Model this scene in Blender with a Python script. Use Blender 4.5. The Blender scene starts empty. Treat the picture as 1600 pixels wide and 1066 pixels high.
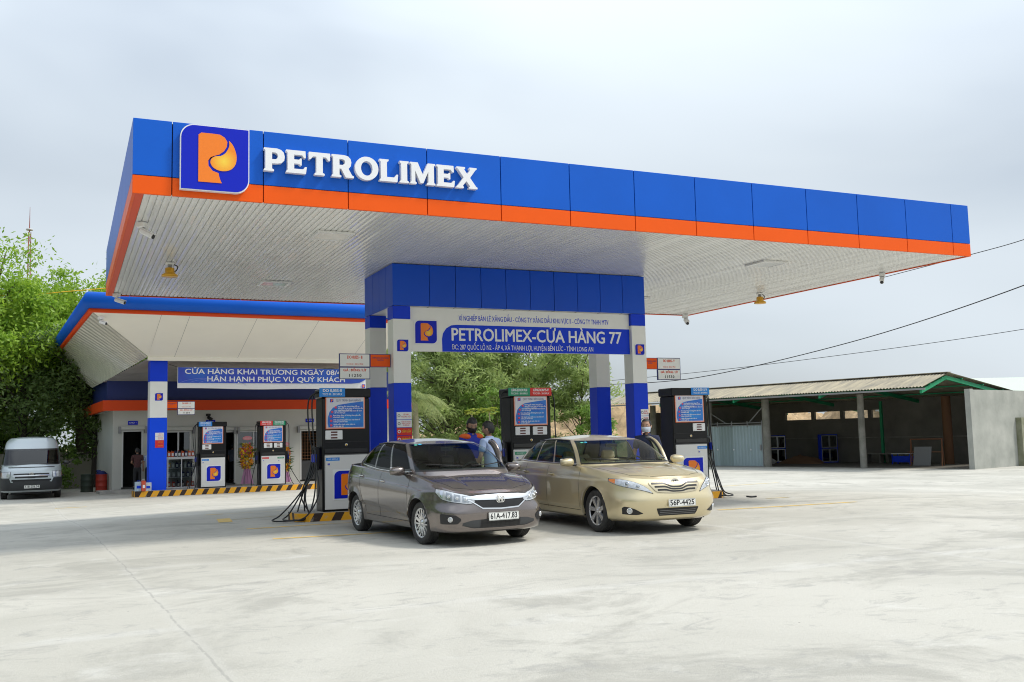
import bpy, bmesh, math, random
from math import sin, cos, pi, radians, sqrt, atan2
from mathutils import Vector, Matrix, noise
from mathutils.bvhtree import BVHTree
random.seed(7)
S = bpy.context.scene
COL = S.collection

# ---------------------------------------------------------------- camera
cam_d = bpy.data.cameras.new("camera")
cam = bpy.data.objects.new("camera", cam_d)
COL.objects.link(cam)
_r = Vector((0.91033624, -0.41318644, -0.02376761))
_u = Vector((-0.01847457, -0.09793965, 0.99502086))
_f = Vector((0.41345692, 0.90536445, 0.09679146))
cam.matrix_world = Matrix(((_r.x, _u.x, -_f.x, 0), (_r.y, _u.y, -_f.y, 0), (_r.z, _u.z, -_f.z, 1.5), (0, 0, 0, 1)))
cam_d.sensor_width = 36.0
cam_d.lens = 36.0 * 1523.88 / 1600.0
cam_d.clip_start = 0.1
cam_d.clip_end = 3000
S.camera = cam

# ---------------------------------------------------------------- sky and sun
SUN_EL, SUN_AZ = radians(52), radians(118)      # azimuth: clockwise from +Y, the side the light comes from
w = bpy.data.worlds.new("World")
S.world = w
w.use_nodes = True
nt = w.node_tree
nt.nodes.clear()
wo = nt.nodes.new("ShaderNodeOutputWorld")
bg = nt.nodes.new("ShaderNodeBackground")
sky = nt.nodes.new("ShaderNodeTexSky")
sky.sky_type = 'NISHITA'
sky.sun_disc = False
sky.sun_elevation = SUN_EL
sky.sun_rotation = SUN_AZ
sky.air_density = 1.0
sky.dust_density = 3.0
sky.ozone_density = 1.5
tc = nt.nodes.new("ShaderNodeTexCoord")
mp = nt.nodes.new("ShaderNodeMapping")
mp.inputs['Scale'].default_value = (1.0, 1.0, 2.6)
n1 = nt.nodes.new("ShaderNodeTexNoise")
n1.inputs['Scale'].default_value = 1.5
n1.inputs['Detail'].default_value = 4
n1.inputs['Roughness'].default_value = 0.42
n1.inputs['Distortion'].default_value = 0.3
cr = nt.nodes.new("ShaderNodeMapRange")
cr.interpolation_type = 'SMOOTHSTEP'
cr.inputs['From Min'].default_value = 0.28
cr.inputs['From Max'].default_value = 0.72
cr.inputs['To Min'].default_value = 0.40
cr.inputs['To Max'].default_value = 0.94
mix = nt.nodes.new("ShaderNodeMix")
mix.data_type = 'RGBA'
nt.links.new(tc.outputs['Generated'], mp.inputs['Vector'])
nt.links.new(mp.outputs[0], n1.inputs['Vector'])
dr = nt.nodes.new("ShaderNodeVectorMath")          # more veil toward the sun's side of the sky
dr.operation = 'DOT_PRODUCT'
dr.inputs[1].default_value = (0.20, -0.09, 0.0)
nt.links.new(tc.outputs['Generated'], dr.inputs[0])
sm = nt.nodes.new("ShaderNodeMath")
sm.operation = 'ADD'
nt.links.new(n1.outputs[0], sm.inputs[0])
nt.links.new(dr.outputs['Value'], sm.inputs[1])
nt.links.new(sm.outputs[0], cr.inputs['Value'])
nt.links.new(cr.outputs[0], mix.inputs[0])
nt.links.new(sky.outputs[0], mix.inputs[6])
mix.inputs[7].default_value = (7.7, 8.5, 9.2, 1)     # thin bright cloud veil
zen = nt.nodes.new("ShaderNodeSeparateXYZ")
nt.links.new(tc.outputs['Generated'], zen.inputs[0])
zr = nt.nodes.new("ShaderNodeMapRange")
zr.inputs['From Min'].default_value = 0.25
zr.inputs['From Max'].default_value = 1.0
zr.inputs['To Min'].default_value = 1.0
zr.inputs['To Max'].default_value = 2.35          # the haze is brightest overhead
nt.links.new(zen.outputs[2], zr.inputs[0])
vm = nt.nodes.new("ShaderNodeVectorMath")
vm.operation = 'SCALE'
nt.links.new(mix.outputs[2], vm.inputs[0])
nt.links.new(zr.outputs[0], vm.inputs['Scale'])
nt.links.new(vm.outputs[0], bg.inputs[0])
bg.inputs[1].default_value = 0.065
nt.links.new(bg.outputs[0], wo.inputs[0])
sd = bpy.data.lights.new("sun", 'SUN')
sd.energy = 1.75
sd.angle = radians(10)
sd.color = (1.0, 0.955, 0.88)
so = bpy.data.objects.new("sun", sd)
COL.objects.link(so)
_sv = Vector((sin(SUN_AZ) * cos(SUN_EL), cos(SUN_AZ) * cos(SUN_EL), sin(SUN_EL)))
so.rotation_euler = _sv.to_track_quat('Z', 'Y').to_euler()
so.location = (0, 0, 30)
S.view_settings.view_transform = 'Standard'
S.view_settings.look = 'None'
S.view_settings.gamma = 1
S.view_settings.exposure = 0.64
S.render.engine = 'CYCLES'
S.cycles.max_bounces = 8
S.cycles.filter_width = 1.05
S.cycles.transparent_max_bounces = 16
S.render.resolution_x = 1024
S.render.resolution_y = 682

# ---------------------------------------------------------------- materials
MATS = {}
def mat(name, col, rough=0.6, metal=0.0, coat=0.0, var=0.0, vscale=3.0, bump=0.0, bscale=40.0, spec=None, vcol=None, stretch=None):
    if name in MATS: return MATS[name]
    m = bpy.data.materials.new(name)
    m.use_nodes = True
    t = m.node_tree
    b = t.nodes['Principled BSDF']
    b.inputs['Base Color'].default_value = (*col, 1)
    b.inputs['Roughness'].default_value = rough
    b.inputs['Metallic'].default_value = metal
    b.inputs['Coat Weight'].default_value = coat
    b.inputs['Coat Roughness'].default_value = 0.04
    if spec is not None: b.inputs['Specular IOR Level'].default_value = spec
    if var or bump:
        co = t.nodes.new('ShaderNodeTexCoord'); out = co.outputs['Object']
        if stretch:
            mpn = t.nodes.new('ShaderNodeMapping'); mpn.inputs['Scale'].default_value = stretch
            t.links.new(out, mpn.inputs[0]); out = mpn.outputs[0]
    if var:
        n = t.nodes.new('ShaderNodeTexNoise'); n.inputs['Scale'].default_value = vscale; n.inputs['Detail'].default_value = 6
        n.inputs['Roughness'].default_value = 0.6
        r = t.nodes.new('ShaderNodeMapRange'); r.inputs['From Min'].default_value = .3; r.inputs['From Max'].default_value = .7
        mx = t.nodes.new('ShaderNodeMix'); mx.data_type = 'RGBA'
        c2 = vcol if vcol else tuple(c * (1 - var) for c in col)
        mx.inputs[6].default_value = (*col, 1); mx.inputs[7].default_value = (*c2, 1)
        t.links.new(out, n.inputs['Vector']); t.links.new(n.outputs[0], r.inputs[0]); t.links.new(r.outputs[0], mx.inputs[0])
        t.links.new(mx.outputs[2], b.inputs['Base Color'])
    if bump:
        n2 = t.nodes.new('ShaderNodeTexNoise'); n2.inputs['Scale'].default_value = bscale; n2.inputs['Detail'].default_value = 4
        bp = t.nodes.new('ShaderNodeBump'); bp.inputs['Strength'].default_value = bump; bp.inputs['Distance'].default_value = 0.01
        t.links.new(out, n2.inputs['Vector']); t.links.new(n2.outputs[0], bp.inputs['Height']); t.links.new(bp.outputs[0], b.inputs['Normal'])
    MATS[name] = m
    return m

def glass_mat(name, tint, refl=0.08, rough=0.0, fs=1.0):
    if name in MATS: return MATS[name]
    m = bpy.data.materials.new(name); m.use_nodes = True; t = m.node_tree; t.nodes.clear()
    o = t.nodes.new('ShaderNodeOutputMaterial'); tr = t.nodes.new('ShaderNodeBsdfTransparent'); tr.inputs[0].default_value = (*tint, 1)
    g = t.nodes.new('ShaderNodeBsdfGlossy'); g.inputs['Roughness'].default_value = rough; g.inputs[0].default_value = (1, 1, 1, 1)
    fr = t.nodes.new('ShaderNodeFresnel'); fr.inputs[0].default_value = 1.52
    ad = t.nodes.new('ShaderNodeMath'); ad.operation = 'ADD'; ad.inputs[1].default_value = refl - 0.04; ad.use_clamp = True
    mx = t.nodes.new('ShaderNodeMixShader')
    ml = t.nodes.new('ShaderNodeMath'); ml.operation = 'MULTIPLY'; ml.inputs[1].default_value = fs; t.links.new(fr.outputs[0], ml.inputs[0]); t.links.new(ml.outputs[0], ad.inputs[0]); t.links.new(ad.outputs[0], mx.inputs[0]); t.links.new(tr.outputs[0], mx.inputs[1]); t.links.new(g.outputs[0], mx.inputs[2])
    t.links.new(mx.outputs[0], o.inputs[0])
    MATS[name] = m
    return m

BLUE = mat('blue_panel', (0.004, 0.105, 0.56), 0.38, spec=.22, var=0.10, vscale=.7)
BLUE2 = mat('blue_paint', (0.002, 0.045, 0.66), 0.42, spec=.25, var=0.10, vscale=1.5)
BLUE_BOX = mat('deep_blue_panel', (0.002, 0.075, 0.58), 0.32, spec=.3, var=0.10, vscale=.8)
NAVY = mat('navy_panel', (0.006, 0.018, 0.13), 0.5)
ORANGE = mat('orange_panel', (0.86, 0.105, 0.004), 0.4, spec=.2, var=0.08, vscale=.8)
ORANGE2 = mat('orange_red_panel', (0.70, 0.065, 0.008), 0.45, spec=.25)
SEAM = mat('dark_joint', (0.012, 0.013, 0.016), 0.8)
WHITEP = mat('white_panel', (0.82, 0.82, 0.79), 0.4, var=0.05, vscale=2)
WHITE = mat('white_paint', (0.78, 0.78, 0.78), 0.4)
LETTER = mat('white_letter', (0.80, 0.80, 0.82), 0.35)
BLACK = mat('black_plastic', (0.012, 0.012, 0.013), 0.35, coat=.2)
BLACKM = mat('black_matte', (0.016, 0.016, 0.017), 0.75)
RUBBER = mat('black_rubber', (0.018, 0.018, 0.019), 0.7, var=.4, vscale=6, vcol=(.05, .048, .045))
CHROME = mat('chrome', (0.82, 0.82, 0.82), 0.08, metal=1)
STEEL = mat('grey_steel', (0.30, 0.31, 0.32), 0.45, metal=.6)
REDS = mat('red_sign', (0.66, 0.02, 0.015), 0.45)
GREENS = mat('green_sign', (0.01, 0.27, 0.13), 0.45)
SKYB = mat('light_blue_sign', (0.01, 0.22, 0.66), 0.45)
YELLOW = mat('yellow_paint', (0.75, 0.42, 0.01), 0.5)
LOGOB = mat('emblem_blue', (0.006, 0.018, 0.48), 0.35, spec=.2)
LOGOO = mat('emblem_orange', (0.86, 0.20, 0.006), 0.35)
GREY = mat('grey_plastic', (0.25, 0.25, 0.25), 0.5)

# ---------------------------------------------------------------- object helpers
def tag(o, label=None, cat=None, group=None, kind=None):
    if label: o['label'] = label
    if cat: o['category'] = cat
    if group: o['group'] = group
    if kind: o['kind'] = kind
    return o

def empty(name, loc=(0, 0, 0), rz=0.0, label=None, cat=None, group=None, parent=None):
    o = bpy.data.objects.new(name, None); COL.objects.link(o)
    o.empty_display_size = .2
    o.location = loc; o.rotation_euler = (0, 0, rz)
    if parent: o.parent = parent
    return tag(o, label, cat, group)

def copy_tree(o, parent=None):
    c = o.copy(); COL.objects.link(c)
    if parent is not None: c.parent = parent
    for ch in o.children: copy_tree(ch, c)
    return c

class MB:
    """collects shapes into one mesh"""
    def __init__(s): s.v = []; s.f = []; s.m = []; s.mats = []; s.sm = []
    def mi(s, m):
        if m not in s.mats: s.mats.append(m)
        return s.mats.index(m)
    def add(s, vs, fs, m, smooth=False):
        o = len(s.v); k = s.mi(m)
        s.v += [tuple(p) for p in vs]
        for f in fs: s.f.append([o + i for i in f]); s.m.append(k); s.sm.append(smooth)
    def box(s, c, d, m, rz=0.0, M=None, bev=0.0):
        hx, hy, hz = d[0] / 2, d[1] / 2, d[2] / 2
        if bev > 0:
            pts = []
            b = min(bev, hx * .9, hy * .9, hz * .9)
            for z, i in ((-hz, b), (-hz + b, 0), (hz - b, 0), (hz, b)):
                x, y = hx - i, hy - i
                e = b * .6 if i == 0 else 0
                pts += [(-x + e, -y, z), (x - e, -y, z), (x, -y + e, z), (x, y - e, z), (x - e, y, z), (-x + e, y, z), (-x, y - e, z), (-x, -y + e, z)]
            fs = [[7, 6, 5, 4, 3, 2, 1, 0], [24 + i for i in range(8)]]
            for r in range(3):
                for i in range(8):
                    j = (i + 1) % 8; fs.append([r * 8 + i, r * 8 + j, r * 8 + 8 + j, r * 8 + 8 + i])
        else:
            pts = [(x, y, z) for z in (-hz, hz) for x, y in ((-hx, -hy), (hx, -hy), (hx, hy), (-hx, hy))]
            fs = [[3, 2, 1, 0], [4, 5, 6, 7], [0, 1, 5, 4], [1, 2, 6, 5], [2, 3, 7, 6], [3, 0, 4, 7]]
        R = M if M else Matrix.Rotation(rz, 3, 'Z')
        s.add([R @ Vector(p) + Vector(c) for p in pts], fs, m)
    def bx(s, x0, x1, y0, y1, z0, z1, m, bev=0.0):
        s.box(((x0 + x1) / 2, (y0 + y1) / 2, (z0 + z1) / 2), (x1 - x0, y1 - y0, z1 - z0), m, bev=bev)
    def tube(s, pts, r, m, n=8, caps=True, smooth=True):
        P = [Vector(p) for p in pts]
        rs = r if isinstance(r, (list, tuple)) else [r] * len(P)
        vs = []; up = None
        for i, p in enumerate(P):
            d = (P[min(i + 1, len(P) - 1)] - P[max(i - 1, 0)])
            if d.length < 1e-9: d = Vector((0, 0, 1))
            d.normalize()
            if up is None:
                up = Vector((0, 0, 1)) if abs(d.z) < .9 else Vector((1, 0, 0))
            a = d.cross(up)
            if a.length < 1e-6: a = d.orthogonal()
            a.normalize(); b = a.cross(d).normalized(); up = b
            for k in range(n):
                t = 2 * pi * k / n
                vs.append(p + (a * cos(t) + b * sin(t)) * rs[i])
        fs = []
        for i in range(len(P) - 1):
            for k in range(n):
                j = (k + 1) % n; fs.append([i * n + k, i * n + j, (i + 1) * n + j, (i + 1) * n + k])
        s.add(vs, fs, m, smooth)
        if caps:
            s.add(vs[:n], [list(range(n))], m); s.add(vs[-n:], [list(range(n))[::-1]], m)
    def lathe(s, prof, m, n=24, M=None, smooth=True):
        """prof: (radius, height) pairs, around local Z"""
        M = M or Matrix.Identity(4); vs = []
        for r, z in prof:
            for k in range(n):
                t = 2 * pi * k / n; vs.append(M @ Vector((r * cos(t), r * sin(t), z)))
        fs = []
        for i in range(len(prof) - 1):
            for k in range(n):
                j = (k + 1) % n; fs.append([i * n + k, i * n + j, (i + 1) * n + j, (i + 1) * n + k])
        s.add(vs, fs, m, smooth)
    def prism(s, poly, h, m, M=None, z0=0.0, cap_both=True):
        """2D outline extruded z0..z0+h in local Z"""
        M = M or Matrix.Identity(4); n = len(poly)
        vs = [M @ Vector((x, y, z0)) for x, y in poly] + [M @ Vector((x, y, z0 + h)) for x, y in poly]
        fs = [[n + i for i in range(n)]]
        if cap_both: fs.append(list(range(n))[::-1])
        for i in range(n):
            j = (i + 1) % n; fs.append([i, j, n + j, n + i])
        s.add(vs, fs, m)
    def quad(s, a, b, c, d, m): s.add([a, b, c, d], [[0, 1, 2, 3]], m)
    def grid(s, rows, m, smooth=True):
        nc = len(rows[0]); vs = [p for r in rows for p in r]; fs = []
        for i in range(len(rows) - 1):
            for k in range(nc - 1): fs.append([i * nc + k, i * nc + k + 1, (i + 1) * nc + k + 1, (i + 1) * nc + k])
        s.add(vs, fs, m, smooth)
    def blob(s, c, r, m, n=12, k=8, jit=0.0, seed=0):
        vs = []; fs = []
        rx, ry, rz = r if isinstance(r, (tuple, list)) else (r, r, r)
        for i in range(k + 1):
            t = pi * i / k
            for j in range(n):
                a = 2 * pi * j / n; d = Vector((sin(t) * cos(a), sin(t) * sin(a), cos(t)))
                q = 1 + (jit * noise.noise(d * 1.7 + Vector((seed, seed * 1.3, 0))) if jit else 0)
                vs.append((c[0] + d.x * rx * q, c[1] + d.y * ry * q, c[2] + d.z * rz * q))
        for i in range(k):
            for j in range(n):
                l = (j + 1) % n; fs.append([i * n + j, (i + 1) * n + j, (i + 1) * n + l, i * n + l])
        s.add(vs, fs, m, True)
    def build(s, name, parent=None, loc=None, rz=None, rot=None, label=None, cat=None, group=None, kind=None, auto=0.0):
        me = bpy.data.meshes.new(name)
        me.from_pydata(s.v, [], s.f)
        for m in s.mats: me.materials.append(m)
        me.polygons.foreach_set('material_index', s.m)
        me.polygons.foreach_set('use_smooth', s.sm)
        me.update()
        o = bpy.data.objects.new(name, me); COL.objects.link(o)
        if parent: o.parent = parent
        if loc is not None: o.location = loc
        if rz is not None: o.rotation_euler = (0, 0, rz)
        if rot is not None: o.rotation_euler = rot
        return tag(o, label, cat, group, kind)

def text_geo(mb, txt, size, m, M, ext=0.003, bold=0.0, align='CENTER', xs=1.0, space=1.0, width=None, lead=1.0):
    """adds extruded writing (built-in font) to a mesh; M puts local XY on the surface"""
    if '\n' in txt:
        L_ = txt.split('\n'); n_ = max(len(q) for q in L_)
        for i, q in enumerate(L_):
            text_geo(mb, q, size, m, M @ Matrix.Translation((0, ((len(L_) - 1) / 2 - i) * size * lead, 0)), ext, bold, align, xs, space, width * (len(q) / n_) ** .9 if width else None)
        return
    cu = bpy.data.curves.new('txt', 'FONT'); cu.body = txt; cu.size = size; cu.extrude = ext
    cu.align_x = align; cu.align_y = 'CENTER'; cu.space_character = space; cu.space_line = lead; cu.resolution_u = 3
    ob = bpy.data.objects.new('txt', cu); COL.objects.link(ob)
    horns = []
    if any(c in txt for c in 'ƠỢơ') and '\n' not in txt:     # O with a horn is drawn by hand
        def meas(q, al):
            cu.body = q; cu.align_x = al; g_ = bpy.context.evaluated_depsgraph_get(); m_ = bpy.data.meshes.new_from_object(ob.evaluated_get(g_))
            xx = [v.co.x for v in m_.vertices]; bpy.data.meshes.remove(m_); return (min(xx), max(xx)) if xx else (0, 0)
        sw = txt.replace('Ơ', 'O').replace('Ợ', 'Ọ').replace('ơ', 'o'); lft = meas(sw, align)[0] - meas(sw, 'LEFT')[0]
        for i, c in enumerate(txt):
            if c in 'ƠỢơ': horns.append((lft + meas(sw[:i + 1], 'LEFT')[1], .36 if c != 'ơ' else .16))
        cu.body = sw; cu.align_x = align
    dg = bpy.context.evaluated_depsgraph_get()
    me = bpy.data.meshes.new_from_object(ob.evaluated_get(dg))
    vs = [v.co.copy() for v in me.vertices]
    if width and vs:
        ww = max(v.x for v in vs) - min(v.x for v in vs)
        xs = width / ww
    fs = [list(p.vertices) for p in me.polygons]
    for k, (dx, dy) in enumerate(((0, 0),) if not bold else ((-bold, bold * .5), (0, -bold * .5), (bold, bold * .5), (0, bold))):   # heavier strokes
        mb.add([M @ Vector((v.x * xs + dx, v.y + dy, v.z + k * .0003)) for v in vs], fs, m)
    for hx, hy_ in horns:
        y1 = hy_ * size; w_ = .075 * size; a = hx * xs
        mb.add([M @ Vector(p) for p in ((a - w_ * 1.6, y1 - w_ * 2.2, ext), (a + w_ * .2, y1 - w_ * 1.5, ext), (a + w_ * .9, y1 + w_ * .6, ext), (a - w_ * .3, y1 + w_ * .6, ext), (a - w_ * .5, y1 - w_ * .6, ext), (a - w_ * 1.9, y1 - w_ * 1.2, ext))], [[0, 1, 2, 3, 4, 5]], m)
    bpy.data.objects.remove(ob); bpy.data.curves.remove(cu); bpy.data.meshes.remove(me)

def face_M(x, y, z, rz=0.0):
    """surface facing -Y (rotated rz about Z): local X right, local Y up, local Z outward"""
    return Matrix.Translation((x, y, z)) @ Matrix.Rotation(rz, 4, 'Z') @ Matrix.Rotation(pi / 2, 4, 'X')

def SM(t):
    t = min(1, max(0, t)); return t * t * (3 - 2 * t)
def gz(x, y):
    rr = math.hypot(x - 8, y - 12)
    return -.41 * SM((rr - 8) / 13) - .29 * SM((x - 18) / 16)

def lin(xs, ys):
    def f(x):
        if x <= xs[0]: return ys[0]
        if x >= xs[-1]: return ys[-1]
        i = 0
        while x > xs[i + 1]: i += 1
        return ys[i] + (ys[i + 1] - ys[i]) * (x - xs[i]) / (xs[i + 1] - xs[i])
    return f
def pchip(xs, ys):
    n = len(xs); h = [xs[i + 1] - xs[i] for i in range(n - 1)]; d = [(ys[i + 1] - ys[i]) / h[i] for i in range(n - 1)]
    mm = [0.0] * n
    if n == 2: mm = [d[0], d[0]]
    else:
        for i in range(1, n - 1):
            if d[i - 1] * d[i] > 0:
                w1 = 2 * h[i] + h[i - 1]; w2 = h[i] + 2 * h[i - 1]; mm[i] = (w1 + w2) / (w1 / d[i - 1] + w2 / d[i])
        mm[0] = d[0]; mm[-1] = d[-1]
    def f(x):
        if x <= xs[0]: return ys[0]
        if x >= xs[-1]: return ys[-1]
        i = 0
        while x > xs[i + 1]: i += 1
        t = (x - xs[i]) / h[i]; t2 = t * t; t3 = t2 * t
        return ys[i] * (2 * t3 - 3 * t2 + 1) + h[i] * mm[i] * (t3 - 2 * t2 + t) + ys[i + 1] * (3 * t2 - 2 * t3) + h[i] * mm[i + 1] * (t3 - t2)
    return f

# ================================================================ THE SETTING
def ground_mat():
    m = bpy.data.materials.new('concrete_slab'); m.use_nodes = True; t = m.node_tree; b = t.nodes['Principled BSDF']
    L = t.links.new; N = t.nodes.new
    co = N('ShaderNodeTexCoord')
    def noi(scale, detail, sc, rough=.6, dist=0.0):
        mpn = N('ShaderNodeMapping'); mpn.inputs['Scale'].default_value = sc; L(co.outputs['Object'], mpn.inputs[0])
        n = N('ShaderNodeTexNoise'); n.inputs['Scale'].default_value = scale; n.inputs['Detail'].default_value = detail
        n.inputs['Roughness'].default_value = rough; n.inputs['Distortion'].default_value = dist; L(mpn.outputs[0], n.inputs['Vector']); return n.outputs[0]
    def rng(v, a, c, o0=0.0, o1=1.0):
        r = N('ShaderNodeMapRange'); r.interpolation_type = 'SMOOTHSTEP'
        r.inputs['From Min'].default_value = a; r.inputs['From Max'].default_value = c; r.inputs['To Min'].default_value = o0; r.inputs['To Max'].default_value = o1
        L(v, r.inputs[0]); return r.outputs[0]
    def mixc(fac, a, c):
        x = N('ShaderNodeMix'); x.data_type = 'RGBA'
        L(fac, x.inputs[0])
        if isinstance(a, tuple): x.inputs[6].default_value = (*a, 1)
        else: L(a, x.inputs[6])
        if isinstance(c, tuple): x.inputs[7].default_value = (*c, 1)
        else: L(c, x.inputs[7])
        return x.outputs[2]
    def math_(op, a, c=None, clamp=False):
        x = N('ShaderNodeMath'); x.operation = op; x.use_clamp = clamp
        for i, q in enumerate((a, c)):
            if q is None: continue
            if isinstance(q, (int, float)): x.inputs[i].default_value = q
            else: L(q, x.inputs[i])
        return x.outputs[0]
    base = mixc(rng(noi(.22, 7, (.8, 1.0, 1), .62, .5), .36, .64), (.530, .508, .445), (.440, .422, .365))
    base = mixc(rng(noi(.55, 9, (.75, 1.1, 1), .70, 1.0), .49, .64, 0, .8), base, (.36, .345, .30))
    base = mixc(rng(noi(2.3, 8, (.7, 1.1, 1), .75, .8), .53, .66, 0, .6), base, (.33, .32, .29))     # trowelled dark streaks
    base = mixc(rng(noi(1.1, 7, (.8, 1.0, 1), .7, .6), .55, .72, 0, .38), base, (.66, .645, .60))       # pale dusty film
    base = mixc(rng(noi(14, 6, (1, 1, 1), .7), .55, .8, 0, .35), base, (.35, .34, .31))
    base = mixc(rng(noi(60, 5, (1, 1, 1), .85), .56, .74, 0, .45), base, (.28, .27, .25))              # aggregate grain
    sep = N('ShaderNodeSeparateXYZ'); L(co.outputs['Object'], sep.inputs[0])
    # faint canopy shadow tinted into the slab colour across the forecourt's left
    wob = math_('MULTIPLY', math_('SUBTRACT', noi(.8, 4, (1, 1, 1)), .5), 3.2)
    yy = math_('ADD', sep.outputs[1], wob)
    a = rng(yy, 14.6, 16.6); c = rng(yy, 24.5, 27.5, 1, 0); d = rng(math_('ADD', sep.outputs[0], wob), 3.5, 7.5, 1, 0)
    canopy_shade = math_('MULTIPLY', math_('MULTIPLY', a, c), d)
    base = mixc(math_('MULTIPLY', canopy_shade, .10), base, (.315, .33, .335))
    # sawn joints and a crack
    jw = math_('MULTIPLY', math_('SUBTRACT', noi(1.3, 5, (1, 1, 1), .6), .5), .10)
    def line(coord, pos, wdt):
        v = math_('ABSOLUTE', math_('SUBTRACT', math_('ADD', coord, jw), pos)); return rng(v, wdt * .3, wdt, 1, 0)
    xc = math_('ADD', sep.outputs[0], math_('MULTIPLY', sep.outputs[1], .045))
    cr_ = math_('MULTIPLY', line(xc, 1.27, .016), rng(noi(5, 3, (1, 1, 1)), .38, .5))
    base = mixc(math_('MULTIPLY', cr_, .5), base, (.26, .25, .22))
    base = mixc(math_('MULTIPLY', line(xc, 1.27, .10), .07), base, (.70, .69, .66))
    for p_, k in ((8.55, .16), (12.9, .14), (3.4, .1), (17.2, .06)):
        base = mixc(math_('MULTIPLY', math_('MULTIPLY', line(sep.outputs[1], p_, .16), k), rng(noi(.9, 4, (1, 1, 1)), .35, .62)), base, (.72, .71, .69))
        base = mixc(math_('MULTIPLY', math_('MULTIPLY', line(sep.outputs[1], p_ + .03, .022), .35), rng(noi(2.2, 3, (1, 1, 1)), .5, .6)), base, (.22, .21, .19))
    for p_ in (9.4, 17.5, 25.6):
        base = mixc(math_('MULTIPLY', line(sep.outputs[0], p_, .10), .12), base, (.70, .69, .67))
    # specks of grit
    vor = N('ShaderNodeTexVoronoi'); vor.inputs['Scale'].default_value = 1.6; L(co.outputs['Object'], vor.inputs['Vector'])
    spk = math_('LESS_THAN', vor.outputs['Distance'], .016)
    base = mixc(math_('MULTIPLY', spk, .7), base, (.12, .115, .10))
    L(base, b.inputs['Base Color'])
    b.inputs['Roughness'].default_value = .82
    b.inputs['Specular IOR Level'].default_value = .3
    bp = N('ShaderNodeBump'); bp.inputs['Strength'].default_value = .6; bp.inputs['Distance'].default_value = .02
    L(noi(22, 8, (1, 1, 1), .8), bp.inputs['Height']); L(bp.outputs[0], b.inputs['Normal'])
    return m
CONC = ground_mat()
DIRT = mat('dry_soil', (.30, .215, .12), .95, var=.6, vscale=.25, vcol=(.13, .15, .055), bump=.6, bscale=3)

def sheet(name, xs, ys, m, dz=0.0, edge=None):
    g = MB(); rows = []
    for y in ys: rows.append([(x, y, gz(x, y) + dz + (edge(x, y) if edge else 0)) for x in xs])
    g.grid(rows, m); return g.build(name, kind='structure')
def frange(a, b, n): return [a + (b - a) * i / n for i in range(n + 1)]
gxs = [-900, -400, -150, -60] + frange(-30, 60, 60) + [110, 250, 500, 900]
gys = [-300, -80] + frange(-10, 75, 60) + [120, 250, 600, 1500]
def lowfield(x, y):   # the field lies a little below the slab
    return -.05
sheet('ground', gxs, gys, DIRT, 0, lowfield)
sheet('forecourt_slab', frange(-26, 54, 80), frange(-12, 50.6, 62), CONC, 0)

# painted lane marks on the slab
PAINTY = mat('worn_yellow_paint', (.74, .46, .05), .7, var=.5, vscale=7, vcol=(.62, .50, .24))
PAINTF = mat('faded_yellow_paint', (.62, .48, .20), .8, var=.5, vscale=4, vcol=(.53, .50, .40))
def mark(x0, y0, x1, y1, wd, m, dz=.004):
    g = MB(); d = Vector((x1 - x0, y1 - y0, 0)); L = d.length; d.normalize(); nn = Vector((-d.y, d.x, 0)); rows = []
    k = max(2, int(L / .5))
    for i in range(k + 1):
        p = Vector((x0, y0, 0)) + d * L * i / k
        rows.append([(q.x, q.y, gz(q.x, q.y) + dz) for q in (p - nn * wd / 2, p + nn * wd / 2)])
    g.grid(rows, m); g.build('road_marking', kind='structure')
for a in ((2.93, 15.5, 4.3, 15.36, .12, PAINTY), (2.86, 17.54, 4.3, 17.6, .13, PAINTY), (2.9, 20.6, 2.78, 19.4, .26, PAINTY), (2.83, 22.9, 3.2, 22.75, .18, PAINTY),
          (3.25, 22.7, 6.5, 22.2, .08, PAINTF), (4.31, 15.36, 6.9, 15.3, .10, PAINTY), (4.31, 17.6, 7.5, 17.75, .09, PAINTF),
          (2.93, 20.0, 5.2, 20.7, .07, PAINTF), (11.3, 15.5, 14.6, 15.35, .13, PAINTY), (14.0, 17.4, 14.6, 17.4, .14, PAINTF),
          (20.5, 28.2, 24.8, 30.1, .22, PAINTF), (-.3, 33.8, .6, 33.9, .12, PAINTY)):
    mark(*a)

# hills of dug earth behind
HILL = mat('dug_earth', (.50, .35, .19), .95, var=.5, vscale=1.6, vcol=(.22, .16, .09), bump=1.0, bscale=3.5)
def hill(name, cx, cy, rx, ry, h, seed, rot=0):
    g = MB(); rows = []; n = 90
    for j in range(n + 1):
        row = []
        for i in range(n + 1):
            u = (i / n - .5) * 2; v = (j / n - .5) * 2
            d = max(0, 1 - (u * u + v * v))
            q = Vector((u * rx, v * ry, 0)); q.rotate(Matrix.Rotation(rot, 3, 'Z'))
            P = Vector((cx + q.x, cy + q.y, 0))
            f = .72 + .5 * noise.noise(P * .13 + Vector((seed, 0, 0))) + .22 * noise.noise(P * .45) + .16 * noise.noise(P * 1.1) + .10 * noise.noise(P * 2.3)
            row.append((P.x, P.y, -1 + (h + 1) * (min(1, d * 1.7) ** .8) * f))
        rows.append(row)
    g.grid(rows, HILL, True); return g.build(name, kind='structure')
hill('hill', 58, 92, 34, 15, 4.8, 3, .1)
hill('hill', 88, 66, 16, 34, 4.6, 9, .35)
hill('hill', 37.5, 78, 15, 7, 3.0, 5, .5)

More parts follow.
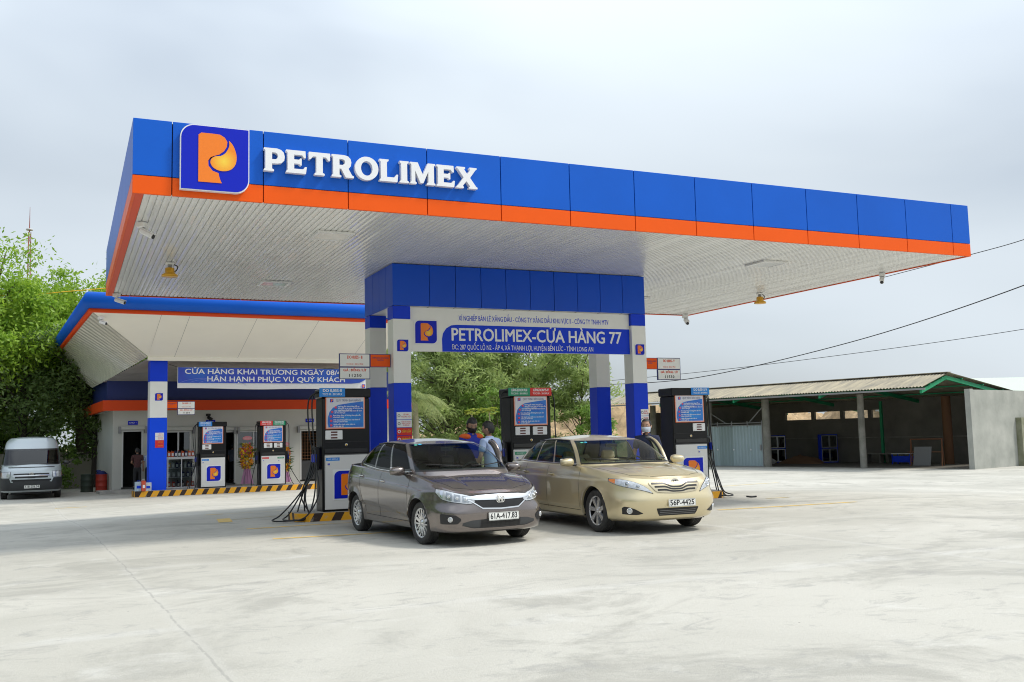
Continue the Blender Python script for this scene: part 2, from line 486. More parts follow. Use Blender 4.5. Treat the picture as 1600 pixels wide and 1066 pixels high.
# ================================================================ EMBLEM (shared mesh, 1 x 1, facing local +Z)
FLAME = bpy.data.materials.new('emblem_flame'); FLAME.use_nodes = True
_t = FLAME.node_tree; _c = _t.nodes.new('ShaderNodeTexCoord'); _m = _t.nodes.new('ShaderNodeMapping'); _m.vector_type = 'TEXTURE'
_m.inputs['Location'].default_value = (.13, -.03, 0); _m.inputs['Scale'].default_value = (.21, .21, 3)
_g = _t.nodes.new('ShaderNodeTexGradient'); _g.gradient_type = 'SPHERICAL'; _x = _t.nodes.new('ShaderNodeMix'); _x.data_type = 'RGBA'
_x.inputs[6].default_value = (.86, .24, .006, 1); _x.inputs[7].default_value = (.9, .62, .05, 1)
_t.links.new(_c.outputs['Object'], _m.inputs[0]); _t.links.new(_m.outputs[0], _g.inputs[0]); _t.links.new(_g.outputs[0], _x.inputs[0])
_t.links.new(_x.outputs[2], _t.nodes['Principled BSDF'].inputs['Base Color']); _t.nodes['Principled BSDF'].inputs['Roughness'].default_value = .4

def rounded(x0, x1, y0, y1, rs, n=8):
    """rs: corner radii BL, BR, TR, TL"""
    out = []
    for (cx, cy, a0, r) in ((x0, y0, pi, rs[0]), (x1, y0, 1.5 * pi, rs[1]), (x1, y1, 0, rs[2]), (x0, y1, .5 * pi, rs[3])):
        if r <= 0: out.append((cx, cy)); continue
        ox = cx + (r if cx == x0 else -r); oy = cy + (r if cy == y0 else -r)
        for k in range(n + 1):
            a = a0 + (pi / 2) * k / n; out.append((ox + r * cos(a), oy + r * sin(a)))
    return out
def smooth_loop(pts, n=4):
    out = []; N = len(pts)
    for i in range(N):
        p0, p1, p2, p3 = [Vector((*pts[(i + k - 1) % N], 0)) for k in range(4)]
        for k in range(n):
            t = k / n
            q = .5 * ((2 * p1) + (p2 - p0) * t + (2 * p0 - 5 * p1 + 4 * p2 - p3) * t * t + (3 * p1 - p0 - 3 * p2 + p3) * t ** 3)
            out.append((q.x, q.y))
    return out
def curve_geo(mb, loops, ext, m, M, bev=0.0):
    cu = bpy.data.curves.new('c', 'CURVE'); cu.dimensions = '2D'; cu.fill_mode = 'BOTH'; cu.extrude = ext; cu.bevel_depth = bev; cu.bevel_resolution = 1
    cu.offset = -bev
    for lp in loops:
        sp = cu.splines.new('POLY'); sp.points.add(len(lp) - 1); sp.use_cyclic_u = True
        for p, q in zip(sp.points, lp): p.co = (q[0], q[1], 0, 1)
    ob = bpy.data.objects.new('c', cu); COL.objects.link(ob)
    dg = bpy.context.evaluated_depsgraph_get(); me = bpy.data.meshes.new_from_object(ob.evaluated_get(dg))
    mb.add([M @ v.co for v in me.vertices], [list(p.vertices) for p in me.polygons], m)
    bpy.data.objects.remove(ob); bpy.data.curves.remove(cu); bpy.data.meshes.remove(me)

P_BODY = [(-.25, -.38), (.10, -.38), (.075, -.33), (.058, -.27), (.05, -.225), (-.04, -.195), (-.10, -.12), (-.105, -.04), (-.07, .015), (-.01, .045), (.06, .07), (.13, .13), (.17, .20), (.18, .28), (.14, .345), (.07, .385), (-.02, .39), (-.21, .39), (-.25, .355)]
P_FLAME = smooth_loop([(.205, .30), (.26, .24), (.30, .15), (.32, .05), (.305, -.06), (.25, -.14), (.17, -.18), (.07, -.185), (-.02, -.15), (-.07, -.08), (-.06, -.01), (0, .035), (.08, .05), (.15, .10), (.195, .18), (.21, .24)], 3)
def emblem_mesh(rim):
    g = MB(); I = Matrix.Identity(4)
    pl = rounded(-.5, .5, -.5, .5, (0, .2, 0, .2))
    if rim:
        g.prism([(x * 1.03, y * 1.03) for x, y in pl], .09, WHITE)
        g.prism(pl, .006, LOGOB, z0=.09, cap_both=False)
        curve_geo(g, [P_BODY], .004, LOGOO, Matrix.Translation((0, 0, .100)))
        curve_geo(g, [P_FLAME], .004, FLAME, Matrix.Translation((0, 0, .1008)))
    else:
        g.prism(rounded(-.56, .56, -.56, .56, (.03, .03, .03, .03)), .012, WHITE)
        g.prism(pl, .012, LOGOB, z0=.012, cap_both=False)
        curve_geo(g, [P_BODY], .006, LOGOO, Matrix.Translation((0, 0, .031)))
        curve_geo(g, [P_FLAME], .006, FLAME, Matrix.Translation((0, 0, .033)))
    return g
_EM = {}
def emblem(parent, loc, size, rz=0.0, rim=False, name='emblem'):
    if rim not in _EM:
        o = emblem_mesh(rim).build(name); _EM[rim] = o.data
        o.data.name = 'emblem'
    else:
        o = bpy.data.objects.new(name, _EM[rim]); COL.objects.link(o)
    o.parent = parent; o.matrix_local = face_M(*loc, rz) @ Matrix.Scale(size, 4)
    return o

# ================================================================ FORECOURT CANOPY
CX0, CY0, CW, CD = .762, 14.263, 16.303, 10.239
CX1, CY1 = CX0 + CW, CY0 + CD
ZB, ZM, ZT = 4.99, 5.254, 6.067
can = empty('petrol_canopy', (8.9, 19.4, 0), label='large flat petrol station canopy with blue and orange fascia on four striped columns', cat='canopy')
CO = Vector((-8.9, -19.4, 0))
class PB(MB):   # mesh in world coordinates parented to a thing at location loc
    def put(s, name, root, **k):
        iv = root.matrix_basis.inverted() if root.parent is None else (root.parent.matrix_basis @ root.matrix_basis).inverted()
        s.v = [tuple(iv @ Vector(p)) for p in s.v]
        return s.build(name, root, **k)
PW = CW / 12.8
seams = [CX0] + [CX0 + PW * (.41 + i) for i in range(13)] + [CX1]
fb, fo = PB(), PB()
G = .007
for i in range(len(seams) - 1):
    a, b = seams[i] + (G if i else 0), seams[i + 1] - (G if i < 13 else 0)
    fb.bx(a, b, CY0, CY0 + .04, ZM + .004, ZT, BLUE, bev=.004); fo.bx(a, b, CY0, CY0 + .04, ZB, ZM - .004, ORANGE, bev=.004)
    fb.bx(a, b, CY1 - .04, CY1, ZM + .004, ZT, BLUE); fo.bx(a, b, CY1 - .04, CY1, ZB, ZM - .004, ORANGE)
ys_ = [CY0 + .041] + [CY0 + .5 + 1.27 * i for i in range(8)] + [CY1 - .041]
for i in range(len(ys_) - 1):
    for x0, x1 in ((CX0, CX0 + .04), (CX1 - .04, CX1)):
        a, b = ys_[i] + (G if i else 0), ys_[i + 1] - (G if i < 8 else 0)
        fb.bx(x0, x1, a, b, ZM + .004, ZT, BLUE); fo.bx(x0, x1, a, b, ZB, ZM - .004, ORANGE)
fb.bx(CX0 + .05, CX1 - .05, CY0 + .05, CY0 + .07, ZB + .03, ZT - .02, SEAM)
for x0, x1 in ((CX0 + .05, CX0 + .07), (CX1 - .07, CX1 - .05)): fb.bx(x0, x1, CY0 + .075, CY1 - .05, ZB + .03, ZT - .02, SEAM)
fb.put('fascia', can); 
for x0, x1 in ((CX0 + .042, CX0 + .15),): fo.bx(x0, x1, CY0 + .042, CY1 - .042, ZB + .001, ZB + .012, ORANGE2)
fo.put('fascia_band', can)
rf = PB(); rf.bx(CX0 + .08, CX1 - .08, CY0 + .08, CY1 - .08, ZT - .25, ZT - .12, GREY); rf.put('roof', can)
SOFF = mat('ribbed_metal_ceiling', (.80, .80, .775), .26, metal=.10, coat=.25, var=.10, vscale=1.2, stretch=(2.5, .25, 1))
sf = PB(); x = CX0 + .152; k = 0; rows0 = []; rr = random.Random(3)
prof = []
while x < CX1 - .07:
    d = rr.uniform(-.0016, .0016)
    prof += [(x + .002, ZB + .040), (x + .007, ZB + .019 + d), (x + .046, ZB + .0165), (x + .084, ZB + .019 - d), (x + .089, ZB + .040)]
    x += .0955
prof = [p for p in prof if p[0] < CX1 - .06]
sf.grid([[(px, y, pz) for px, pz in prof] for y in (CY0 + .045, CY0 + 3.5, CY0 + 6.9, CY1 - .12)], SOFF, smooth=False)
sf.bx(CX0 + .152, CX1 - .06, CY1 - .119, CY1 - .045, ZB + .02, ZB + .06, SEAM)
sf.put('ceiling', can)

# portal box under the ceiling
BX0, BX1, BY0, BY1, BZ = 5.86, 11.745, 18.509, 20.516, 4.149
pb = PB()
xs_ = [BX0, BX0 + .78] + [BX0 + .78 + .5672 * i for i in range(1, 9)] + [BX1]
for i in range(len(xs_) - 1):
    a, b = xs_[i] + (.006 if i else 0), xs_[i + 1] - (.006 if i < 9 else 0)
    for y0, y1 in ((BY0, BY0 + .03), (BY1 - .03, BY1)): pb.bx(a, b, y0, y1, BZ, ZB + .002, BLUE_BOX)
ys2 = [BY0 + .031, BY0 + .46, BY0 + .93, BY0 + 1.4, BY1 - .031]
for i in range(4):
    for x0, x1 in ((BX0, BX0 + .03), (BX1 - .03, BX1)):
        pb.bx(x0, x1, ys2[i] + (.006 if i else 0), ys2[i + 1] - (.006 if i < 3 else 0), BZ, ZB + .002, BLUE_BOX)
pb.bx(BX0 + .035, BX1 - .035, BY0 + .035, BY1 - .035, BZ + .006, ZB - .02, SEAM)
pb.bx(BX0 + .036, BX1 - .036, BY0 + .036, BY1 - .036, BZ - .002, BZ + .004, WHITEP)
for i in range(1, 10): pb.bx(xs_[i] - .004, xs_[i] + .004, BY0 + .036, BY1 - .036, BZ - .006, BZ - .0025, SEAM)
pb.put('portal_box', can)
CWD = .365
for i, (x, y) in enumerate(((BX0, BY0), (BX1 - CWD, BY0), (BX0, BY1 - CWD), (BX1 - CWD, BY1 - CWD))):
    g = PB()
    g.bx(x, x + CWD, y, y + CWD, 3.882, BZ - .008, BLUE2, bev=.006); g.bx(x + .001, x + CWD - .001, y + .001, y + CWD - .001, 2.598, 3.880, WHITEP, bev=.006)
    g.bx(x, x + CWD, y, y + CWD, .1, 2.596, BLUE2, bev=.006)
    c = g.put('column', can)
    if i < 2:
        # notices, stacked
        nb = PB(); nx0 = x + .05 if i == 0 else x + .16; nw = .31 if i == 0 else .20
        for k, (zz, h, m) in enumerate(((2.02, .145, WHITE), (1.865, .145, WHITE), (1.71, .145, REDS), (1.555, .145, REDS))):
            nb.bx(nx0, nx0 + nw, BY0 - .012, BY0 - .001, zz - h, zz, m)
            M = face_M(nx0 + nw * .62, BY0 - .013, zz - h / 2)
            if m is WHITE:
                text_geo(nb, ('TẮT MÁY\nPHƯƠNG TIỆN', 'CẤM SỬ DỤNG\nĐIỆN THOẠI\nDI ĐỘNG')[k], .042 if k == 0 else .034, REDS, M, .001, width=nw * .62)
                nb.lathe([(.028, 0), (.028, .003), (.02, .003), (.02, 0)], BLACKM, 14, face_M(nx0 + nw * .15, BY0 - .0125, zz - h / 2))
            else:
                text_geo(nb, ('CẤM LỬA', 'CẤM HÚT THUỐC')[k - 2], .06, YELLOW, M, .001, width=nw * .6, bold=.002)
                nb.lathe([(.034, 0), (.034, .003), (.018, .003), (.018, 0)], WHITE, 14, face_M(nx0 + nw * .15, BY0 - .0125, zz - h / 2))
        nb.put('notice', can)
        e = emblem(can, (0, 0, 0), .235)
        e.matrix_local = can.matrix_basis.inverted() @ face_M(x + .195, BY0 - .002, 3.345) @ Matrix.Scale(.235, 4)
# big emblem and lettering on the fascia
e = emblem(can, (0, 0, 0), .95, rim=True)
e.matrix_local = can.matrix_basis.inverted() @ face_M(1.86, CY0 - .012, 5.555) @ Matrix.Scale(.93, 4)
def serif_letters():
    C = smooth_loop
    P = [[(0, 0), (.42, 0), (.42, .07), (.34, .11), (.34, .34), (.55, .34), (.74, .38), (.85, .5), (.87, .67), (.83, .84), (.72, .95), (.55, 1), (0, 1), (0, .93), (.06, .89), (.06, .11), (0, .07)],
         [(.34, .52), (.34, .82), (.47, .82), (.56, .77), (.59, .67), (.56, .57), (.47, .52)]]
    E = [[(0, 0), (.84, 0), (.88, .30), (.80, .30), (.72, .19), (.34, .19), (.34, .42), (.55, .42), (.60, .36), (.66, .36), (.66, .66), (.60, .66), (.55, .60), (.34, .60), (.34, .81), (.68, .81), (.76, .70), (.84, .70), (.82, 1), (0, 1), (0, .93), (.06, .89), (.06, .11), (0, .07)]]
    T = [[(.26, 0), (.70, 0), (.70, .07), (.62, .11), (.62, .81), (.76, .81), (.86, .68), (.94, .68), (.94, 1), (.02, 1), (.02, .68), (.10, .68), (.20, .81), (.34, .81), (.34, .11), (.26, .07)]]
    R = [[(0, 0), (.42, 0), (.42, .07), (.34, .11), (.34, .38), (.42, .38), (.62, .0), (.98, 0), (.98, .08), (.90, .11), (.74, .40), (.84, .52), (.87, .69), (.83, .85), (.72, .96), (.55, 1), (0, 1), (0, .93), (.06, .89), (.06, .11), (0, .07)],
         [(.34, .55), (.34, .82), (.47, .82), (.56, .78), (.59, .69), (.56, .60), (.47, .55)]]
    O = [[(.5 + .53 * cos(a), .5 + .53 * sin(a)) for a in [2 * pi * k / 28 for k in range(28)]], [(.5 + .26 * cos(a), .5 + .33 * sin(a)) for a in [-2 * pi * k / 24 for k in range(24)]]]
    L = [[(0, 0), (.82, 0), (.86, .34), (.78, .34), (.68, .20), (.34, .20), (.34, .89), (.42, .93), (.42, 1), (0, 1), (0, .93), (.06, .89), (.06, .11), (0, .07)]]
    I = [[(0, 0), (.42, 0), (.42, .07), (.35, .11), (.35, .89), (.42, .93), (.42, 1), (0, 1), (0, .93), (.07, .89), (.07, .11), (0, .07)]]
    Mm = [[(0, 0), (.30, 0), (.30, .07), (.24, .11), (.24, .62), (.48, .06), (.62, .06), (.86, .62), (.86, .11), (.79, .07), (.79, 0), (1.19, 0), (1.19, .07), (1.13, .11), (1.13, .89), (1.19, .93), (1.19, 1), (.84, 1), (.60, .44), (.36, 1), (0, 1), (0, .93), (.06, .89), (.06, .11), (0, .07)]]
    X = [[(0, 0), (.36, 0), (.36, .07), (.31, .10), (.50, .34), (.68, .10), (.62, .07), (.62, 0), (1.04, 0), (1.04, .07), (.97, .11), (.68, .51), (.95, .89), (1.01, .93), (1.01, 1), (.66, 1), (.66, .93), (.70, .89), (.54, .68), (.39, .89), (.44, .93), (.44, 1), (.02, 1), (.02, .93), (.09, .89), (.36, .51), (.07, .11), (0, .07)]]
    return [(P, .90), (E, .92), (T, .98), (R, 1.0), (O, 1.08), (L, .90), (I, .46), (Mm, 1.23), (E, .92), (X, 1.04)]
g = PB(); L_ = serif_letters(); tot = sum(w for _, w in L_) + .03 * 9; xx = 0; H_ = .345; WS = 3.38 / tot
for lp, wd in L_:
    M = face_M(2.55 + xx * WS, CY0 - .045, 5.455) @ Matrix.Diagonal((WS, H_, 1, 1))
    off = .03 if lp[0][0][0] > .9 else 0
    curve_geo(g, [[(px + off, py) for px, py in l] for l in lp], .042, LETTER, M)
    xx += wd + .03
g.put('lettering', can)

# sign hung between the columns
sg = empty('hanging_sign', (8.8, 18.62, 3.24), label='wide white and blue sign board with shop name hung between the front columns', cat='sign')
g = PB(); g.bx(6.232, 11.372, 18.60, 18.66, 3.24, 4.135, WHITEP, bev=.004); g.put('board', sg)
g = PB(); M = face_M(0, 18.599, 0)
g.prism([(6.93, 3.243), (11.37, 3.243), (11.37, 3.80), (7.25, 3.80), (7.13, 3.785), (7.02, 3.72), (6.95, 3.62), (6.925, 3.5)], .003, BLUE2, M)
g.put('blue_field', sg)
g = PB()
text_geo(g, 'XÍ NGHIỆP BÁN LẺ XĂNG DẦU - CÔNG TY XĂNG DẦU KHU VỰC II - CÔNG TY TNHH MTV', .15, BLUE2, face_M(9.07, 18.598, 3.935), .002, width=3.55)
text_geo(g, 'PETROLIMEX-CỬA HÀNG 77', .37, LETTER, face_M(9.14, 18.594, 3.585), .002, width=4.02, bold=.007)
text_geo(g, 'ĐC: 287 QUỐC LỘ N2 - ẤP 4, XÃ THẠNH LỢI, HUYỆN BẾN LỨC - TỈNH LONG AN', .145, LETTER, face_M(8.79, 18.594, 3.335), .002, width=3.3)
g.put('lettering', sg)
e = emblem(sg, (0, 0, 0), .45); e.matrix_local = sg.matrix_basis.inverted() @ face_M(6.58, 18.597, 3.635) @ Matrix.Scale(.46, 4)

# ---------------------------------------------------------------- price boards
def price_board(loc, rz, flip, code, code2, price, label, group='price boards on the columns', wW=.62, wO=.42, oclip=None):
    r = empty('price_board', loc, rz, label=label, cat='price board', group=group)
    s = -1 if flip else 1          # +1: orange part to the right, nearest the column at x=0
    x1 = 0; xo = -s * (wO if not oclip else oclip); xw = xo - s * wW
    a, b = sorted((x1, xo)); g = MB()
    fr = mat('board_frame', (.02, .025, .16), .4)
    g.bx(a, b, -.02, .02, -.13, .13, fr); g.bx(a + .012, b - .012, -.024, -.0205, -.118, .118, ORANGE)
    text_geo(g, 'THỜI GIAN BÁN HÀNG\n5H-22H', .045, fr, face_M((a + b) / 2, -.025, .03), .001, width=(b - a) * .8)
    g.build('hours_panel', r)
    a, b = sorted((xo + (-s) * .002, xw)); g = MB()
    g.bx(a, b, -.02, .02, -.13, .135, fr); g.bx(a + .014, b - .014, -.024, -.0205, -.118, .12, WHITEP)
    text_geo(g, code, .085, ORANGE2, face_M((a + b) / 2, -.025, .06), .001, width=.30, bold=.002)
    text_geo(g, code2, .05, ORANGE2, face_M((a + b) / 2, -.025, -.075), .001, width=.34)
    g.build('grade_panel', r)
    g = MB(); g.bx(a, b, -.02, .02, -.37, -.133, fr); g.bx(a + .014, b - .014, -.024, -.0205, -.356, -.145, WHITEP)
    text_geo(g, 'GIÁ : ĐỒNG / LÍT', .065, ORANGE2, face_M((a + b) / 2, -.025, -.195), .001, width=.46, bold=.002)
    text_geo(g, price, .085, BLACKM, face_M((a + b) / 2, -.025, -.30), .001, space=1.3, bold=.002)
    g.build('price_panel', r)
    return r
price_board((5.853, 18.70, 3.05), 0, False, 'DO 0,05S - II', 'TCCS 03 : 2015 / PLX', '11250', 'white and orange price board reading 11250 on the left front column')
price_board((11.752, 18.70, 3.05), 0, True, 'DO 0,001S - V', 'TCCS 03 : 2015 / PLX', '11550', 'white and orange price board reading 11550 on the right front column', oclip=.38)

# ---------------------------------------------------------------- kerbed islands
def stripe_mat(name, period, faded=0):
    m = bpy.data.materials.new(name); m.use_nodes = True; t = m.node_tree; N = t.nodes.new; L = t.links.new
    co = N('ShaderNodeTexCoord'); sp = N('ShaderNodeSeparateXYZ'); L(co.outputs['Object'], sp.inputs[0])
    def mth(op, a, b=None):
        x = N('ShaderNodeMath'); x.operation = op
        for i, q in enumerate((a, b)):
            if q is None: continue
            if isinstance(q, (int, float)): x.inputs[i].default_value = q
            else: L(q, x.inputs[i])
        return x.outputs[0]
    s = mth('ADD', mth('SUBTRACT', sp.outputs[0], mth('MULTIPLY', sp.outputs[2], .55)), mth('MULTIPLY', sp.outputs[1], 1.0))
    fr = mth('FRACT', mth('DIVIDE', mth('ADD', s, 40), period)); st = mth('GREATER_THAN', fr, .56)
    n = N('ShaderNodeTexNoise'); n.inputs['Scale'].default_value = 6; n.inputs['Detail'].default_value = 6; L(co.outputs['Object'], n.inputs['Vector'])
    a = N('ShaderNodeMix'); a.data_type = 'RGBA'; L(st, a.inputs[0]); a.inputs[6].default_value = (.80, .38, .012, 1); a.inputs[7].default_value = (.035, .018, .012, 1)
    r = N('ShaderNodeMapRange'); r.inputs['From Min'].default_value = .62; r.inputs['From Max'].default_value = .78; r.inputs['To Max'].default_value = .7; L(n.outputs[0], r.inputs[0])
    b = N('ShaderNodeMix'); b.data_type = 'RGBA'; L(r.outputs[0], b.inputs[0]); L(a.outputs[2], b.inputs[6]); b.inputs[7].default_value = (.42, .39, .34, 1)
    L(b.outputs[2], t.nodes['Principled BSDF'].inputs['Base Color']); t.nodes['Principled BSDF'].inputs['Roughness'].default_value = .6
    return m
STRIPE = stripe_mat('hazard_stripes', .40)
KTOP = mat('island_top', (.46, .44, .40), .85, var=.4, vscale=3, bump=.3)
def island(root, x0, x1, d, h, ch):
    poly = [(x0 + ch, 0), (x1 - ch, 0), (x1, ch), (x1, d - ch), (x1 - ch, d), (x0 + ch, d), (x0, d - ch), (x0, ch)]
    g = MB(); g.prism(poly, h, STRIPE); g.build('kerb', root)
    g = MB(); g.prism([(a * .997 + (x0 + x1) * .0015, .03 + b * .94) for a, b in poly], .006, KTOP, z0=h); g.build('paving', root)
isl = empty('pump_island', (3.9, 18.27, -.02), label='long front pump island edged with black and yellow stripes between the cars and columns', cat='island', group='striped pump islands')
island(isl, 0, 9.75, 1.05, .17, .22)
isl2 = empty('pump_island', (2.4, 38.36, -.43), radians(4), label='rear pump island edged with black and yellow stripes in front of the shop', cat='island', group='striped pump islands')
island(isl2, -.1, 8.4, 1.15, .23, .12)

# ---------------------------------------------------------------- fuel pumps
PBODY = mat('pump_black', (.006, .006, .007), .35, spec=.3)
PWHITE = mat('pump_white', (.70, .69, .67), .35, coat=.3)
LCD = mat('display_digits', (.10, .02, .015), .4)
POST_B = mat('poster_blue', (.03, .06, .50), .5, var=.8, vscale=3.2, vcol=(.02, .30, .75))
_pm = {}
def poster(parent, x, z):
    if 'p' not in _pm:
        g = MB(); I = Matrix.Identity(4)
        g.bx(-.385, .385, -.31, .31, 0, .010, mat('poster_border', (.80, .17, .06), .5)); g.bx(-.372, .372, -.297, .297, .010, .0125, mat('poster_rim', (.72, .55, .52), .5))
        g.bx(-.352, .352, -.277, .277, .0125, .015, mat('poster_white', (.66, .66, .72), .5))
        g.prism([(-.33, -.277), (.352, -.277), (.352, .215), (.1, .185), (-.14, .15), (-.24, .10), (-.31, .02), (-.345, -.10), (-.348, -.2)], .002, POST_B, z0=.015)
        text_geo(g, 'QUY TRÌNH BÁN HÀNG', .06, mat('poster_ink', (.12, .13, .25), .5), Matrix.Translation((.06, .232, .0165)), .001, width=.48)
        g.prism(rounded(-.30, -.235, .20, .265, (0, .012, 0, .012), 3), .002, LOGOB, z0=.015); g.prism([(-.285, .207), (-.262, .207), (-.262, .225), (-.248, .232), (-.25, .255), (-.285, .255)], .001, LOGOO, z0=.018)
        tx = (('Hướng dẫn khách hàng đỗ xe,', 'dừng đỗ xe an toàn và hỏi nhu cầu', 'mua hàng của khách'), ('Mời khách hàng xem màn hình về vị trí', 'số 0 và đơn giá'), ('Bơm hàng đúng số lượng theo yêu cầu', 'của khách hàng'), ('Mời khách hàng kiểm tra màn hình số', 'lượng và thanh toán'), ('Nhận tiền thanh toán, cảm ơn', 'và hẹn gặp lại'))
        cxs = (-.19, -.26, -.285, -.28, -.28)
        for k, ls in enumerate(tx):
            zc = .10 - k * .085
            g.lathe([(0, .0045), (.024, .0045), (.024, 0)], mat('poster_dot', (.75, .08, .16), .5), 12, Matrix.Translation((cxs[k], zc, .0165)))
            for j, l in enumerate(ls):
                text_geo(g, l, .034, LETTER, Matrix.Translation((cxs[k] + .045, zc + .017 - j * .034, .0175)), .0008, align='LEFT', bold=.001)
        o = g.build('poster'); _pm['p'] = o.data
    else:
        o = bpy.data.objects.new('poster', _pm['p']); COL.objects.link(o)
    o.parent = parent; o.matrix_local = face_M(x, -.004, z)
HOSE = mat('black_hose', (.012, .012, .013), .4)
def nozzle(parent, x, y, z, m, side):
    g = MB(); 
    g.box((x, y, z + .03), (.05, .085, .17), m, bev=.018); g.tube([(x, y - .01, z + .11), (x, y + .01, z + .2), (x, y + .09, z + .27)], [.018, .014, .012], STEEL, 8)
    g.tube([(x, y - .05, z + .08), (x, y - .085, z + .02), (x, y - .07, z - .06), (x, y - .01, z - .08)], .009, BLACK, 6)
    g.tube([(x, y, z - .05), (x, y - .01, z - .14)], .017, BLACK, 8)
    g.build('nozzle', parent)
def catm(pts, n=7):
    P = [Vector(p) for p in pts]; out = []
    for i in range(len(P) - 1):
        p0, p1, p2, p3 = P[max(0, i - 1)], P[i], P[i + 1], P[min(len(P) - 1, i + 2)]
        for k in range(n):
            t = k / n; out.append(.5 * ((2 * p1) + (p2 - p0) * t + (2 * p0 - 5 * p1 + 4 * p2 - p3) * t * t + (3 * p1 - p0 - 3 * p2 + p3) * t ** 3))
    out.append(P[-1]); return out
def fuel_pump(loc, rz, label, heads, plate_side, hoses, number='08', group='fuel pumps', wide=.93, displays=1):
    r = empty('fuel_pump', loc, rz, label=label, cat='fuel pump', group=group); W = wide / 2
    g = MB(); g.bx(-W, W, .0, .50, .0, 2.15, PBODY, bev=.02); g.bx(-W - .02, W + .02, -.03, .53, 2.15, 2.33, PBODY, bev=.02)
    g.bx(-W + .05, W - .05, -.012, -.001, 1.30, 1.32, BLACKM); g.bx(-W + .05, W - .05, -.02, -.001, 1.10, 1.19, BLACK, bev=.01); g.bx(-W + .05, W - .05, -.012, -.001, 1.07, 1.075, GREY)
    g.lathe([(0, .012), (.022, .012), (.022, 0)], mat('brass', (.6, .38, .08), .3, metal=1), 14, face_M(0, -.002, 1.25))
    g.lathe([(.022, .012), (.027, .012), (.03, 0)], CHROME, 14, face_M(0, -.002, 1.25))
    g.build('cabinet', r)
    g = MB(); g.bx(-W + .045, W - .045, -.014, -.001, .04, 1.06, PWHITE, bev=.005)
    g.bx(-W + .06, -W + .063, -.016, -.0145, .06, 1.04, GREY); g.build('service_door', r)
    emblem(r, (.02, -.015, .50), .52)
    poster(r, -.015 if displays == 1 else 0, 1.865)
    for k in range(displays):
        xd = (-.24 if plate_side < 0 else .22) if displays == 1 else (-.2 if k == 0 else .2)
        g = MB(); g.bx(xd - .165, xd + .165, -.02, -.001, 1.355, 1.53, WHITE, bev=.008)
        for z_ in (1.495, 1.445, 1.39): g.bx(xd - .06, xd + .065, -.023, -.0205, z_ - .014, z_ + .014, LCD)
        g.build('display', r)
    n = len(heads)
    for k, (t1, t2, m) in enumerate(heads):
        hw = .25
        xc = (-W + .19 if plate_side < 0 else W - .19) if n == 1 else (-.02 + (k - .5) * .5)
        g = MB(); g.bx(xc - hw + .003, xc + hw - .003, -.045, -.031, 2.17, 2.335, m)
        text_geo(g, t1, .075, LETTER, face_M(xc, -.0455, 2.285), .001, width=.36, bold=.002); text_geo(g, t2, .05, LETTER, face_M(xc, -.0455, 2.215), .001, width=.38, bold=.001)
        g.build('grade_sign', r)
        xs2 = (-W + .20 if plate_side < 0 else W - .18) if n == 1 else (-W + .21 if k == 0 else W - .21)
        g = MB(); g.bx(xs2 - .13, xs2 + .13, -.018, -.0145, .955, 1.015, m); text_geo(g, t1, .035, LETTER, face_M(xs2, -.0185, .985), .001, width=.2); g.build('grade_sticker', r)
        g = MB(); nx = xs2 - (.08 if plate_side < 0 or k == 0 else -.08)
        g.lathe([(0, .003), (.032, .003), (.032, 0)], WHITE, 16, face_M(nx, -.015, .89)); text_geo(g, number, .045, LOGOB, face_M(nx, -.0185, .89), .001, bold=.002); g.build('number_sticker', r)
    for side, cnt, spread in hoses:
        x0 = side * (W + .02)
        g = MB(); g.bx(min(x0, x0 + side * .09), max(x0, x0 + side * .09), .12, .40, .78, 1.22, BLACKM, bev=.02); g.build('nozzle_holder', r)
        for k in range(cnt):
            y = .14 + .11 * k; sp = spread * (1 - .23 * k); jx = .05 * k
            g = MB()
            if k >= 2:
                g.tube(catm([(side * (W + .08), y, 1.05), (side * (W + .17), y - .1, .75), (side * (W + .20 + jx), y - .26, .30), (side * (W + .30 * sp + .1), y - .32, -.04), (side * (W + sp * .75), y - .35 - .05 * k, -.12),
                         (side * (W + sp), y - .22, -.11), (side * (W + sp * .82), y - .05, -.04), (side * (W + .12 + sp * .42), y - .02, .22), (side * (W + .2), y - .03, .62), (side * (W + .11), y - .02, .86)]), .014, HOSE, 7); g.build('hose', r); continue
            g.tube(catm([(side * (W - .03), y, 2.25), (side * (W + .10), y, 2.24), (side * (W + .16 + jx), y, 2.05), (side * (W + .15 + jx), y - .04, 1.5), (side * (W + .12), y - .14, .9), (side * (W + .10 + jx), y - .26, .35), (side * (W + .30 * sp + .08), y - .32, -.06),
                         (side * (W + sp * .75), y - .35 - .05 * k, -.11), (side * (W + sp), y - .22, -.10), (side * (W + sp * .82), y - .05, -.03), (side * (W + .12 + sp * .42), y - .02, .22), (side * (W + .2), y - .03, .62), (side * (W + .11), y - .02, .86)]), .014, HOSE, 7)
            g.build('hose', r)
        for k in range(min(2, cnt)): nozzle(r, side * (W + .12), .08 + .16 * k, .98, mat('nozzle_blue', (.01, .03, .42), .35), side)
    return r
FP = 'tall black and white fuel pumps'
fuel_pump((4.87, 18.42, .155), 0, 'black and white fuel pump behind the grey sedan, hoses spilling at its left', [('DO 0,05S-II', 'TCCS 03 : 2015/PLX', SKYB)], -1, [(-1, 4, .95)], '08', FP)
fuel_pump((8.80, 18.42, .155), 0, 'black fuel pump with green and red grade signs between the two sedans', [('XĂNG E5 RON 92-II', 'TCCS 03 : 2015/PLX', GREENS), ('XĂNG RON 95-IV', 'TCCS 01 : 2015/PLX', REDS)], -1, [(-1, 1, .3), (1, 1, .3)], '06', FP, displays=2)
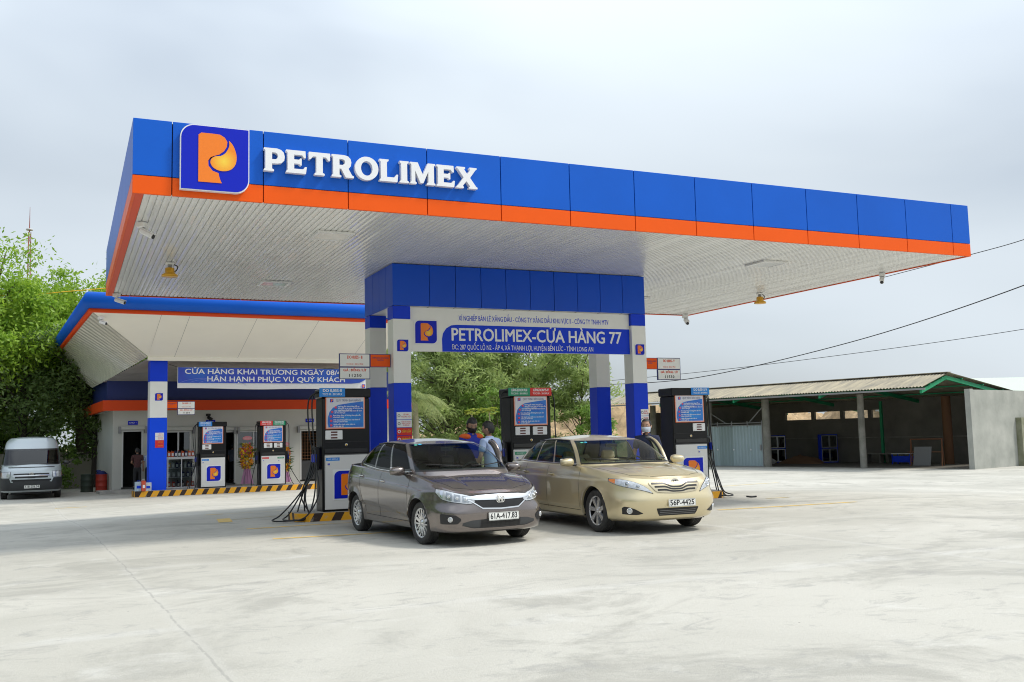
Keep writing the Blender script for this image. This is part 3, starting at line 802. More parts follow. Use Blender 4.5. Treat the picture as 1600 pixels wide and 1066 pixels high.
fuel_pump((12.78, 18.42, .155), 0, 'black and white fuel pump with blue grade sign behind the gold sedan, nearest the shed', [('DO 0,001S-V', 'TCCS 03 : 2015/PLX', SKYB)], 1, [(1, 2, .55)], '01', FP)
_e = Vector((cos(radians(4)), sin(radians(4)), 0)); _n = Vector((-sin(radians(4)), cos(radians(4)), 0)); RO = Vector((2.4, 38.36, 0))
def RL(x, y, z): return RO + _e * x + _n * y + Vector((0, 0, z))
p4 = fuel_pump(RL(2.72, .32, -.195), radians(4), 'far fuel pump with blue grade sign on the rear island beside the display case', [('DO 0,05S-II', 'TCCS 03 : 2015/PLX', SKYB)], -1, [(-1, 2, .55)], '03', FP, wide=.98)
p5 = fuel_pump(RL(5.02, .32, -.195), radians(4), 'far fuel pump with red and green grade signs beside the flower stand', [('XĂNG RON 95-III', 'TCCS 01 : 2015/PLX', REDS), ('XĂNG E5 RON 92-II', 'TCCS 03 : 2015/PLX', GREENS)], -1, [(-1, 1, .4), (1, 1, .8)], '04', FP, wide=1.02, displays=2)
for p_ in (p4, p5): p_.scale = (1, 1, 1.075)

# ================================================================ CARS
def resample(pts, n):
    L = [0.0]
    for a, b in zip(pts, pts[1:]): L.append(L[-1] + math.hypot(b[0] - a[0], b[1] - a[1]))
    out = []; j = 0
    for i in range(n + 1):
        t = L[-1] * i / n
        while j < len(L) - 2 and L[j + 1] < t: j += 1
        k = (t - L[j]) / max(1e-9, L[j + 1] - L[j]); out.append((pts[j][0] + (pts[j + 1][0] - pts[j][0]) * k, pts[j][1] + (pts[j + 1][1] - pts[j][1]) * k))
    return out
NF, NS, NR = 44, 84, 40
def ring_pts(r):
    xf, xr, W, sf, sr = r['xf'], r['xr'], r['W'], r['sf'], r['sr']; n, m, n2, m2 = r['e']
    f = []
    for k in range(241):
        ph = (pi / 2) * (1 - k / 240.0)
        f.append((sf + (xf - sf) * (max(0, sin(ph)) ** (2 / n)), W * (max(0, cos(ph)) ** (2 / m))))
    F = resample(f, NF)
    q = []
    for k in range(241):
        ph = (pi / 2) * (k / 240.0)
        q.append((sr + (xr - sr) * (max(0, sin(ph)) ** (2 / n2)), W * (max(0, cos(ph)) ** (2 / m2))))
    R = resample(q, NR)
    Sd = [(sf + (sr - sf) * k / NS, W) for k in range(1, NS)]
    pts = F + Sd + R
    z = r['z']; zf = (lambda x: z) if isinstance(z, (int, float)) else pchip(*zip(*sorted(z)))
    return [(x, y, zf(x)) for x, y in pts]
def loft(rings, sub):
    R = [ring_pts(r) for r in rings]; n = len(R[0]); out = []
    T = list(range(len(R)))
    ts = [j / sub for j in range((len(R) - 1) * sub + 1)]
    cols = []
    for i in range(n):
        fs = [pchip(T, [R[j][i][c] for j in T]) for c in range(3)]
        cols.append([Vector((fs[0](t), fs[1](t), fs[2](t))) for t in ts])
    return cols      # cols[i][j]
def deck(cols, zc, K, power=2.0):
    f = pchip(*zip(*sorted(zc))); out = []
    for c in cols:
        e = c[-1]; z0 = e.z; row = []
        for k in range(1, K + 1):
            s = 1 - k / K; row.append(Vector((e.x, e.y * s, z0 + (max(f(e.x), z0) - z0) * (1 - s ** power))))
        out.append(row)
    return out
def mir(p): return Vector((p.x, -p.y, p.z))

class Car:
    def __init__(s, sp):
        s.sp = sp
        s.low = loft(sp['low'], sp.get('lsub', 8)); s.dk = deck(s.low, sp['deck'], 22, 2.2)
        s.gh = loft(sp['gh'], sp.get('gsub', 5)); s.rf = deck(s.gh, sp['roof'], 12, 2.4)
        R = sp['arch']; zc = sp['wr']
        for c in s.low:         # wheel-arch flare
            for p in c:
                for ax in sp['axles']:
                    d = math.hypot(p.x - ax, p.z - zc)
                    if p.y > .4: p.y += .016 * math.exp(-((d - R) / .045) ** 2)
        for c in s.low:         # pressed lines along the doors
            for p in c:
                for zl, st in sp.get('crease', []):
                    if p.y > .5: p.y -= st * SM((p.z - zl(p.x)) / .022 + .5) * SM((1.9 - abs(p.x)) / .5)
        if 'hood' in sp:        # raised bonnet panel edges
            for row in s.dk:
                for p in row:
                    for yc, st in sp['hood']:
                        p.z -= st * SM((yc(p.x) - p.y) / .05 + .5) * SM((p.x - 1.0) / .2) * SM((sp['low'][-1]['xf'] - .03 - p.x) / .25)
        vs, fs = [], []
        def g(cols):
            o = len(vs); nc = len(cols[0])
            for c in cols: vs.extend(c)
            for i in range(len(cols) - 1):
                for k in range(nc - 1): fs.append((o + i * nc + k, o + i * nc + k + 1, o + (i + 1) * nc + k + 1, o + (i + 1) * nc + k))
        full = [a + b for a, b in zip(s.low, s.dk)]; full2 = [a + b for a, b in zip(s.gh, s.rf)]
        for c in (full, full2): g(c); g([[mir(p) for p in q] for q in c])
        s.bvh = BVHTree.FromPolygons(vs, fs)
    def ray(s, proj, a, z):
        if proj == 'side': o, d = Vector((a, 4, z)), Vector((0, -1, 0))
        elif proj == 'side-': o, d = Vector((a, -4, z)), Vector((0, 1, 0))
        elif proj == 'front': o, d = Vector((5, a, z)), Vector((-1, 0, 0))
        elif proj == 'rear': o, d = Vector((-5, a, z)), Vector((1, 0, 0))
        elif proj == 'top': o, d = Vector((a, z, 4)), Vector((0, 0, -1))
        else:
            x0 = s.sp['px0']; t = radians(a); d = Vector((-cos(t), -sin(t), 0)); o = Vector((x0, 0, z)) - d * 4
        for j in (0, .002, -.002, .008, -.008):
            h = s.bvh.ray_cast(o + d.cross(Vector((0, 0, 1))) * j + (Vector((0, j, 0)) if proj == 'top' else Vector()), d)
            if h[0] is not None: break
        if h[0] is None: return None, None
        n = h[1]
        if n.dot(d) > 0: n = -n
        return h[0], n
    def patch(s, mb, proj, a0, a1, lo, hi, m, ns=24, nt=6, off=.004, thick=0.0, yoff=None):
        """ruled patch laid on the body between two curves; standing off by off"""
        rows = []
        for i in range(ns + 1):
            a = a0 + (a1 - a0) * i / ns; l, h = lo(a), hi(a); row = []
            for k in range(nt + 1):
                z = l + (h - l) * k / nt; p, n = s.ray(proj, a, z)
                if p is None:
                    p, n = last
                last = (p, n); row.append(p + n * off)
            rows.append(row)
        mb.grid(rows, m, True)
        # rim down to the body
        loop = rows[0] + [r[-1] for r in rows[1:]] + rows[-1][::-1][1:] + [r[0] for r in rows[::-1]][1:-1]
        c = sum(loop, Vector()) / len(loop)
        inn = [p + (c - p).normalized() * .001 - Vector(( .012 if proj != 'side' and proj != 'side-' else 0, 0, 0)) for p in loop]
        return rows
    def line(s, mb, proj, pts, wd, m, off=.0015, n=14):
        P = []
        for (a, b) in zip(pts, pts[1:]):
            for k in range(n): P.append((a[0] + (b[0] - a[0]) * k / n, a[1] + (b[1] - a[1]) * k / n))
        P.append(pts[-1]); L = []
        for q in P:
            p, nn = s.ray(proj, *q)
            if p is not None: L.append((p + nn * off, nn))
        rows = []
        for i, (p, nn) in enumerate(L):
            d = (L[min(i + 1, len(L) - 1)][0] - L[max(i - 1, 0)][0]).normalized(); sd = d.cross(nn).normalized(); rows.append([p - sd * wd / 2, p + sd * wd / 2])
        if len(rows) > 1: mb.grid(rows, m, True)

def sym(fn, side):  # both sides helper
    return fn

def wheel(parent, x, y, r, wdt, style, side, name='wheel', steer=0.0):
    w_ = empty(name, (x, y, r), steer, parent=parent)
    M = Matrix.Rotation(-pi / 2 * side, 4, 'X')      # local Z -> outward
    g = MB(); h = wdt / 2; ri = r * .675
    prof = [(ri, h * .78), (ri + .012, h * .92), (r * .84, h * 1.02), (r * .93, h * .97), (r * .985, h * .80)]
    tr = [(r, h * .66)]
    for k in (.44, .15, -.15, -.44): tr += [(r, h * (k + .045)), (r - .008, h * (k + .035)), (r - .008, h * (k - .035)), (r, h * (k - .045))]
    prof += tr + [(r, -h * .66)] + [(a, -b) for a, b in prof[::-1]]
    g.lathe(prof, RUBBER, 48, M); g.build('tyre', w_)
    g = MB()
    silver = mat('alloy_silver', (.80, .80, .81), .25, metal=.75); dark = mat('alloy_dark', (.012, .012, .013), .4, metal=.3)
    face = h * .62
    g.lathe([(ri - .004, h * .80), (ri + .006, h * .86), (ri + .004, h * .72), (ri - .012, h * .66)], silver, 48, M); g.lathe([(ri - .012, h * .66), (ri - .028, -h * .7)], dark, 48, M)
    g.lathe([(0, -h * .3), (ri - .02, -h * .3)], mat('brake_dark', (.02, .02, .02), .6), 32, M)
    g.lathe([(0, -h * .1), (ri * .55, -h * .1), (ri * .55, -h * .2)], mat('brake_disc', (.07, .07, .07), .5, metal=.6), 32, M)
    def spoke(a, w0, w1, r0, r1, m, zo=0.0, skew=0.0, th=.03):
        vs = []
        for rr_, ww, aa, zz in ((r0, w0, a, face + .0 + zo), (r1, w1, a + skew, h * .74 + zo)):
            c, s2 = cos(aa), sin(aa)
            for sx, dz in ((-1, 0), (1, 0), (1, -th), (-1, -th)): vs.append(M @ Vector((c * rr_ - s2 * ww * sx, s2 * rr_ + c * ww * sx, zz + dz)))
        g.add(vs, [[0, 1, 5, 4], [1, 2, 6, 5], [2, 3, 7, 6], [3, 0, 4, 7], [0, 3, 2, 1], [4, 5, 6, 7]], m)
    if style == 'twin':
        for k in range(5):
            a = 2 * pi * k / 5 + .3
            for b_ in (0, pi / 5):
                for q in (-1, 1):
                    spoke(a + b_ + q * .13, .016, .010, .05, ri * .62, silver, .002, skew=q * (.02 if b_ else -.04)); spoke(a + b_ + q * (.15 if b_ else .09), .012, .009, ri * .60, ri - .006, silver, .002, skew=q * (.10 if b_ else -.05), th=.02)
                spoke(a + b_, .018, .030, .03, ri - .01, dark, -.022)
    elif style == 'seven':
        for k in range(7): spoke(2 * pi * k / 7 + .2, .020, .036, .035, ri - .006, silver, .004, skew=.10, th=.045)
    else:
        g.lathe([(0, face + .01), (ri * .5, face + .012), (ri * .9, face - .01), (ri, face + .012)], mat('steel_wheel', (.2, .2, .2), .5, metal=.5), 32, M)
    g.lathe([(0, face + .016), (.028, face + .014), (.034, face + .004), (.07, face), (.075, face - .03)], silver, 24, M)
    for k in range(5):
        a = 2 * pi * k / 5; g.lathe([(0, .003), (.009, .003), (.009, 0)], dark, 8, M @ Matrix.Translation((.052 * cos(a), .052 * sin(a), face)))
    g.build('rim', w_)
    return w_

def plate(parent, x, y, z, txt, tilt=0.0, wd=.47, hh=.11):
    """number plate facing local +X"""
    B = Matrix.Translation((x, y, z)) @ Matrix.Rotation(tilt, 4, 'Y') @ Matrix(((0, 0, 1, 0), (1, 0, 0, 0), (0, 1, 0, 0), (0, 0, 0, 1)))
    g = MB(); g.prism(rounded(-wd / 2, wd / 2, -hh / 2, hh / 2, (.012,) * 4, 3), .006, mat('plate_white', (.74, .74, .70), .45), M=B, z0=-.003)
    g.tube([B @ Vector(p) for p in ((-wd / 2 + .008, -hh / 2 + .006, .004), (wd / 2 - .008, -hh / 2 + .006, .004), (wd / 2 - .008, hh / 2 - .006, .004), (-wd / 2 + .008, hh / 2 - .006, .004), (-wd / 2 + .008, -hh / 2 + .006, .004))], .0015, BLACKM, 4)
    text_geo(g, txt, .108, BLACKM, B @ Matrix.Translation((0, 0, .0045)), .001, width=wd * .88, bold=.0015)
    return g.build('number_plate', parent)

def seat(g, x, y, m, w=.50, hr=True):
    g.box((x, y, .42), (.52, w, .18), m, bev=.05)
    Mx = Matrix.Rotation(radians(-14), 3, 'Y')
    g.box((x - .30, y, .76), (.14, w - .02, .62), m, M=Mx, bev=.05)
    if hr: g.box((x - .40, y, 1.13), (.09, .25, .17), m, M=Mx, bev=.04); g.tube([(x - .38, y - .05, 1.0), (x - .39, y - .05, 1.08)], .007, CHROME, 6); g.tube([(x - .38, y + .05, 1.0), (x - .39, y + .05, 1.08)], .007, CHROME, 6)

def build_car(sp, name, loc, rz, label, cat, group=None):
    car = Car(sp); root = empty(name, loc, rz, label=label, cat=cat, group=group)
    paint = sp['paint']; R = sp['arch']; wr = sp['wr']; ax = sp['axles']
    IN = {}
    # ------------- lower body with wheel openings
    g = MB(); dx = sp.get('door')            # (x rear, x front) of the open left front door
    nlow = len(car.low[0])
    full = [a + b for a, b in zip(car.low, car.dk)]
    for side in (1, -1):
        V = []; n = len(full); nc = len(full[0]); keep = []; cut = set(); kept = set()
        for i in range(n - 1):
            for k in range(nc - 1):
                ids = (i * nc + k, i * nc + k + 1, (i + 1) * nc + k + 1, (i + 1) * nc + k)
                c = (full[i][k] + full[i][k + 1] + full[i + 1][k + 1] + full[i + 1][k]) / 4
                if k < nlow - 1 and c.y > .35 and any(math.hypot(c.x - a, c.z - wr) < R for a in ax): cut.update(ids); continue
                if dx and side == 1 and k < nlow - 1 and dx[0] < c.x < dx[1] and c.z > .27: continue
                keep.append(ids); kept.update(ids)
        rimv = cut & kept
        for i in range(n):
            for k in range(nc):
                p = full[i][k].copy()
                if i * nc + k in rimv:
                    a = min(ax, key=lambda q: abs(p.x - q)); d = math.hypot(p.x - a, p.z - wr); q = R / max(d, 1e-4); p.x = a + (p.x - a) * q; p.z = wr + (p.z - wr) * q
                V.append(Vector((p.x, p.y * side, p.z)))
        fs = [ids if side == 1 else ids[::-1] for ids in keep]
        g.add(V, fs, paint, True)
    # ------------- greenhouse
    gi, gj = sp['win_i'], sp['win_j']         # windows: list of (kind, i0, i1); rows j0..j1
    ngh = len(car.gh[0]); fg = [a + b for a, b in zip(car.gh, car.rf)]; n = len(fg); nc = len(fg[0])
    def win_of(i, k):
        for w_ in gi:
            if w_[1] <= i < w_[2] and w_[3] <= k < w_[4]: return w_
        return None
    for side in (1, -1):
        V = [Vector((p.x, p.y * side, p.z)) for c in fg for p in c]; fs = []
        for i in range(n - 1):
            for k in range(nc - 1):
                if k < ngh - 1 and (win_of(i, k)): continue
                if dx and side == 1 and k < ngh - 1 and gi[1][1] - 1 <= i < gi[1][2] + 1 and k < gi[1][4] + 1: continue
                ids = (i * nc + k, i * nc + k + 1, (i + 1) * nc + k + 1, (i + 1) * nc + k); fs.append(ids if side == 1 else ids[::-1])
        g.add(V, fs, paint, True)
    # lips of the wheel openings, sills
    for side in (1, -1):
        for a in ax:
            P = []
            for k in range(0, 41):
                t = radians(-22 + 224 * k / 40); xx, zz = a + cos(t) * R, wr + sin(t) * R
                if zz < .245: continue
                h, nn = car.ray('side' if side == 1 else 'side-', a + cos(t) * (R + .004), wr + sin(t) * (R + .004))
                if h is None: continue
                P.append(Vector((xx, h.y, zz)))
            if len(P) > 2:
                g.grid([[p + Vector((0, side * .003, 0)), p + Vector((0, -side * .03, 0))] for p in P], paint)
                g.grid([[p + Vector((0, -side * .03, 0)), Vector((p.x, side * .42, p.z))] for p in P], BLACKM)
    body = g.build('body', root)
    g = MB()
    xs0, xs1 = sp['low'][0]['xr'] + .1, sp['low'][0]['xf'] - .1
    g.bx(xs0, xs1, -.62, .62, .19, .26, BLACKM)
    # inner wheel wells and cabin tub
    g.bx(ax[1] - .5, ax[1] + .45, -.5, .5, .27, .62, BLACKM); g.bx(ax[0] - .5, ax[0] + .62, -.5, .5, .27, .62, BLACKM)
    g.build('underbody', root)
    # ------------- glass
    frit = mat('window_seal', (.010, .010, .011), .35, coat=.3)
    for w_ in gi:
        kind, i0, i1, j0, j1 = w_[:5]
        for side in ((1,) if kind in ('windscreen', 'rear_window') else (1, -1)):
            if dx and side == 1 and w_ is gi[1]: continue
            gm = sp['glass_f'] if kind == 'windscreen' else sp['glass_s']
            def inset(p, i, k, sd):
                return Vector((p.x, p.y * sd, p.z))
            g = MB()
            if kind in ('windscreen', 'rear_window'):
                rng_ = range(i0, i1 + 1) if kind == 'windscreen' else range(i0, i1 + 1)
                cols = [[inset(fg[i][k], i, k, 1) for k in range(j0, j1 + 1)] for i in rng_]; cols2 = [[mir(p) for p in c] for c in cols]
                allc = (cols[::-1] + cols2[1:]) if kind == 'windscreen' else (cols + cols2[::-1][1:])
            else:
                allc = [[inset(fg[i][k], i, k, side) for k in range(j0, j1 + 1)] for i in range(i0, i1 + 1)]
            A = len(allc); B_ = len(allc[0]); c0 = sum((allc[0][0], allc[-1][-1], allc[0][-1], allc[-1][0]), Vector()) / 4
            # border (seal) and clear area
            bw = 1
            for i in range(A - 1):
                for k in range(B_ - 1):
                    edge = i < w_[5] or i >= A - 1 - w_[5] or k < 1 or k >= B_ - 1 - (1 if kind != 'windscreen' else 1)
                    g.add([allc[i][k], allc[i + 1][k], allc[i + 1][k + 1], allc[i][k + 1]], [[0, 1, 2, 3]], frit if edge else gm, True)
            o = g.build(kind, root)
            bm = bmesh.new(); bm.from_mesh(o.data); bmesh.ops.remove_doubles(bm, verts=bm.verts, dist=1e-4); bmesh.ops.recalc_face_normals(bm, faces=bm.faces); bm.to_mesh(o.data); bm.free()
    if sp.get('strip'):
        for side in (1, -1):
            if dx and side == 1: continue
            g = MB(); i0_, i1_ = gi[1][1], gi[3][2]
            P = [Vector((fg[i][gi[1][3]].x, fg[i][gi[1][3]].y * side + side * .006, fg[i][gi[1][3]].z - .004)) for i in range(i0_, i1_ + 1)]
            g.tube(P, .009, CHROME, 6)
            P = [Vector((fg[i][gi[1][4]].x, fg[i][gi[1][4]].y * side + side * .006, fg[i][gi[1][4]].z + .004)) for i in range(i0_, i1_ + 1)]
            g.tube(P, .008, BLACK, 6); g.build('window_trim', root)
    # ------------- interior
    g = MB(); im = sp['seat']; xw = sp['xw']
    for y in (-.37, .37): seat(g, xw - 1.02, y, im)
    g.box((xw - 1.98, 0, .42), (.5, 1.2, .2), im, bev=.05); g.box((xw - 2.26, 0, .76), (.14, 1.2, .58), im, M=Matrix.Rotation(radians(-18), 3, 'Y'), bev=.05)
    for y in (-.36, .36): g.box((xw - 2.34, y, 1.06), (.09, .24, .13), im, bev=.03)
    g.build('seat_row', root)
    g = MB(); dm = sp['dash']; g.box((xw - .22, 0, sp['dz']), (.42, 1.28, .18), dm, bev=.06); g.box((xw - .3, 0, .55), (.25, .3, .5), dm, bev=.04)
    M = Matrix.Translation((xw - .55, .37, sp['dz'] + .0)) @ Matrix.Rotation(radians(-68), 4, 'Y')
    g.tube([M @ Vector((.18 * cos(2 * pi * k / 28), .18 * sin(2 * pi * k / 28), 0)) for k in range(29)], .014, BLACKM, 6, caps=False)
    g.tube([M @ Vector((0, -.17, 0)), M @ Vector((0, .17, 0))], .016, BLACKM, 6); g.tube([M @ Vector((0, 0, 0)), M @ Vector((0, 0, -.2))], .03, BLACKM, 8)
    g.box((xw - .62, 0, sp['mz']), (.03, .22, .06), BLACKM, bev=.01)
    g.build('dashboard', root)
    # ------------- seams
    g = MB(); sm = SEAM
    for pr in ('side', 'side-'):
        for ln in sp['seams']: car.line(g, pr, ln, .007, sm)
    for ln in sp.get('tseams', []):
        for s_ in (1, -1): car.line(g, 'top', [(x, y * s_) for x, y in ln], .008, sm)
    g.build('panel_gap', root)
    # ------------- mirrors
    door = None
    if dx:
        hx, hy = dx[1], sp['W'] - .02
        door = empty('door', (hx, hy, 0), radians(sp['door_open']), parent=root)
        Hh = Vector((hx, hy, 0)); g = MB()
        sel = [i for i in range(len(car.low)) if dx[0] + .006 <= car.low[i][nlow // 2].x <= dx[1] - .006]
        ks = [k for k in range(nlow) if car.low[sel[0]][k].z > .285]
        outer = [[car.low[i][k] - Hh for k in ks] for i in sel]; inner = [[p - Vector((0, .06, 0)) for p in r] for r in outer]
        g.grid(outer, paint); g.grid(inner, mat('door_trim', sp['trim'], .7))
        for a, b in ((outer[0], inner[0]), (outer[-1], inner[-1]), ([r[0] for r in outer], [r[0] for r in inner]), ([r[-1] for r in outer], [r[-1] for r in inner])): g.grid([a, b], paint, False)
        w_ = gi[1]; cs = range(w_[1], w_[2] + 1); j0, j1 = w_[3], w_[4]
        lp = [fg[w_[1]][k] for k in range(0, j1 + 1)] + [fg[i][j1] for i in cs] + [fg[w_[2]][k] for k in range(j1, -1, -1)]
        g.tube([p - Hh - Vector((0, .012, 0)) for p in lp], .034, paint, 8); g.tube([p - Hh + Vector((0, -.045, 0)) for p in lp], .022, BLACK, 6)
        lo = [fg[i][j0] - Hh for i in cs]; g.tube([p - Vector((0, .02, .02)) for p in lo], .024, BLACK, 6)
        bm_ = g.build('door_panel', door)
        g = MB(); g.grid([[fg[i][k] - Hh - Vector((0, .02, 0)) for k in range(j0, j1 + 1)] for i in cs], sp['glass_s']); g.build('door_window', door)
    for side in (-1, 1):
        mx_, my_, mz_ = sp['mirror']; par = root; o_ = Vector((0, 0, 0))
        if side == 1 and door: par = door; o_ = -Vector((hx, hy, 0))
        c = Vector((mx_, my_ * side, mz_)) + o_; g = MB()
        vs = []; n_ = 14
        g.blob(c, (.085, .125, .075), sp['mpaint'], 18, 12)
        v2 = []
        for i_, p in enumerate(g.v):
            x_ = p[0] - c.x
            if x_ < -.03: p = (c.x - .03 + (x_ + .03) * .1, p[1], p[2])
            ty = side * (p[1] - c.y) / .125; tz = (p[2] - c.z) / .075
            qy = math.copysign(abs(ty) ** .72, ty); qz = math.copysign(abs(tz) ** .78, tz) * (.86 + .14 * -qy)
            v2.append((p[0], c.y + side * qy * .118, c.z + qz * .078))
        g.v = v2
        g.box(c + Vector((-.037, 0, 0)), (.004, .20, .11), CHROME, bev=.002)
        g.box(c + Vector((-.0, -side * .115, -.045)), (.06, .10, .035), BLACK, bev=.01)
        g.build('mirror', par)
    for pr, sd in (('side', 1), ('side-', -1)):
        for hx_, hz_ in sp['handles']:
            if dx and sd == 1 and dx[0] < hx_ < dx[1]: continue
            p, nn = car.ray(pr, hx_, hz_)
            g = MB(); g.tube([p + Vector((-.095, 0, .004)), p + Vector((-.07, sd * .03, .004)), p + Vector((.05, sd * .032, 0)), p + Vector((.085, sd * .004, -.002))], [.010, .013, .013, .010], sp['handle_m'], 8)
            g.blob(p + Vector((-.02, -sd * .002, -.006)), (.07, .006, .028), BLACK, 12, 6); g.build('door_handle', root)
    for a in ax:
        for side in (-1, 1): wheel(root, a, side * sp['track'] / 2, wr, sp['tw'], sp['wheel'], side, steer=(sp.get('steer', 0) if a == ax[0] else 0))
    return root, car

E4 = (2.6, 3.4, 2.8, 3.2)
def rg(xf, xr, W, z, sf, sr, e=E4): return dict(xf=xf, xr=xr, W=W, z=z, sf=sf, sr=sr, e=e)
HL = mat('headlight_clear', (.66, .68, .70), .12, metal=.35, coat=1.0, var=.35, vscale=22)
HLD = mat('headlight_inner', (.34, .36, .38), .15, metal=.7, coat=1.0)
AMBER = mat('amber_lens', (.80, .22, .03), .15, coat=1.0)
REDL = mat('red_lens', (.42, .01, .012), .15, coat=1.0)
GRILL = mat('grille_black', (.010, .010, .011), .4)

def lens(g, p, n, r, m1, m2):
    q = n.to_track_quat('Z', 'Y').to_matrix().to_4x4(); M = Matrix.Translation(p) @ q
    g.lathe([(r, .0), (r, .010), (r * .86, .012), (r * .80, .006)], m1, 20, M); g.lathe([(r * .82, .006), (r * .5, .012), (0, .016)], m2, 20, M)

# ---------------------------------------------------------------- grey-brown compact sedan
PG = mat('metallic_grey_brown', (.20, .172, .162), .24, metal=.8, coat=1.0)
E5 = (6.0, 3.4, 3.4, 3.4)
E5b = (3.6, 3.4, 3.2, 3.4)
EG = (3.2, 5.0, 2.6, 4.0)
city = dict(W=.8475, low=[
    rg(2.07, -2.10, .74, .185, 1.1, -1.2, E5), rg(2.16, -2.18, .81, .215, 1.1, -1.2, E5), rg(2.205, -2.215, .835, .33, 1.1, -1.2, E5), rg(2.215, -2.22, .845, [(2.3, .45), (0, .50), (-2.3, .52)], 1.1, -1.2, E5),
    rg(2.20, -2.215, .8475, [(2.3, .565), (1.2, .66), (0, .70), (-2.3, .78)], 1.1, -1.2, E5b), rg(2.165, -2.19, .832, [(2.3, .655), (1.6, .775), (0, .86), (-2.3, .95)], 1.1, -1.2, E5b),
    rg(2.10, -2.14, .785, [(2.1, .715), (1.75, .835), (1.3, .93), (.9, .97), (0, .99), (-1.3, 1.065), (-1.9, 1.085), (-2.15, 1.04)], 1.1, -1.2, E5b)],
    deck=[(2.10, .715), (2.0, .785), (1.75, .89), (1.3, .98), (1.05, 1.015), (.8, 1.03), (-1.5, 1.10), (-1.9, 1.115), (-2.15, 1.04)],
    gh=[rg(1.40, -1.88, .765, [(1.3, .92), (-1.9, 1.02)], .74, -.85, EG), rg(1.30, -1.80, .757, [(1.3, 1.012), (1.1, 1.012), (.7, .985), (-.2, 1.0), (-1.25, 1.085), (-1.8, 1.12)], .70, -.80, EG),
        rg(.94, -1.52, .71, [(1, 1.215), (0, 1.225), (-1.5, 1.255)], .50, -.74, EG), rg(.58, -1.26, .64, [(.6, 1.355), (-.4, 1.392), (-1.3, 1.36)], .28, -.66, EG), rg(.42, -1.12, .575, [(.4, 1.415), (-.4, 1.45), (-1.1, 1.415)], .12, -.60, EG)],
    roof=[(.42, 1.415), (.2, 1.46), (-.25, 1.50), (-.7, 1.48), (-1.12, 1.415)],
    strip=1, gsub=6, arch=.352, wr=.302, axles=(1.33, -1.27), track=1.485, tw=.19, wheel='twin', px0=.9, paint=PG, mpaint=PG, steer=.04,
    hood=[(pchip([1.0, 2.0], [.50, .34]), .016)],
    crease=[(pchip([-2, .9, 1.4], [.93, .80, .76]), .020), (pchip([-1, .2, .9], [.50, .45, .37]), -.026)],
    glass_f=glass_mat('windscreen_glass', (.52, .66, .63), .04, fs=.7), glass_s=glass_mat('tinted_glass', (.02, .026, .023), .03, fs=.35),
    seat=mat('dark_seat', (.035, .035, .037), .85), dash=mat('dark_dash', (.02, .02, .021), .6), trim=(.05, .05, .052), dz=.94, mz=1.32, xw=1.10,
    win_i=[('windscreen', 0, 34, 6, 23, 1), ('side_window', 38, 78, 7, 22, 1), ('side_window', 81, 117, 7, 22, 1), ('quarter_window', 119, 138, 7, 21, 1), ('rear_window', 150, 168, 6, 22, 1)], win_j=None,
    door=(-.20, .92), door_open=-28, mirror=(.70, .915, 1.02), handles=[(-.06, .855), (-1.02, .915)], handle_m=CHROME,
    seams=[[(.95, .34), (.96, .62), (.93, .95)], [(-.19, .30), (-.20, .98)], [(-1.05, 1.03), (-1.06, .86), (-.98, .66), (-.88, .52), (-.80, .36)], [(.95, .30), (-.80, .32)], [(-1.5, .98), (-1.62, .95), (-1.64, .88)]],
    tseams=[[(2.02, .30), (2.03, .0)], [(2.01, .32), (1.90, .58), (1.6, .70), (1.15, .735)]])
croot, ccar = build_car(city, 'sedan_car', (5.31, 14.72, 0), radians(-85.5), 'grey brown metallic compact sedan with number 61A-417.83 parked by the left pump', 'car', 'sedans parked at the pumps')
def P_(xs, ys): return pchip(xs, ys)
for sd in (1, -1):
    g = MB()
    lo = P_([16, 19, 28, 36, 42.5], [.610, .580, .600, .640, .750]); hi = P_([16, 19, 28, 36, 42.5], [.645, .690, .738, .778, .80])
    f_lo = (lambda a: lo(abs(a))); f_hi = (lambda a: hi(abs(a)))
    ccar.patch(g, 'polar', sd * 16, sd * 42.5, f_lo, f_hi, BLACK, 30, 6, .003)
    ccar.patch(g, 'polar', sd * 16.8, sd * 41.8, lambda a: lo(abs(a)) + .008, lambda a: hi(abs(a)) - .009, HL, 30, 6, .008)
    for a0, a1 in ((20, 24), (25.2, 29), (30.2, 34)):
        ccar.patch(g, 'polar', sd * a0, sd * a1, lambda a: lo(abs(a)) + .022, lambda a: hi(abs(a)) - .026, HLD, 5, 3, .010)
        am = (a0 + a1) / 2; p, n = ccar.ray('polar', sd * am, (lo(am) + hi(am)) / 2); lens(g, p + n * .008, n, .024, CHROME, HL)
    ccar.patch(g, 'polar', sd * 36, sd * 38, lambda a: lo(abs(a)) + .02, lambda a: hi(abs(a)) - .02, CHROME, 3, 3, .011)
    g.build('headlight', croot)
    g = MB()     # fog lamp in its dark pocket
    lo2 = lin([24.5, 27, 36.5, 38], [.375, .32, .32, .335]); hi2 = lin([24.5, 28, 36.5, 38], [.385, .44, .46, .45])
    ccar.patch(g, 'polar', sd * 25, sd * 37.5, lambda a: lo2(abs(a)), lambda a: hi2(abs(a)), mat('pocket_black', (.018, .018, .02), .5), 20, 4, .004)
    p, n = ccar.ray('polar', sd * 31, .385); lens(g, p + n * .004, n, .036, CHROME, HL); g.build('fog_lamp', croot)
    g = MB(); ccar.patch(g, 'side' if sd == 1 else 'side-', -2.10, -1.86, P_([-2.10, -1.86], [.80, .90]), P_([-2.10, -1.86], [.95, .945]), REDL, 8, 4, .005); g.build('tail_lamp', croot)
g = MB()
ghi = P_([-.46, -.3, 0, .3, .46], [.648, .672, .685, .672, .648]); glo = lin([-.46, -.44, -.28, 0, .28, .44, .46], [.640, .630, .522, .510, .522, .630, .640])
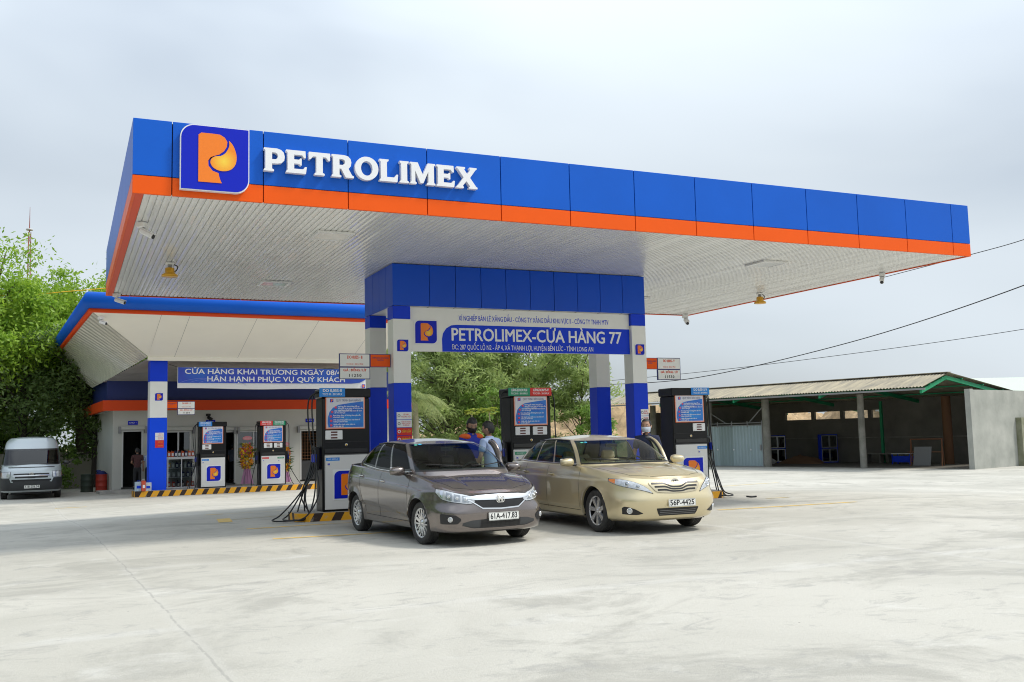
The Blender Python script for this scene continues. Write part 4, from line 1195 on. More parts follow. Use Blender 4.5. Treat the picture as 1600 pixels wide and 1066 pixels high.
ccar.patch(g, 'front', -.46, .46, glo, ghi, GRILL, 40, 8, .003)
for zz in (.545, .567, .589, .611):
    for k in range(-6, 7):
        yy = k * .062 + (.031 if int(zz * 1000) // 22 % 2 else 0)
        if glo(yy) + .02 < zz and abs(yy) < .40:
            ccar.line(g, 'front', [(yy - .031, zz), (yy - .018, zz + .009), (yy + .018, zz + .009), (yy + .031, zz)], .004, BLACK, .006, 2)
            ccar.line(g, 'front', [(yy + .031, zz), (yy + .031, zz + .012)], .004, BLACK, .006, 2)
ccar.patch(g, 'front', -.60, .60, P_([-.6, -.3, 0, .3, .6], [.676, .694, .702, .694, .676]), P_([-.6, -.3, 0, .3, .6], [.690, .706, .715, .706, .690]), GRILL, 30, 2, .004)
ccar.patch(g, 'front', -.52, .52, lin([-.52, -.36, 0, .36, .52], [.660, .632, .625, .632, .660]), lin([-.52, -.3, 0, .3, .52], [.676, .690, .696, .690, .676]), CHROME, 40, 4, .014)
ccar.patch(g, 'front', -.47, .47, lambda a: glo(a) - .012, lambda a: glo(a) + .006, CHROME, 44, 2, .012)
g.build('grille', croot)
g = MB()
p, n = ccar.ray('front', 0, .640); BM = Matrix.Translation(p + Vector((.018, 0, 0))) @ Matrix(((0, 0, 1, 0), (1, 0, 0, 0), (0, 1, 0, 0), (0, 0, 0, 1)))
oc = rounded(-.062, .062, -.052, .052, (.03,) * 4, 5); ic = [(x * .84, y * .82) for x, y in oc]
curve_geo(g, [oc, ic[::-1]], .006, CHROME, BM)
curve_geo(g, [[(-.046, .036), (-.026, .040), (-.018, .008), (.018, .008), (.026, .040), (.046, .036), (.032, -.036), (.016, -.040), (.012, -.012), (-.012, -.012), (-.016, -.040), (-.032, -.036)]], .006, CHROME, BM)
g.build('badge', croot)
g = MB()
ilo = lin([-.60, -.42, 0, .42, .60], [.31, .262, .255, .262, .31]); ihi = lin([-.60, -.44, -.2, .2, .44, .60], [.32, .362, .375, .375, .362, .32])
ccar.patch(g, 'front', -.56, .56, ilo, ihi, mat('bumper_grey', (.045, .047, .05), .55), 36, 5, .003); ccar.patch(g, 'front', -.31, .31, lambda a: .268, lambda a: .368, GRILL, 16, 3, .005)
for k in range(-4, 5): ccar.line(g, 'front', [(k * .07, .272), (k * .07, .362)], .006, BLACKM, .008, 3)
ccar.line(g, 'front', [(-.31, .318), (.31, .318)], .008, BLACKM, .009, 12)
ccar.patch(g, 'front', -.56, .56, lambda a: ilo(a) - .012, lambda a: ilo(a), PG, 36, 2, .012)
g.build('lower_intake', croot)
plate(croot, 2.245, .03, .405, '61A-417.83', radians(-4))
g = MB()
for y0, y1, x0 in ((.05, .62, 1.20), (-.62, -.10, 1.20)):
    P = []
    for k in range(9):
        yy = y0 + (y1 - y0) * k / 8; xx = 1.27 - .02 * k / 8 - .14 * (abs(yy) / .62) ** 3
        p, n = ccar.ray('top', xx - .05 + .03 * (k / 8), yy); P.append(p + n * .018)
    g.tube(P, .008, BLACKM, 5)
g.build('wiper', croot)
g = MB()
for yy, m_ in ((-.50, mat('sticker_green', (.10, .45, .33), .5)), (-.43, mat('sticker_blue', (.05, .40, .62), .5))):
    p, n = ccar.ray('top', .44, yy); g.lathe([(0, .001), (.028, .001)], m_, 12, Matrix.Translation(p + n * .003) @ n.to_track_quat('Z', 'Y').to_matrix().to_4x4())
g.build('windscreen_sticker', croot)

# ---------------------------------------------------------------- gold saloon
PC = mat('metallic_gold', (.66, .56, .345), .30, metal=.5, coat=1.0)
E6 = (4.5, 3.3, 3.4, 3.4)
E6b = (3.5, 3.3, 3.2, 3.4)
camry = dict(W=.91, low=[
    rg(2.25, -2.28, .80, .195, 1.2, -1.3, E6), rg(2.34, -2.36, .87, .235, 1.2, -1.3, E6), rg(2.39, -2.39, .897, .36, 1.2, -1.3, E6), rg(2.41, -2.41, .907, [(2.4, .49), (0, .52), (-2.4, .54)], 1.2, -1.3, E6),
    rg(2.385, -2.40, .91, [(2.4, .61), (1.2, .70), (0, .72), (-2.4, .78)], 1.2, -1.3, E6b), rg(2.345, -2.37, .895, [(2.4, .72), (1.5, .83), (0, .87), (-2.4, .94)], 1.2, -1.3, E6b),
    rg(2.275, -2.31, .84, [(2.3, .80), (1.9, .875), (1.4, .95), (1.1, .985), (.7, 1.0), (0, 1.01), (-1.4, 1.04), (-2.1, 1.04), (-2.3, 1.0)], 1.2, -1.3, E6b)],
    deck=[(2.275, .80), (2.18, .86), (1.9, .94), (1.45, 1.005), (1.15, 1.03), (.8, 1.04), (-1.7, 1.09), (-2.1, 1.085), (-2.31, 1.0)],
    gh=[rg(1.30, -2.12, .82, [(1.3, .94), (-2.1, 1.0)], .60, -1.0, EG), rg(1.18, -2.04, .81, [(1.2, 1.022), (1.0, 1.02), (.6, 1.005), (-.4, 1.022), (-1.7, 1.06), (-2.0, 1.08)], .55, -.98, EG),
        rg(.82, -1.72, .76, [(1, 1.205), (-1.6, 1.22)], .40, -.90, EG), rg(.45, -1.40, .695, [(.6, 1.345), (-.4, 1.375), (-1.4, 1.345)], .18, -.82, EG), rg(.29, -1.24, .625, [(.3, 1.40), (-.4, 1.435), (-1.2, 1.40)], .02, -.76, EG)],
    roof=[(.29, 1.40), (.08, 1.45), (-.4, 1.49), (-.9, 1.468), (-1.24, 1.40)],
    strip=1, gsub=6, arch=.378, wr=.325, axles=(1.45, -1.325), track=1.58, tw=.205, wheel='seven', px0=1.0, paint=PC, mpaint=PC, steer=.03,
    hood=[(pchip([1.0, 2.2], [.56, .36]), .012)],
    crease=[(pchip([-2, 0, 1.4], [.86, .82, .80]), .013), (pchip([-1, .2, .9], [.36, .36, .36]), -.014)],
    glass_f=glass_mat('light_windscreen_glass', (.76, .84, .79), .04, fs=.7), glass_s=glass_mat('light_tinted_glass', (.26, .36, .32), .04, fs=.55),
    seat=mat('beige_seat', (.50, .44, .32), .8), dash=mat('grey_dash', (.16, .15, .12), .7), trim=(.35, .30, .22), dz=.95, mz=1.31, xw=1.04,
    win_i=[('windscreen', 0, 34, 6, 23, 1), ('side_window', 38, 80, 7, 22, 1), ('side_window', 83, 119, 7, 22, 1), ('quarter_window', 121, 141, 7, 21, 1), ('rear_window', 150, 168, 6, 22, 1)], win_j=None,
    door=(-.22, .94), door_open=-24, mirror=(.72, .985, 1.055), handles=[(-.05, .85), (-1.08, .87)], handle_m=PC,
    seams=[[(.97, .34), (.98, .62), (.95, .96)], [(-.21, .30), (-.22, .99)], [(-1.10, 1.02), (-1.10, .86), (-1.02, .66), (-.92, .50), (-.86, .36)], [(.97, .31), (-.86, .33)]],
    tseams=[[(2.19, .34), (2.205, .0)], [(2.17, .36), (2.05, .60), (1.7, .73), (1.2, .79)]])
mroot, mcar = build_car(camry, 'sedan_car', (8.33, 14.74, 0), radians(-91.0), 'metallic gold saloon with number 56P-4425 parked at the middle pump', 'car', 'sedans parked at the pumps')
for sd in (1, -1):
    g = MB()
    lo = P_([16.5, 21, 29, 38, 46], [.598, .635, .68, .725, .785]); hi = P_([16.5, 21, 29, 38, 46], [.607, .705, .785, .82, .83])
    mcar.patch(g, 'polar', sd * 16.5, sd * 46, lambda a: lo(abs(a)), lambda a: hi(abs(a)), BLACK, 30, 6, .003)
    mcar.patch(g, 'polar', sd * 17.2, sd * 45.2, lambda a: lo(abs(a)) + .006, lambda a: hi(abs(a)) - .006, HL, 30, 6, .008)
    mcar.patch(g, 'polar', sd * 40, sd * 45, lambda a: lo(abs(a)) + .012, lambda a: hi(abs(a)) - .012, AMBER, 6, 3, .010)
    for am, rr_ in ((25.5, .034), (32, .038)):
        p, n = mcar.ray('polar', sd * am, (lo(am) + hi(am)) / 2 - .003); lens(g, p + n * .008, n, rr_, CHROME, HLD)
    g.build('headlight', mroot)
    g = MB()
    lo2 = P_([23, 27, 35.5], [.315, .298, .31]); hi2 = P_([23, 29, 34, 35.5], [.32, .395, .42, .40])
    mcar.patch(g, 'polar', sd * 23, sd * 35.5, lambda a: lo2(abs(a)), lambda a: hi2(abs(a)), GRILL, 16, 4, .004)
    p, n = mcar.ray('polar', sd * 30.8, .36); lens(g, p + n * .004, n, .044, CHROME, HL); g.build('fog_lamp', mroot)
    g = MB(); mcar.patch(g, 'side' if sd == 1 else 'side-', -2.28, -2.0, P_([-2.28, -2.0], [.78, .86]), P_([-2.28, -2.0], [.93, .93]), REDL, 8, 4, .005); g.build('tail_lamp', mroot)
g = MB()
def dip(a): return math.exp(-(a / .15) ** 4)
top = P_([-.46, -.2, 0, .2, .46], [.765, .782, .81, .782, .765]); bot = P_([-.46, -.33, 0, .33, .46], [.755, .62, .60, .62, .755])
mcar.patch(g, 'front', -.44, .44, lambda a: bot(a), lambda a: top(a), mat('satin_gold_chrome', (.62, .53, .36), .2, metal=.9, coat=.5), 44, 8, .010)
for k, (hw, zz) in enumerate(((.405, .742), (.365, .696), (.325, .650))):
    fl = lambda a, zz=zz, k=k: zz - .012 - (.052 - .014 * k) * dip(a); fh = lambda a, zz=zz, k=k: zz + .012 - (.055 - .014 * k) * dip(a)
    mcar.patch(g, 'front', -hw, hw, fl, fh, GRILL, 44, 2, .014)
g.build('grille', mroot)
g = MB(); p, n = mcar.ray('front', 0, .762); BM = Matrix.Translation(p + Vector((.016, 0, 0))) @ Matrix(((0, 0, 1, 0), (1, 0, 0, 0), (0, 1, 0, 0), (0, 0, 0, 1)))
def ell(a, b, cx=0, cy=0, n=26): return [(cx + a * cos(2 * pi * k / n), cy + b * sin(2 * pi * k / n)) for k in range(n)]
curve_geo(g, [ell(.070, .048), ell(.060, .039)[::-1]], .004, CHROME, BM); curve_geo(g, [ell(.024, .040), ell(.016, .034)[::-1]], .005, CHROME, BM); curve_geo(g, [ell(.050, .017, 0, .020), ell(.042, .011, 0, .020)[::-1]], .006, CHROME, BM)
curve_geo(g, [ell(.058, .037)], .001, mat('badge_dark', (.05, .05, .05), .3), BM @ Matrix.Translation((0, 0, -.004)))
g.build('badge', mroot)
g = MB(); mcar.patch(g, 'front', -.36, .36, P_([-.36, -.31, .31, .36], [.37, .275, .275, .37]), P_([-.36, .36], [.385, .385]), GRILL, 30, 4, .004)
for zz in (.30, .325, .35): mcar.line(g, 'front', [(-.31, zz), (.31, zz)], .005, GREY, .007, 14)
g.build('lower_intake', mroot)
plate(mroot, 2.432, .05, .455, '56P-4425', radians(-3))
g = MB()
for y0, y1 in ((.05, .66), (-.66, -.08)):
    P = []
    for k in range(9):
        yy = y0 + (y1 - y0) * k / 8; xx = 1.17 - .14 * (abs(yy) / .66) ** 3; p, n = mcar.ray('top', xx - .05 + .03 * k / 8, yy); P.append(p + n * .018)
    g.tube(P, .008, BLACKM, 5)
g.build('wiper', mroot)
g = MB()
for yy, m_ in ((-.54, 'sticker_green'), (-.47, 'sticker_blue')):
    p, n = mcar.ray('top', .40, yy); g.lathe([(0, .001), (.028, .001)], MATS[m_], 12, Matrix.Translation(p + n * .003) @ n.to_track_quat('Z', 'Y').to_matrix().to_4x4())
g.build('windscreen_sticker', mroot)

# ---------------------------------------------------------------- high-roof van
PV = mat('silver_van_paint', (.46, .51, .53), .38, metal=.3, coat=.8)
EV = (5.0, 4.0, 6, 5); EVG = (4.0, 5.0, 6, 5)
BW = mat('van_bumper_black', (.022, .024, .026), .55)
van = dict(W=.94, low=[rg(2.55, -2.6, .88, .26, 1.6, -2.2, EV), rg(2.65, -2.66, .925, .34, 1.6, -2.2, EV), rg(2.69, -2.69, .94, .55, 1.6, -2.2, EV), rg(2.67, -2.69, .94, .85, 1.6, -2.2, EV), rg(2.60, -2.68, .93, [(2.6, 1.05), (1.8, 1.10), (-2.6, 1.10)], 1.6, -2.2, EV), rg(2.50, -2.66, .915, [(2.5, 1.15), (1.8, 1.25), (-2.6, 1.25)], 1.6, -2.2, EV)],
    deck=[(2.5, 1.15), (2.35, 1.24), (2.1, 1.32), (-2.66, 1.35)],
    gh=[rg(2.44, -2.68, .925, 1.08, 1.5, -2.2, EVG), rg(2.36, -2.66, .915, [(2.4, 1.22), (-2.6, 1.22)], 1.45, -2.2, EVG), rg(2.12, -2.64, .885, 1.55, 1.35, -2.2, EVG), rg(1.86, -2.60, .845, 1.86, 1.2, -2.15, EVG), rg(1.66, -2.54, .80, 2.06, 1.05, -2.1, EVG), rg(1.44, -2.40, .68, 2.2, .9, -2.0, EVG)],
    roof=[(1.44, 2.2), (1.1, 2.25), (-2.0, 2.28), (-2.4, 2.2)],
    gsub=5, lsub=6, arch=.40, wr=.35, axles=(1.62, -1.5), track=1.66, tw=.2, wheel='steel', px0=1.2, paint=PV, mpaint=BLACK,
    glass_f=glass_mat('van_glass', (.10, .13, .13), .045), glass_s=MATS['tinted_glass'], seat=MATS['dark_seat'], dash=MATS['dark_dash'], trim=(.1, .1, .1), dz=1.22, mz=1.7, xw=2.1,
    win_i=[('windscreen', 0, 35, 5, 14, 1), ('side_window', 44, 62, 6, 14, 1), ('side_window', 65, 126, 6, 14, 1), ('rear_window', 136, 160, 6, 14, 1)], win_j=None,
    mirror=(2.05, 1.10, 1.28), handles=[(.8, 1.02)], handle_m=PV, seams=[[(1.25, .5), (1.2, 1.2)], [(.4, .35), (.4, 1.2)]])
vroot, vcar = build_car(van, 'passenger_van', (-1.27, 43.35, -.415), radians(-88), 'silver high-roof passenger van parked nose-out under the trees at far left', 'van')
vroot.scale = (1.06, 1.10, 1.03)
g = MB()
vcar.patch(g, 'polar', -58, 58, lambda a: .33, lambda a: (.76 if abs(a) > 25 else .62), BW, 60, 5, .012)
vcar.patch(g, 'front', -.56, .56, lambda a: .60, lambda a: .655, BW, 20, 2, .006); g.build('bumper', vroot)
for sd in (1, -1):
    g = MB(); vcar.patch(g, 'polar', sd * 24, sd * 42, lambda a: .775, lambda a: 1.0, BLACK, 12, 3, .004); vcar.patch(g, 'polar', sd * 24.5, sd * 41.5, lambda a: .785, lambda a: .99, HL, 12, 3, .008)
    vcar.patch(g, 'polar', sd * 38.5, sd * 41, lambda a: .835, lambda a: .965, AMBER, 3, 2, .011); g.build('headlight', vroot)
g = MB()
vcar.patch(g, 'front', -.70, .70, lambda a: 1.13, lambda a: 1.155, BLACK, 24, 2, .008)
vcar.patch(g, 'front', -.60, .60, lambda a: .655, lambda a: .72, BLACKM, 24, 2, .007)
for z0, z1, hw in ((.885, .93, .54), (.765, .825, .50)): vcar.patch(g, 'front', -hw, hw, lambda a: z0 - (.012 if abs(a) < .1 else 0), lambda a: z1, GRILL, 24, 2, .006)
vcar.patch(g, 'front', -.55, .55, lambda a: .835, lambda a: .865, CHROME, 24, 2, .010); g.build('grille', vroot)
g = MB(); p, n = vcar.ray('front', 0, .915); BM = Matrix.Translation(p + Vector((.014, 0, 0))) @ Matrix(((0, 0, 1, 0), (1, 0, 0, 0), (0, 1, 0, 0), (0, 0, 0, 1)))
curve_geo(g, [ell(.070, .048), ell(.060, .039)[::-1]], .004, CHROME, BM); curve_geo(g, [ell(.024, .040), ell(.016, .034)[::-1]], .005, CHROME, BM); curve_geo(g, [ell(.050, .017, 0, .020), ell(.042, .011, 0, .020)[::-1]], .006, CHROME, BM); g.build('badge', vroot)
plate(vroot, 2.715, .02, .455, '51B-256.34')

# ================================================================ SHOP AND ITS CANOPY
WALLG = mat('pale_render', (.54, .54, .49), .8, var=.08, vscale=1.2)
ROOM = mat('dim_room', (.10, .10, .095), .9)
DGLASS = glass_mat('shop_glass', (.30, .34, .33), .10)
shop = empty('station_shop', RL(6, 8, -.42), radians(4), label='single-storey shop with orange band and navy parapet beneath the large overhang', cat='shop building')
LO = Vector((-6, -8, .42))
def lb(g, x0, x1, y0, y1, z0, z1, m, bev=0.0): g.bx(x0 + LO.x, x1 + LO.x, y0 + LO.y, y1 + LO.y, z0 + LO.z, z1 + LO.z, m, bev)
g = MB(); X0, X1 = -.35, 12.5
ops = [(.0, .82, -.22, 2.10), (1.72, 2.74, .75, 2.04), (3.75, 4.62, -.22, 2.0), (4.66, 6.1, .78, 1.99), (7.46, 8.34, -.22, 1.99)]
x = X0
for (a, b, c, d) in ops:
    lb(g, x, a, 5, 5.15, -.42, 2.95, WALLG); lb(g, a, b, 5, 5.15, d, 2.95, WALLG)
    if c > -.2: lb(g, a, b, 5, 5.15, -.42, c, WALLG)
    x = b
lb(g, x, X1, 5, 5.15, -.42, 2.95, WALLG); lb(g, X0, X0 + .15, 5.152, 13, -.42, 2.95, WALLG); lb(g, X1 - .15, X1, 5.152, 13, -.42, 2.95, WALLG); lb(g, X0, X1, 13.002, 13.15, -.42, 2.95, WALLG)
g.build('wall', shop)
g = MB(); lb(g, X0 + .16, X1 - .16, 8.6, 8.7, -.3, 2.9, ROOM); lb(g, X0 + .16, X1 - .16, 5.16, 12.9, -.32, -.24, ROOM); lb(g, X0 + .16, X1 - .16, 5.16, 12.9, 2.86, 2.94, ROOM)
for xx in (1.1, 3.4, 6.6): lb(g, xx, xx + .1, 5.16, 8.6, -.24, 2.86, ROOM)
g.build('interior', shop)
g = MB(); lb(g, -.8, 12.75, 4.45, 4.6, 2.9, 3.32, ORANGE2); lb(g, -.8, -.65, 4.602, 13.3, 2.9, 3.32, ORANGE2); lb(g, -.64, 12.7, 4.602, 13.2, 2.955, 3.0, WHITEP); g.build('orange_band', shop)
g = MB(); lb(g, -.62, 12.0, 4.72, 4.82, 3.322, 4.6, NAVY); lb(g, -.62, -.52, 4.822, 13.1, 3.322, 4.6, NAVY); g.build('parapet', shop)
g = MB(); lb(g, -.5, 12.4, 4.9, 13, 3.05, 3.3, GREY); g.build('roof', shop)
FRM = mat('white_frame', (.60, .60, .58), .5)
for (a, b, c, d), nm in zip(ops, ('door', 'window', 'door', 'window', 'door')):
    g = MB(); t = .055
    lb(g, a, a + t, 4.985, 5.12, c, d, FRM); lb(g, b - t, b, 4.985, 5.12, c, d, FRM); lb(g, a + t, b - t, 4.985, 5.12, d - t, d, FRM)
    if nm == 'window':
        lb(g, a + t, b - t, 4.985, 5.12, c, c + t, FRM); mid = (a + b) / 2; lb(g, mid - .03, mid + .03, 4.99, 5.11, c + t, d - t, FRM)
    o = g.build(nm, shop)
    g = MB()
    if nm == 'window': lb(g, a + .06, b - .06, 5.05, 5.06, c + .06, d - .06, DGLASS); g.build('pane', o)
    elif a > 7:
        lb(g, a + .06, b - .06, 5.04, 5.07, c, .62, mat('door_dark', (.035, .035, .035), .5))
        for k in range(6): lb(g, a + .1 + k * .13, a + .112 + k * .13, 5.04, 5.055, .64, d - .06, mat('grille_brown', (.22, .10, .04), .6))
        for k in range(9): lb(g, a + .07, b - .07, 5.036, 5.05, .70 + k * .14, .712 + k * .14, MATS['grille_brown'])
        g.build('door_leaf', o)
    g = MB(); lb(g, a - .12, b + .12, 4.86, 4.998, d + .02, d + .17, WALLG, .02); lb(g, a - .14, a - .05, 4.84, 4.998, d - .12, d + .16, GREY); lb(g, b + .05, b + .14, 4.84, 4.998, d - .12, d + .16, GREY); g.build('shutter_box', shop)
for xx, tx in ((.42, 'KHO 1'), (3.55, 'VĂN PHÒNG'), (7.9, 'NHÀ VỆ SINH')):
    g = MB(); lb(g, xx - .19, xx + .19, 4.975, 4.995, 2.33, 2.49, LOGOB); text_geo(g, tx, .09, WHITE, Matrix.Translation(LO) @ face_M(xx, 4.973, 2.41), .001, width=.26); g.build('door_sign', shop)
g = MB(); lb(g, X0 - .6, X1, 3.4, 4.99, -.42, -.30, KTOP); g.build('step', shop)


hall = empty('shop_canopy', RL(0, 0, 0), radians(4), label='big flared shop canopy with rounded blue eave, orange edge and white sloping soffit', cat='canopy')
g = MB(); ribs = mat('canopy_rib_metal', (.72, .69, .61), .35, metal=.2, coat=.2, var=.25, vscale=1.4, stretch=(.25, 3, 1))
FW = mat('cream_panel', (.84, .80, .71), .55, var=.05, vscale=.7)
XR = 9.4
def blade(path, out, name, m, prof):
    g = MB(); rows = []
    for P, o in zip(path, out): rows.append([(P[0] + o[0] * r, P[1] + o[1] * r, z) for r, z in prof])
    g.grid(rows, m, True); return g.build(name, hall)
path = [(XR, -3), (-2, -3), (-2, 16)]; outs = [(0, -1), (-1, -1), (-1, 0)]
gp = []
for k in range(15):
    a = pi * k / 14; gp.append((.02 + .20 * sin(a), 6.36 - .28 * cos(a)))
blade(path[::-1], outs[::-1], 'eave_gutter', BLUE, gp)
blade(path[::-1], outs[::-1], 'eave_edge', ORANGE2, [(-.12, 5.955), (.015, 5.955), (.03, 5.97), (.03, 6.085), (.0, 6.09)])
# front slope, panelled
g = MB(); xs3 = [-2, .3, 1.25, 3.6, 5.9, 8.2, XR]
D_, A_ = Vector((.3, .2, 4.77)), Vector((-1.9, -2.9, 5.96))
pr = [.0, .33, .66, 1.0]
for i in range(len(xs3) - 1):
    def pt(k, t):
        top = Vector((max(xs3[k], -1.9), -2.9, 5.96)); bot = Vector((max(xs3[k], .3), .2, 4.77)); return top.lerp(bot, t)
    e_ = .006
    a0, a1 = pt(i, 0), pt(i + 1, 0); b0, b1 = pt(i, 1), pt(i + 1, 1)
    sx = Vector((e_, 0, 0))
    if (a1 - a0).length > .01: g.add([a0 + sx, a1 - sx, b1 - sx, b0 + sx], [[0, 1, 2, 3]], FW)
g.add([(-1.9, -2.9, 5.968), (XR, -2.9, 5.968), (XR, .2, 4.778), (.3, .2, 4.778)], [[0, 1, 2, 3]], GREY)
g.bx(.3, XR, .2, .26, 4.62, 4.768, FW)
g.build('front_slope', hall)
# left slope in standing ribs
def ribbed(name, A, B, C, Dd, n, m, h=.03):
    """A-B outer edge, D-C inner edge; ribs run A->D"""
    A, B, C, Dd = map(Vector, (A, B, C, Dd)); g = MB(); rows = [[], []]; nn = (B - A).cross(Dd - A).normalized()
    if nn.z > 0: nn = -nn
    for k in range(n + 1):
        for dt, hh in ((0.0, 0), (.42, .0), (.5, h), (.92, h)):
            t = min(1, (k + dt) / n)
            if k == n and dt > 0: break
            rows[0].append(A.lerp(B, t) + nn * hh); rows[1].append(Dd.lerp(C, t) + nn * hh)
    g.grid(rows, m, False); return g.build(name, hall)
ribbed('side_slope', (-1.9, -2.9, 5.955), (-1.9, 15.9, 6.0), (-.80, 5.2, 4.07), (.3, .2, 4.765), 26, ribs, .035)
ribbed('side_slope', (-1.9, 15.9, 6.0), (-1.9, 16.2, 6.0), (-.78, 9, 4.07), (-.80, 5.2, 4.07), 4, ribs)
ribbed('flat_soffit', (.3, .265, 4.70), (-.78, 5.0, 4.10), (XR, 5.0, 4.10), (XR, .265, 4.70), 26, mat('soffit_grey_metal', (.40, .39, .36), .32, metal=.35, var=.3, vscale=1.5), .02)
g = MB(); g.add([(-2, -3, 6.55), (XR, -3, 6.55), (XR, 16, 6.55), (-2, 16, 6.55)], [[0, 1, 2, 3]], GREY); g.add([(XR, -2.95, 5.97), (XR, .2, 4.75), (XR, 5, 4.12), (XR, 5, 6.5), (XR, -3, 6.5)], [[0, 1, 2, 3, 4]], WHITEP); g.build('roof', hall)
for xx in (.42, 9.0):
    g = MB(); g.bx(xx, xx + .62, .40, .95, 3.852, 4.72, BLUE2, .008); g.bx(xx + .001, xx + .619, .401, .949, 2.492, 3.85, WHITEP, .008); g.bx(xx, xx + .62, .40, .95, -.2, 2.49, mat('bright_blue_paint', (.001, .07, .80), .42, spec=.25), .008); g.build('column', hall)
e = emblem(hall, (.74, .398, 3.27), .28)
g = MB()
for k, (zz, m) in enumerate(((1.93, WHITE), (1.79, WHITE), (1.65, REDS), (1.51, REDS))):
    g.bx(.62, .93, .385, .399, zz - .135, zz, m); M = face_M(.81, .384, zz - .07)
    text_geo(g, ('TẮT MÁY\nPHƯƠNG TIỆN', 'CẤM SỬ DỤNG\nĐIỆN THOẠI', 'CẤM LỬA', 'CẤM HÚT THUỐC')[k], .045, (REDS if k < 2 else YELLOW), M, .001, width=.19)
g.build('notice', hall)
for xx, yy in ((2.7, 1.6), (7.5, 1.6)):
    g = MB(); g.bx(xx, xx + .45, yy, yy + .3, 4.45, 4.50, WHITE, .01); g.build('soffit_light', hall)
price_board(RL(1.045, .62, 2.97), radians(4), True, 'DO 0,05S - II', 'TCCS 03 : 2015 / PLX', '11250', 'small white and orange price board on the shop canopy column at left', wW=.64, wO=.40)

# banner
bn = empty('banner', RL(5.2, .42, 3.6), radians(4), label='blue grand opening banner strung below the shop canopy', cat='banner')
g = MB(); rows = []; BBL = mat('banner_blue', (.035, .035, .42), .55, var=.6, vscale=.9, vcol=(.02, .12, .55))
def bz(x, t): return (-.03 if t == 0 else .80) + .035 * (x / 3.8) ** 2 * (1 if t == 0 else -.2) + .012 * sin(x * 1.7)
g.grid([[(x, .012 * sin(x * 2.3) * t, bz(x, 0) + (bz(x, 1) - bz(x, 0)) * t) for t in (0, .5, 1)] for x in frange(-3.8, 3.8, 40)], mat('banner_white', (.72, .72, .74), .6)); g.build('cloth', bn)
g = MB(); pl = [(-3.78, .20), (3.1, .20), (3.45, .24), (3.68, .36), (3.76, .52), (3.78, .79), (-3.78, .79)]
g.prism(pl, .003, BBL, face_M(0, -.024, 0)); g.build('blue_field', bn)
g = MB(); text_geo(g, 'CỬA HÀNG KHAI TRƯƠNG NGÀY 08/4/2021', .27, LETTER, face_M(-.05, -.03, .63), .002, width=6.9, bold=.006)
text_geo(g, 'HÂN HẠNH PHỤC VỤ QUÝ KHÁCH', .27, LETTER, face_M(.05, -.03, .345), .002, width=5.5, bold=.006); g.build('lettering', bn)
g = MB()
for k in range(5):
    g.tube([face_M(0, -.030, 0) @ Vector((-3.7 + .35 * k + .9 * t, .22 + .35 * t - .22 * t * t * (1 + .2 * k) / 1.1, 0)) for t in [q / 8 * 1.2 for q in range(9)]], .005, mat('banner_line', (.25, .3, .75), .6), 4)
g.build('swoosh', bn)
e = emblem(bn, (3.6, -.028, .10), .15)
g = MB(); g.tube([(3.8, 0, .8), (4.3, .3, 1.0)], .008, BLACKM, 5); g.tube([(-3.8, 0, .8), (-4.15, .2, .95)], .008, BLACKM, 5); g.build('rope', bn)

# ---------------------------------------------------------------- display case of oil
dc = empty('display_case', RL(2.2, 4.2, -.30), radians(4), label='white glazed display case of oil containers standing by the shop window', cat='display case')
g = MB(); W2 = .56; 
for xx in (-W2, -.02, W2 - .035):
    g.bx(xx, xx + .035, -.22, -.185, .04, 1.17, WHITE)
for xx in (-W2, W2 - .035): g.bx(xx, xx + .035, .185, .22, .04, 1.17, WHITE)
g.bx(-W2, W2, -.225, .22, 1.172, 1.27, WHITE); g.bx(-W2, W2, -.22, .22, .0, .04, WHITE); g.build('frame', dc)
g = MB()
for z in (.42, .80): g.bx(-W2 + .04, W2 - .04, -.18, .18, z, z + .015, WHITE)
g.bx(-W2 + .04, W2 - .04, .19, .2, .05, 1.16, mat('case_back', (.3, .3, .3), .6)); g.build('shelf', dc)
g = MB(); g.bx(-W2 + .05, -.03, -.205, -.2, .06, 1.15, glass_mat('case_glass', (.8, .84, .84), .08)); g.bx(.03, W2 - .05, -.205, -.2, .06, 1.15, MATS['case_glass']); g.build('glass_door', dc)
def jug(name, x, y, z, m, h, w, d, lab):
    r = empty(name, RL(2.2 + x, 4.2 + y, -.30 + z), radians(4), label=lab, cat='oil container', group='oil containers in and on the display case')
    g = MB(); g.box((0, 0, h * .42), (w, d, h * .84), m, bev=.02); g.box((-.25 * w, 0, h * .9), (w * .28, d * .5, h * .12), m, bev=.01); g.build('bottle_body', r)
    g = MB(); g.lathe([(.022, h * .95), (.022, h * 1.04), (0, h * 1.04)], BLACKM if m is not BLACKM else REDS, 10, Matrix.Translation((-.25 * w, 0, 0))); g.build('cap', r)
    g = MB(); g.bx(-w * .36, w * .36, -d / 2 - .003, -d / 2 - .0005, h * .15, h * .6, WHITE if m is not WHITE else BLUE2); g.build('label_sticker', r)
OR3 = mat('red_orange_plastic', (.70, .10, .02), .35, coat=.4); NV = mat('navy_plastic', (.015, .02, .12), .35, coat=.4); SLV = mat('silver_plastic', (.5, .5, .52), .35)
k_ = 0
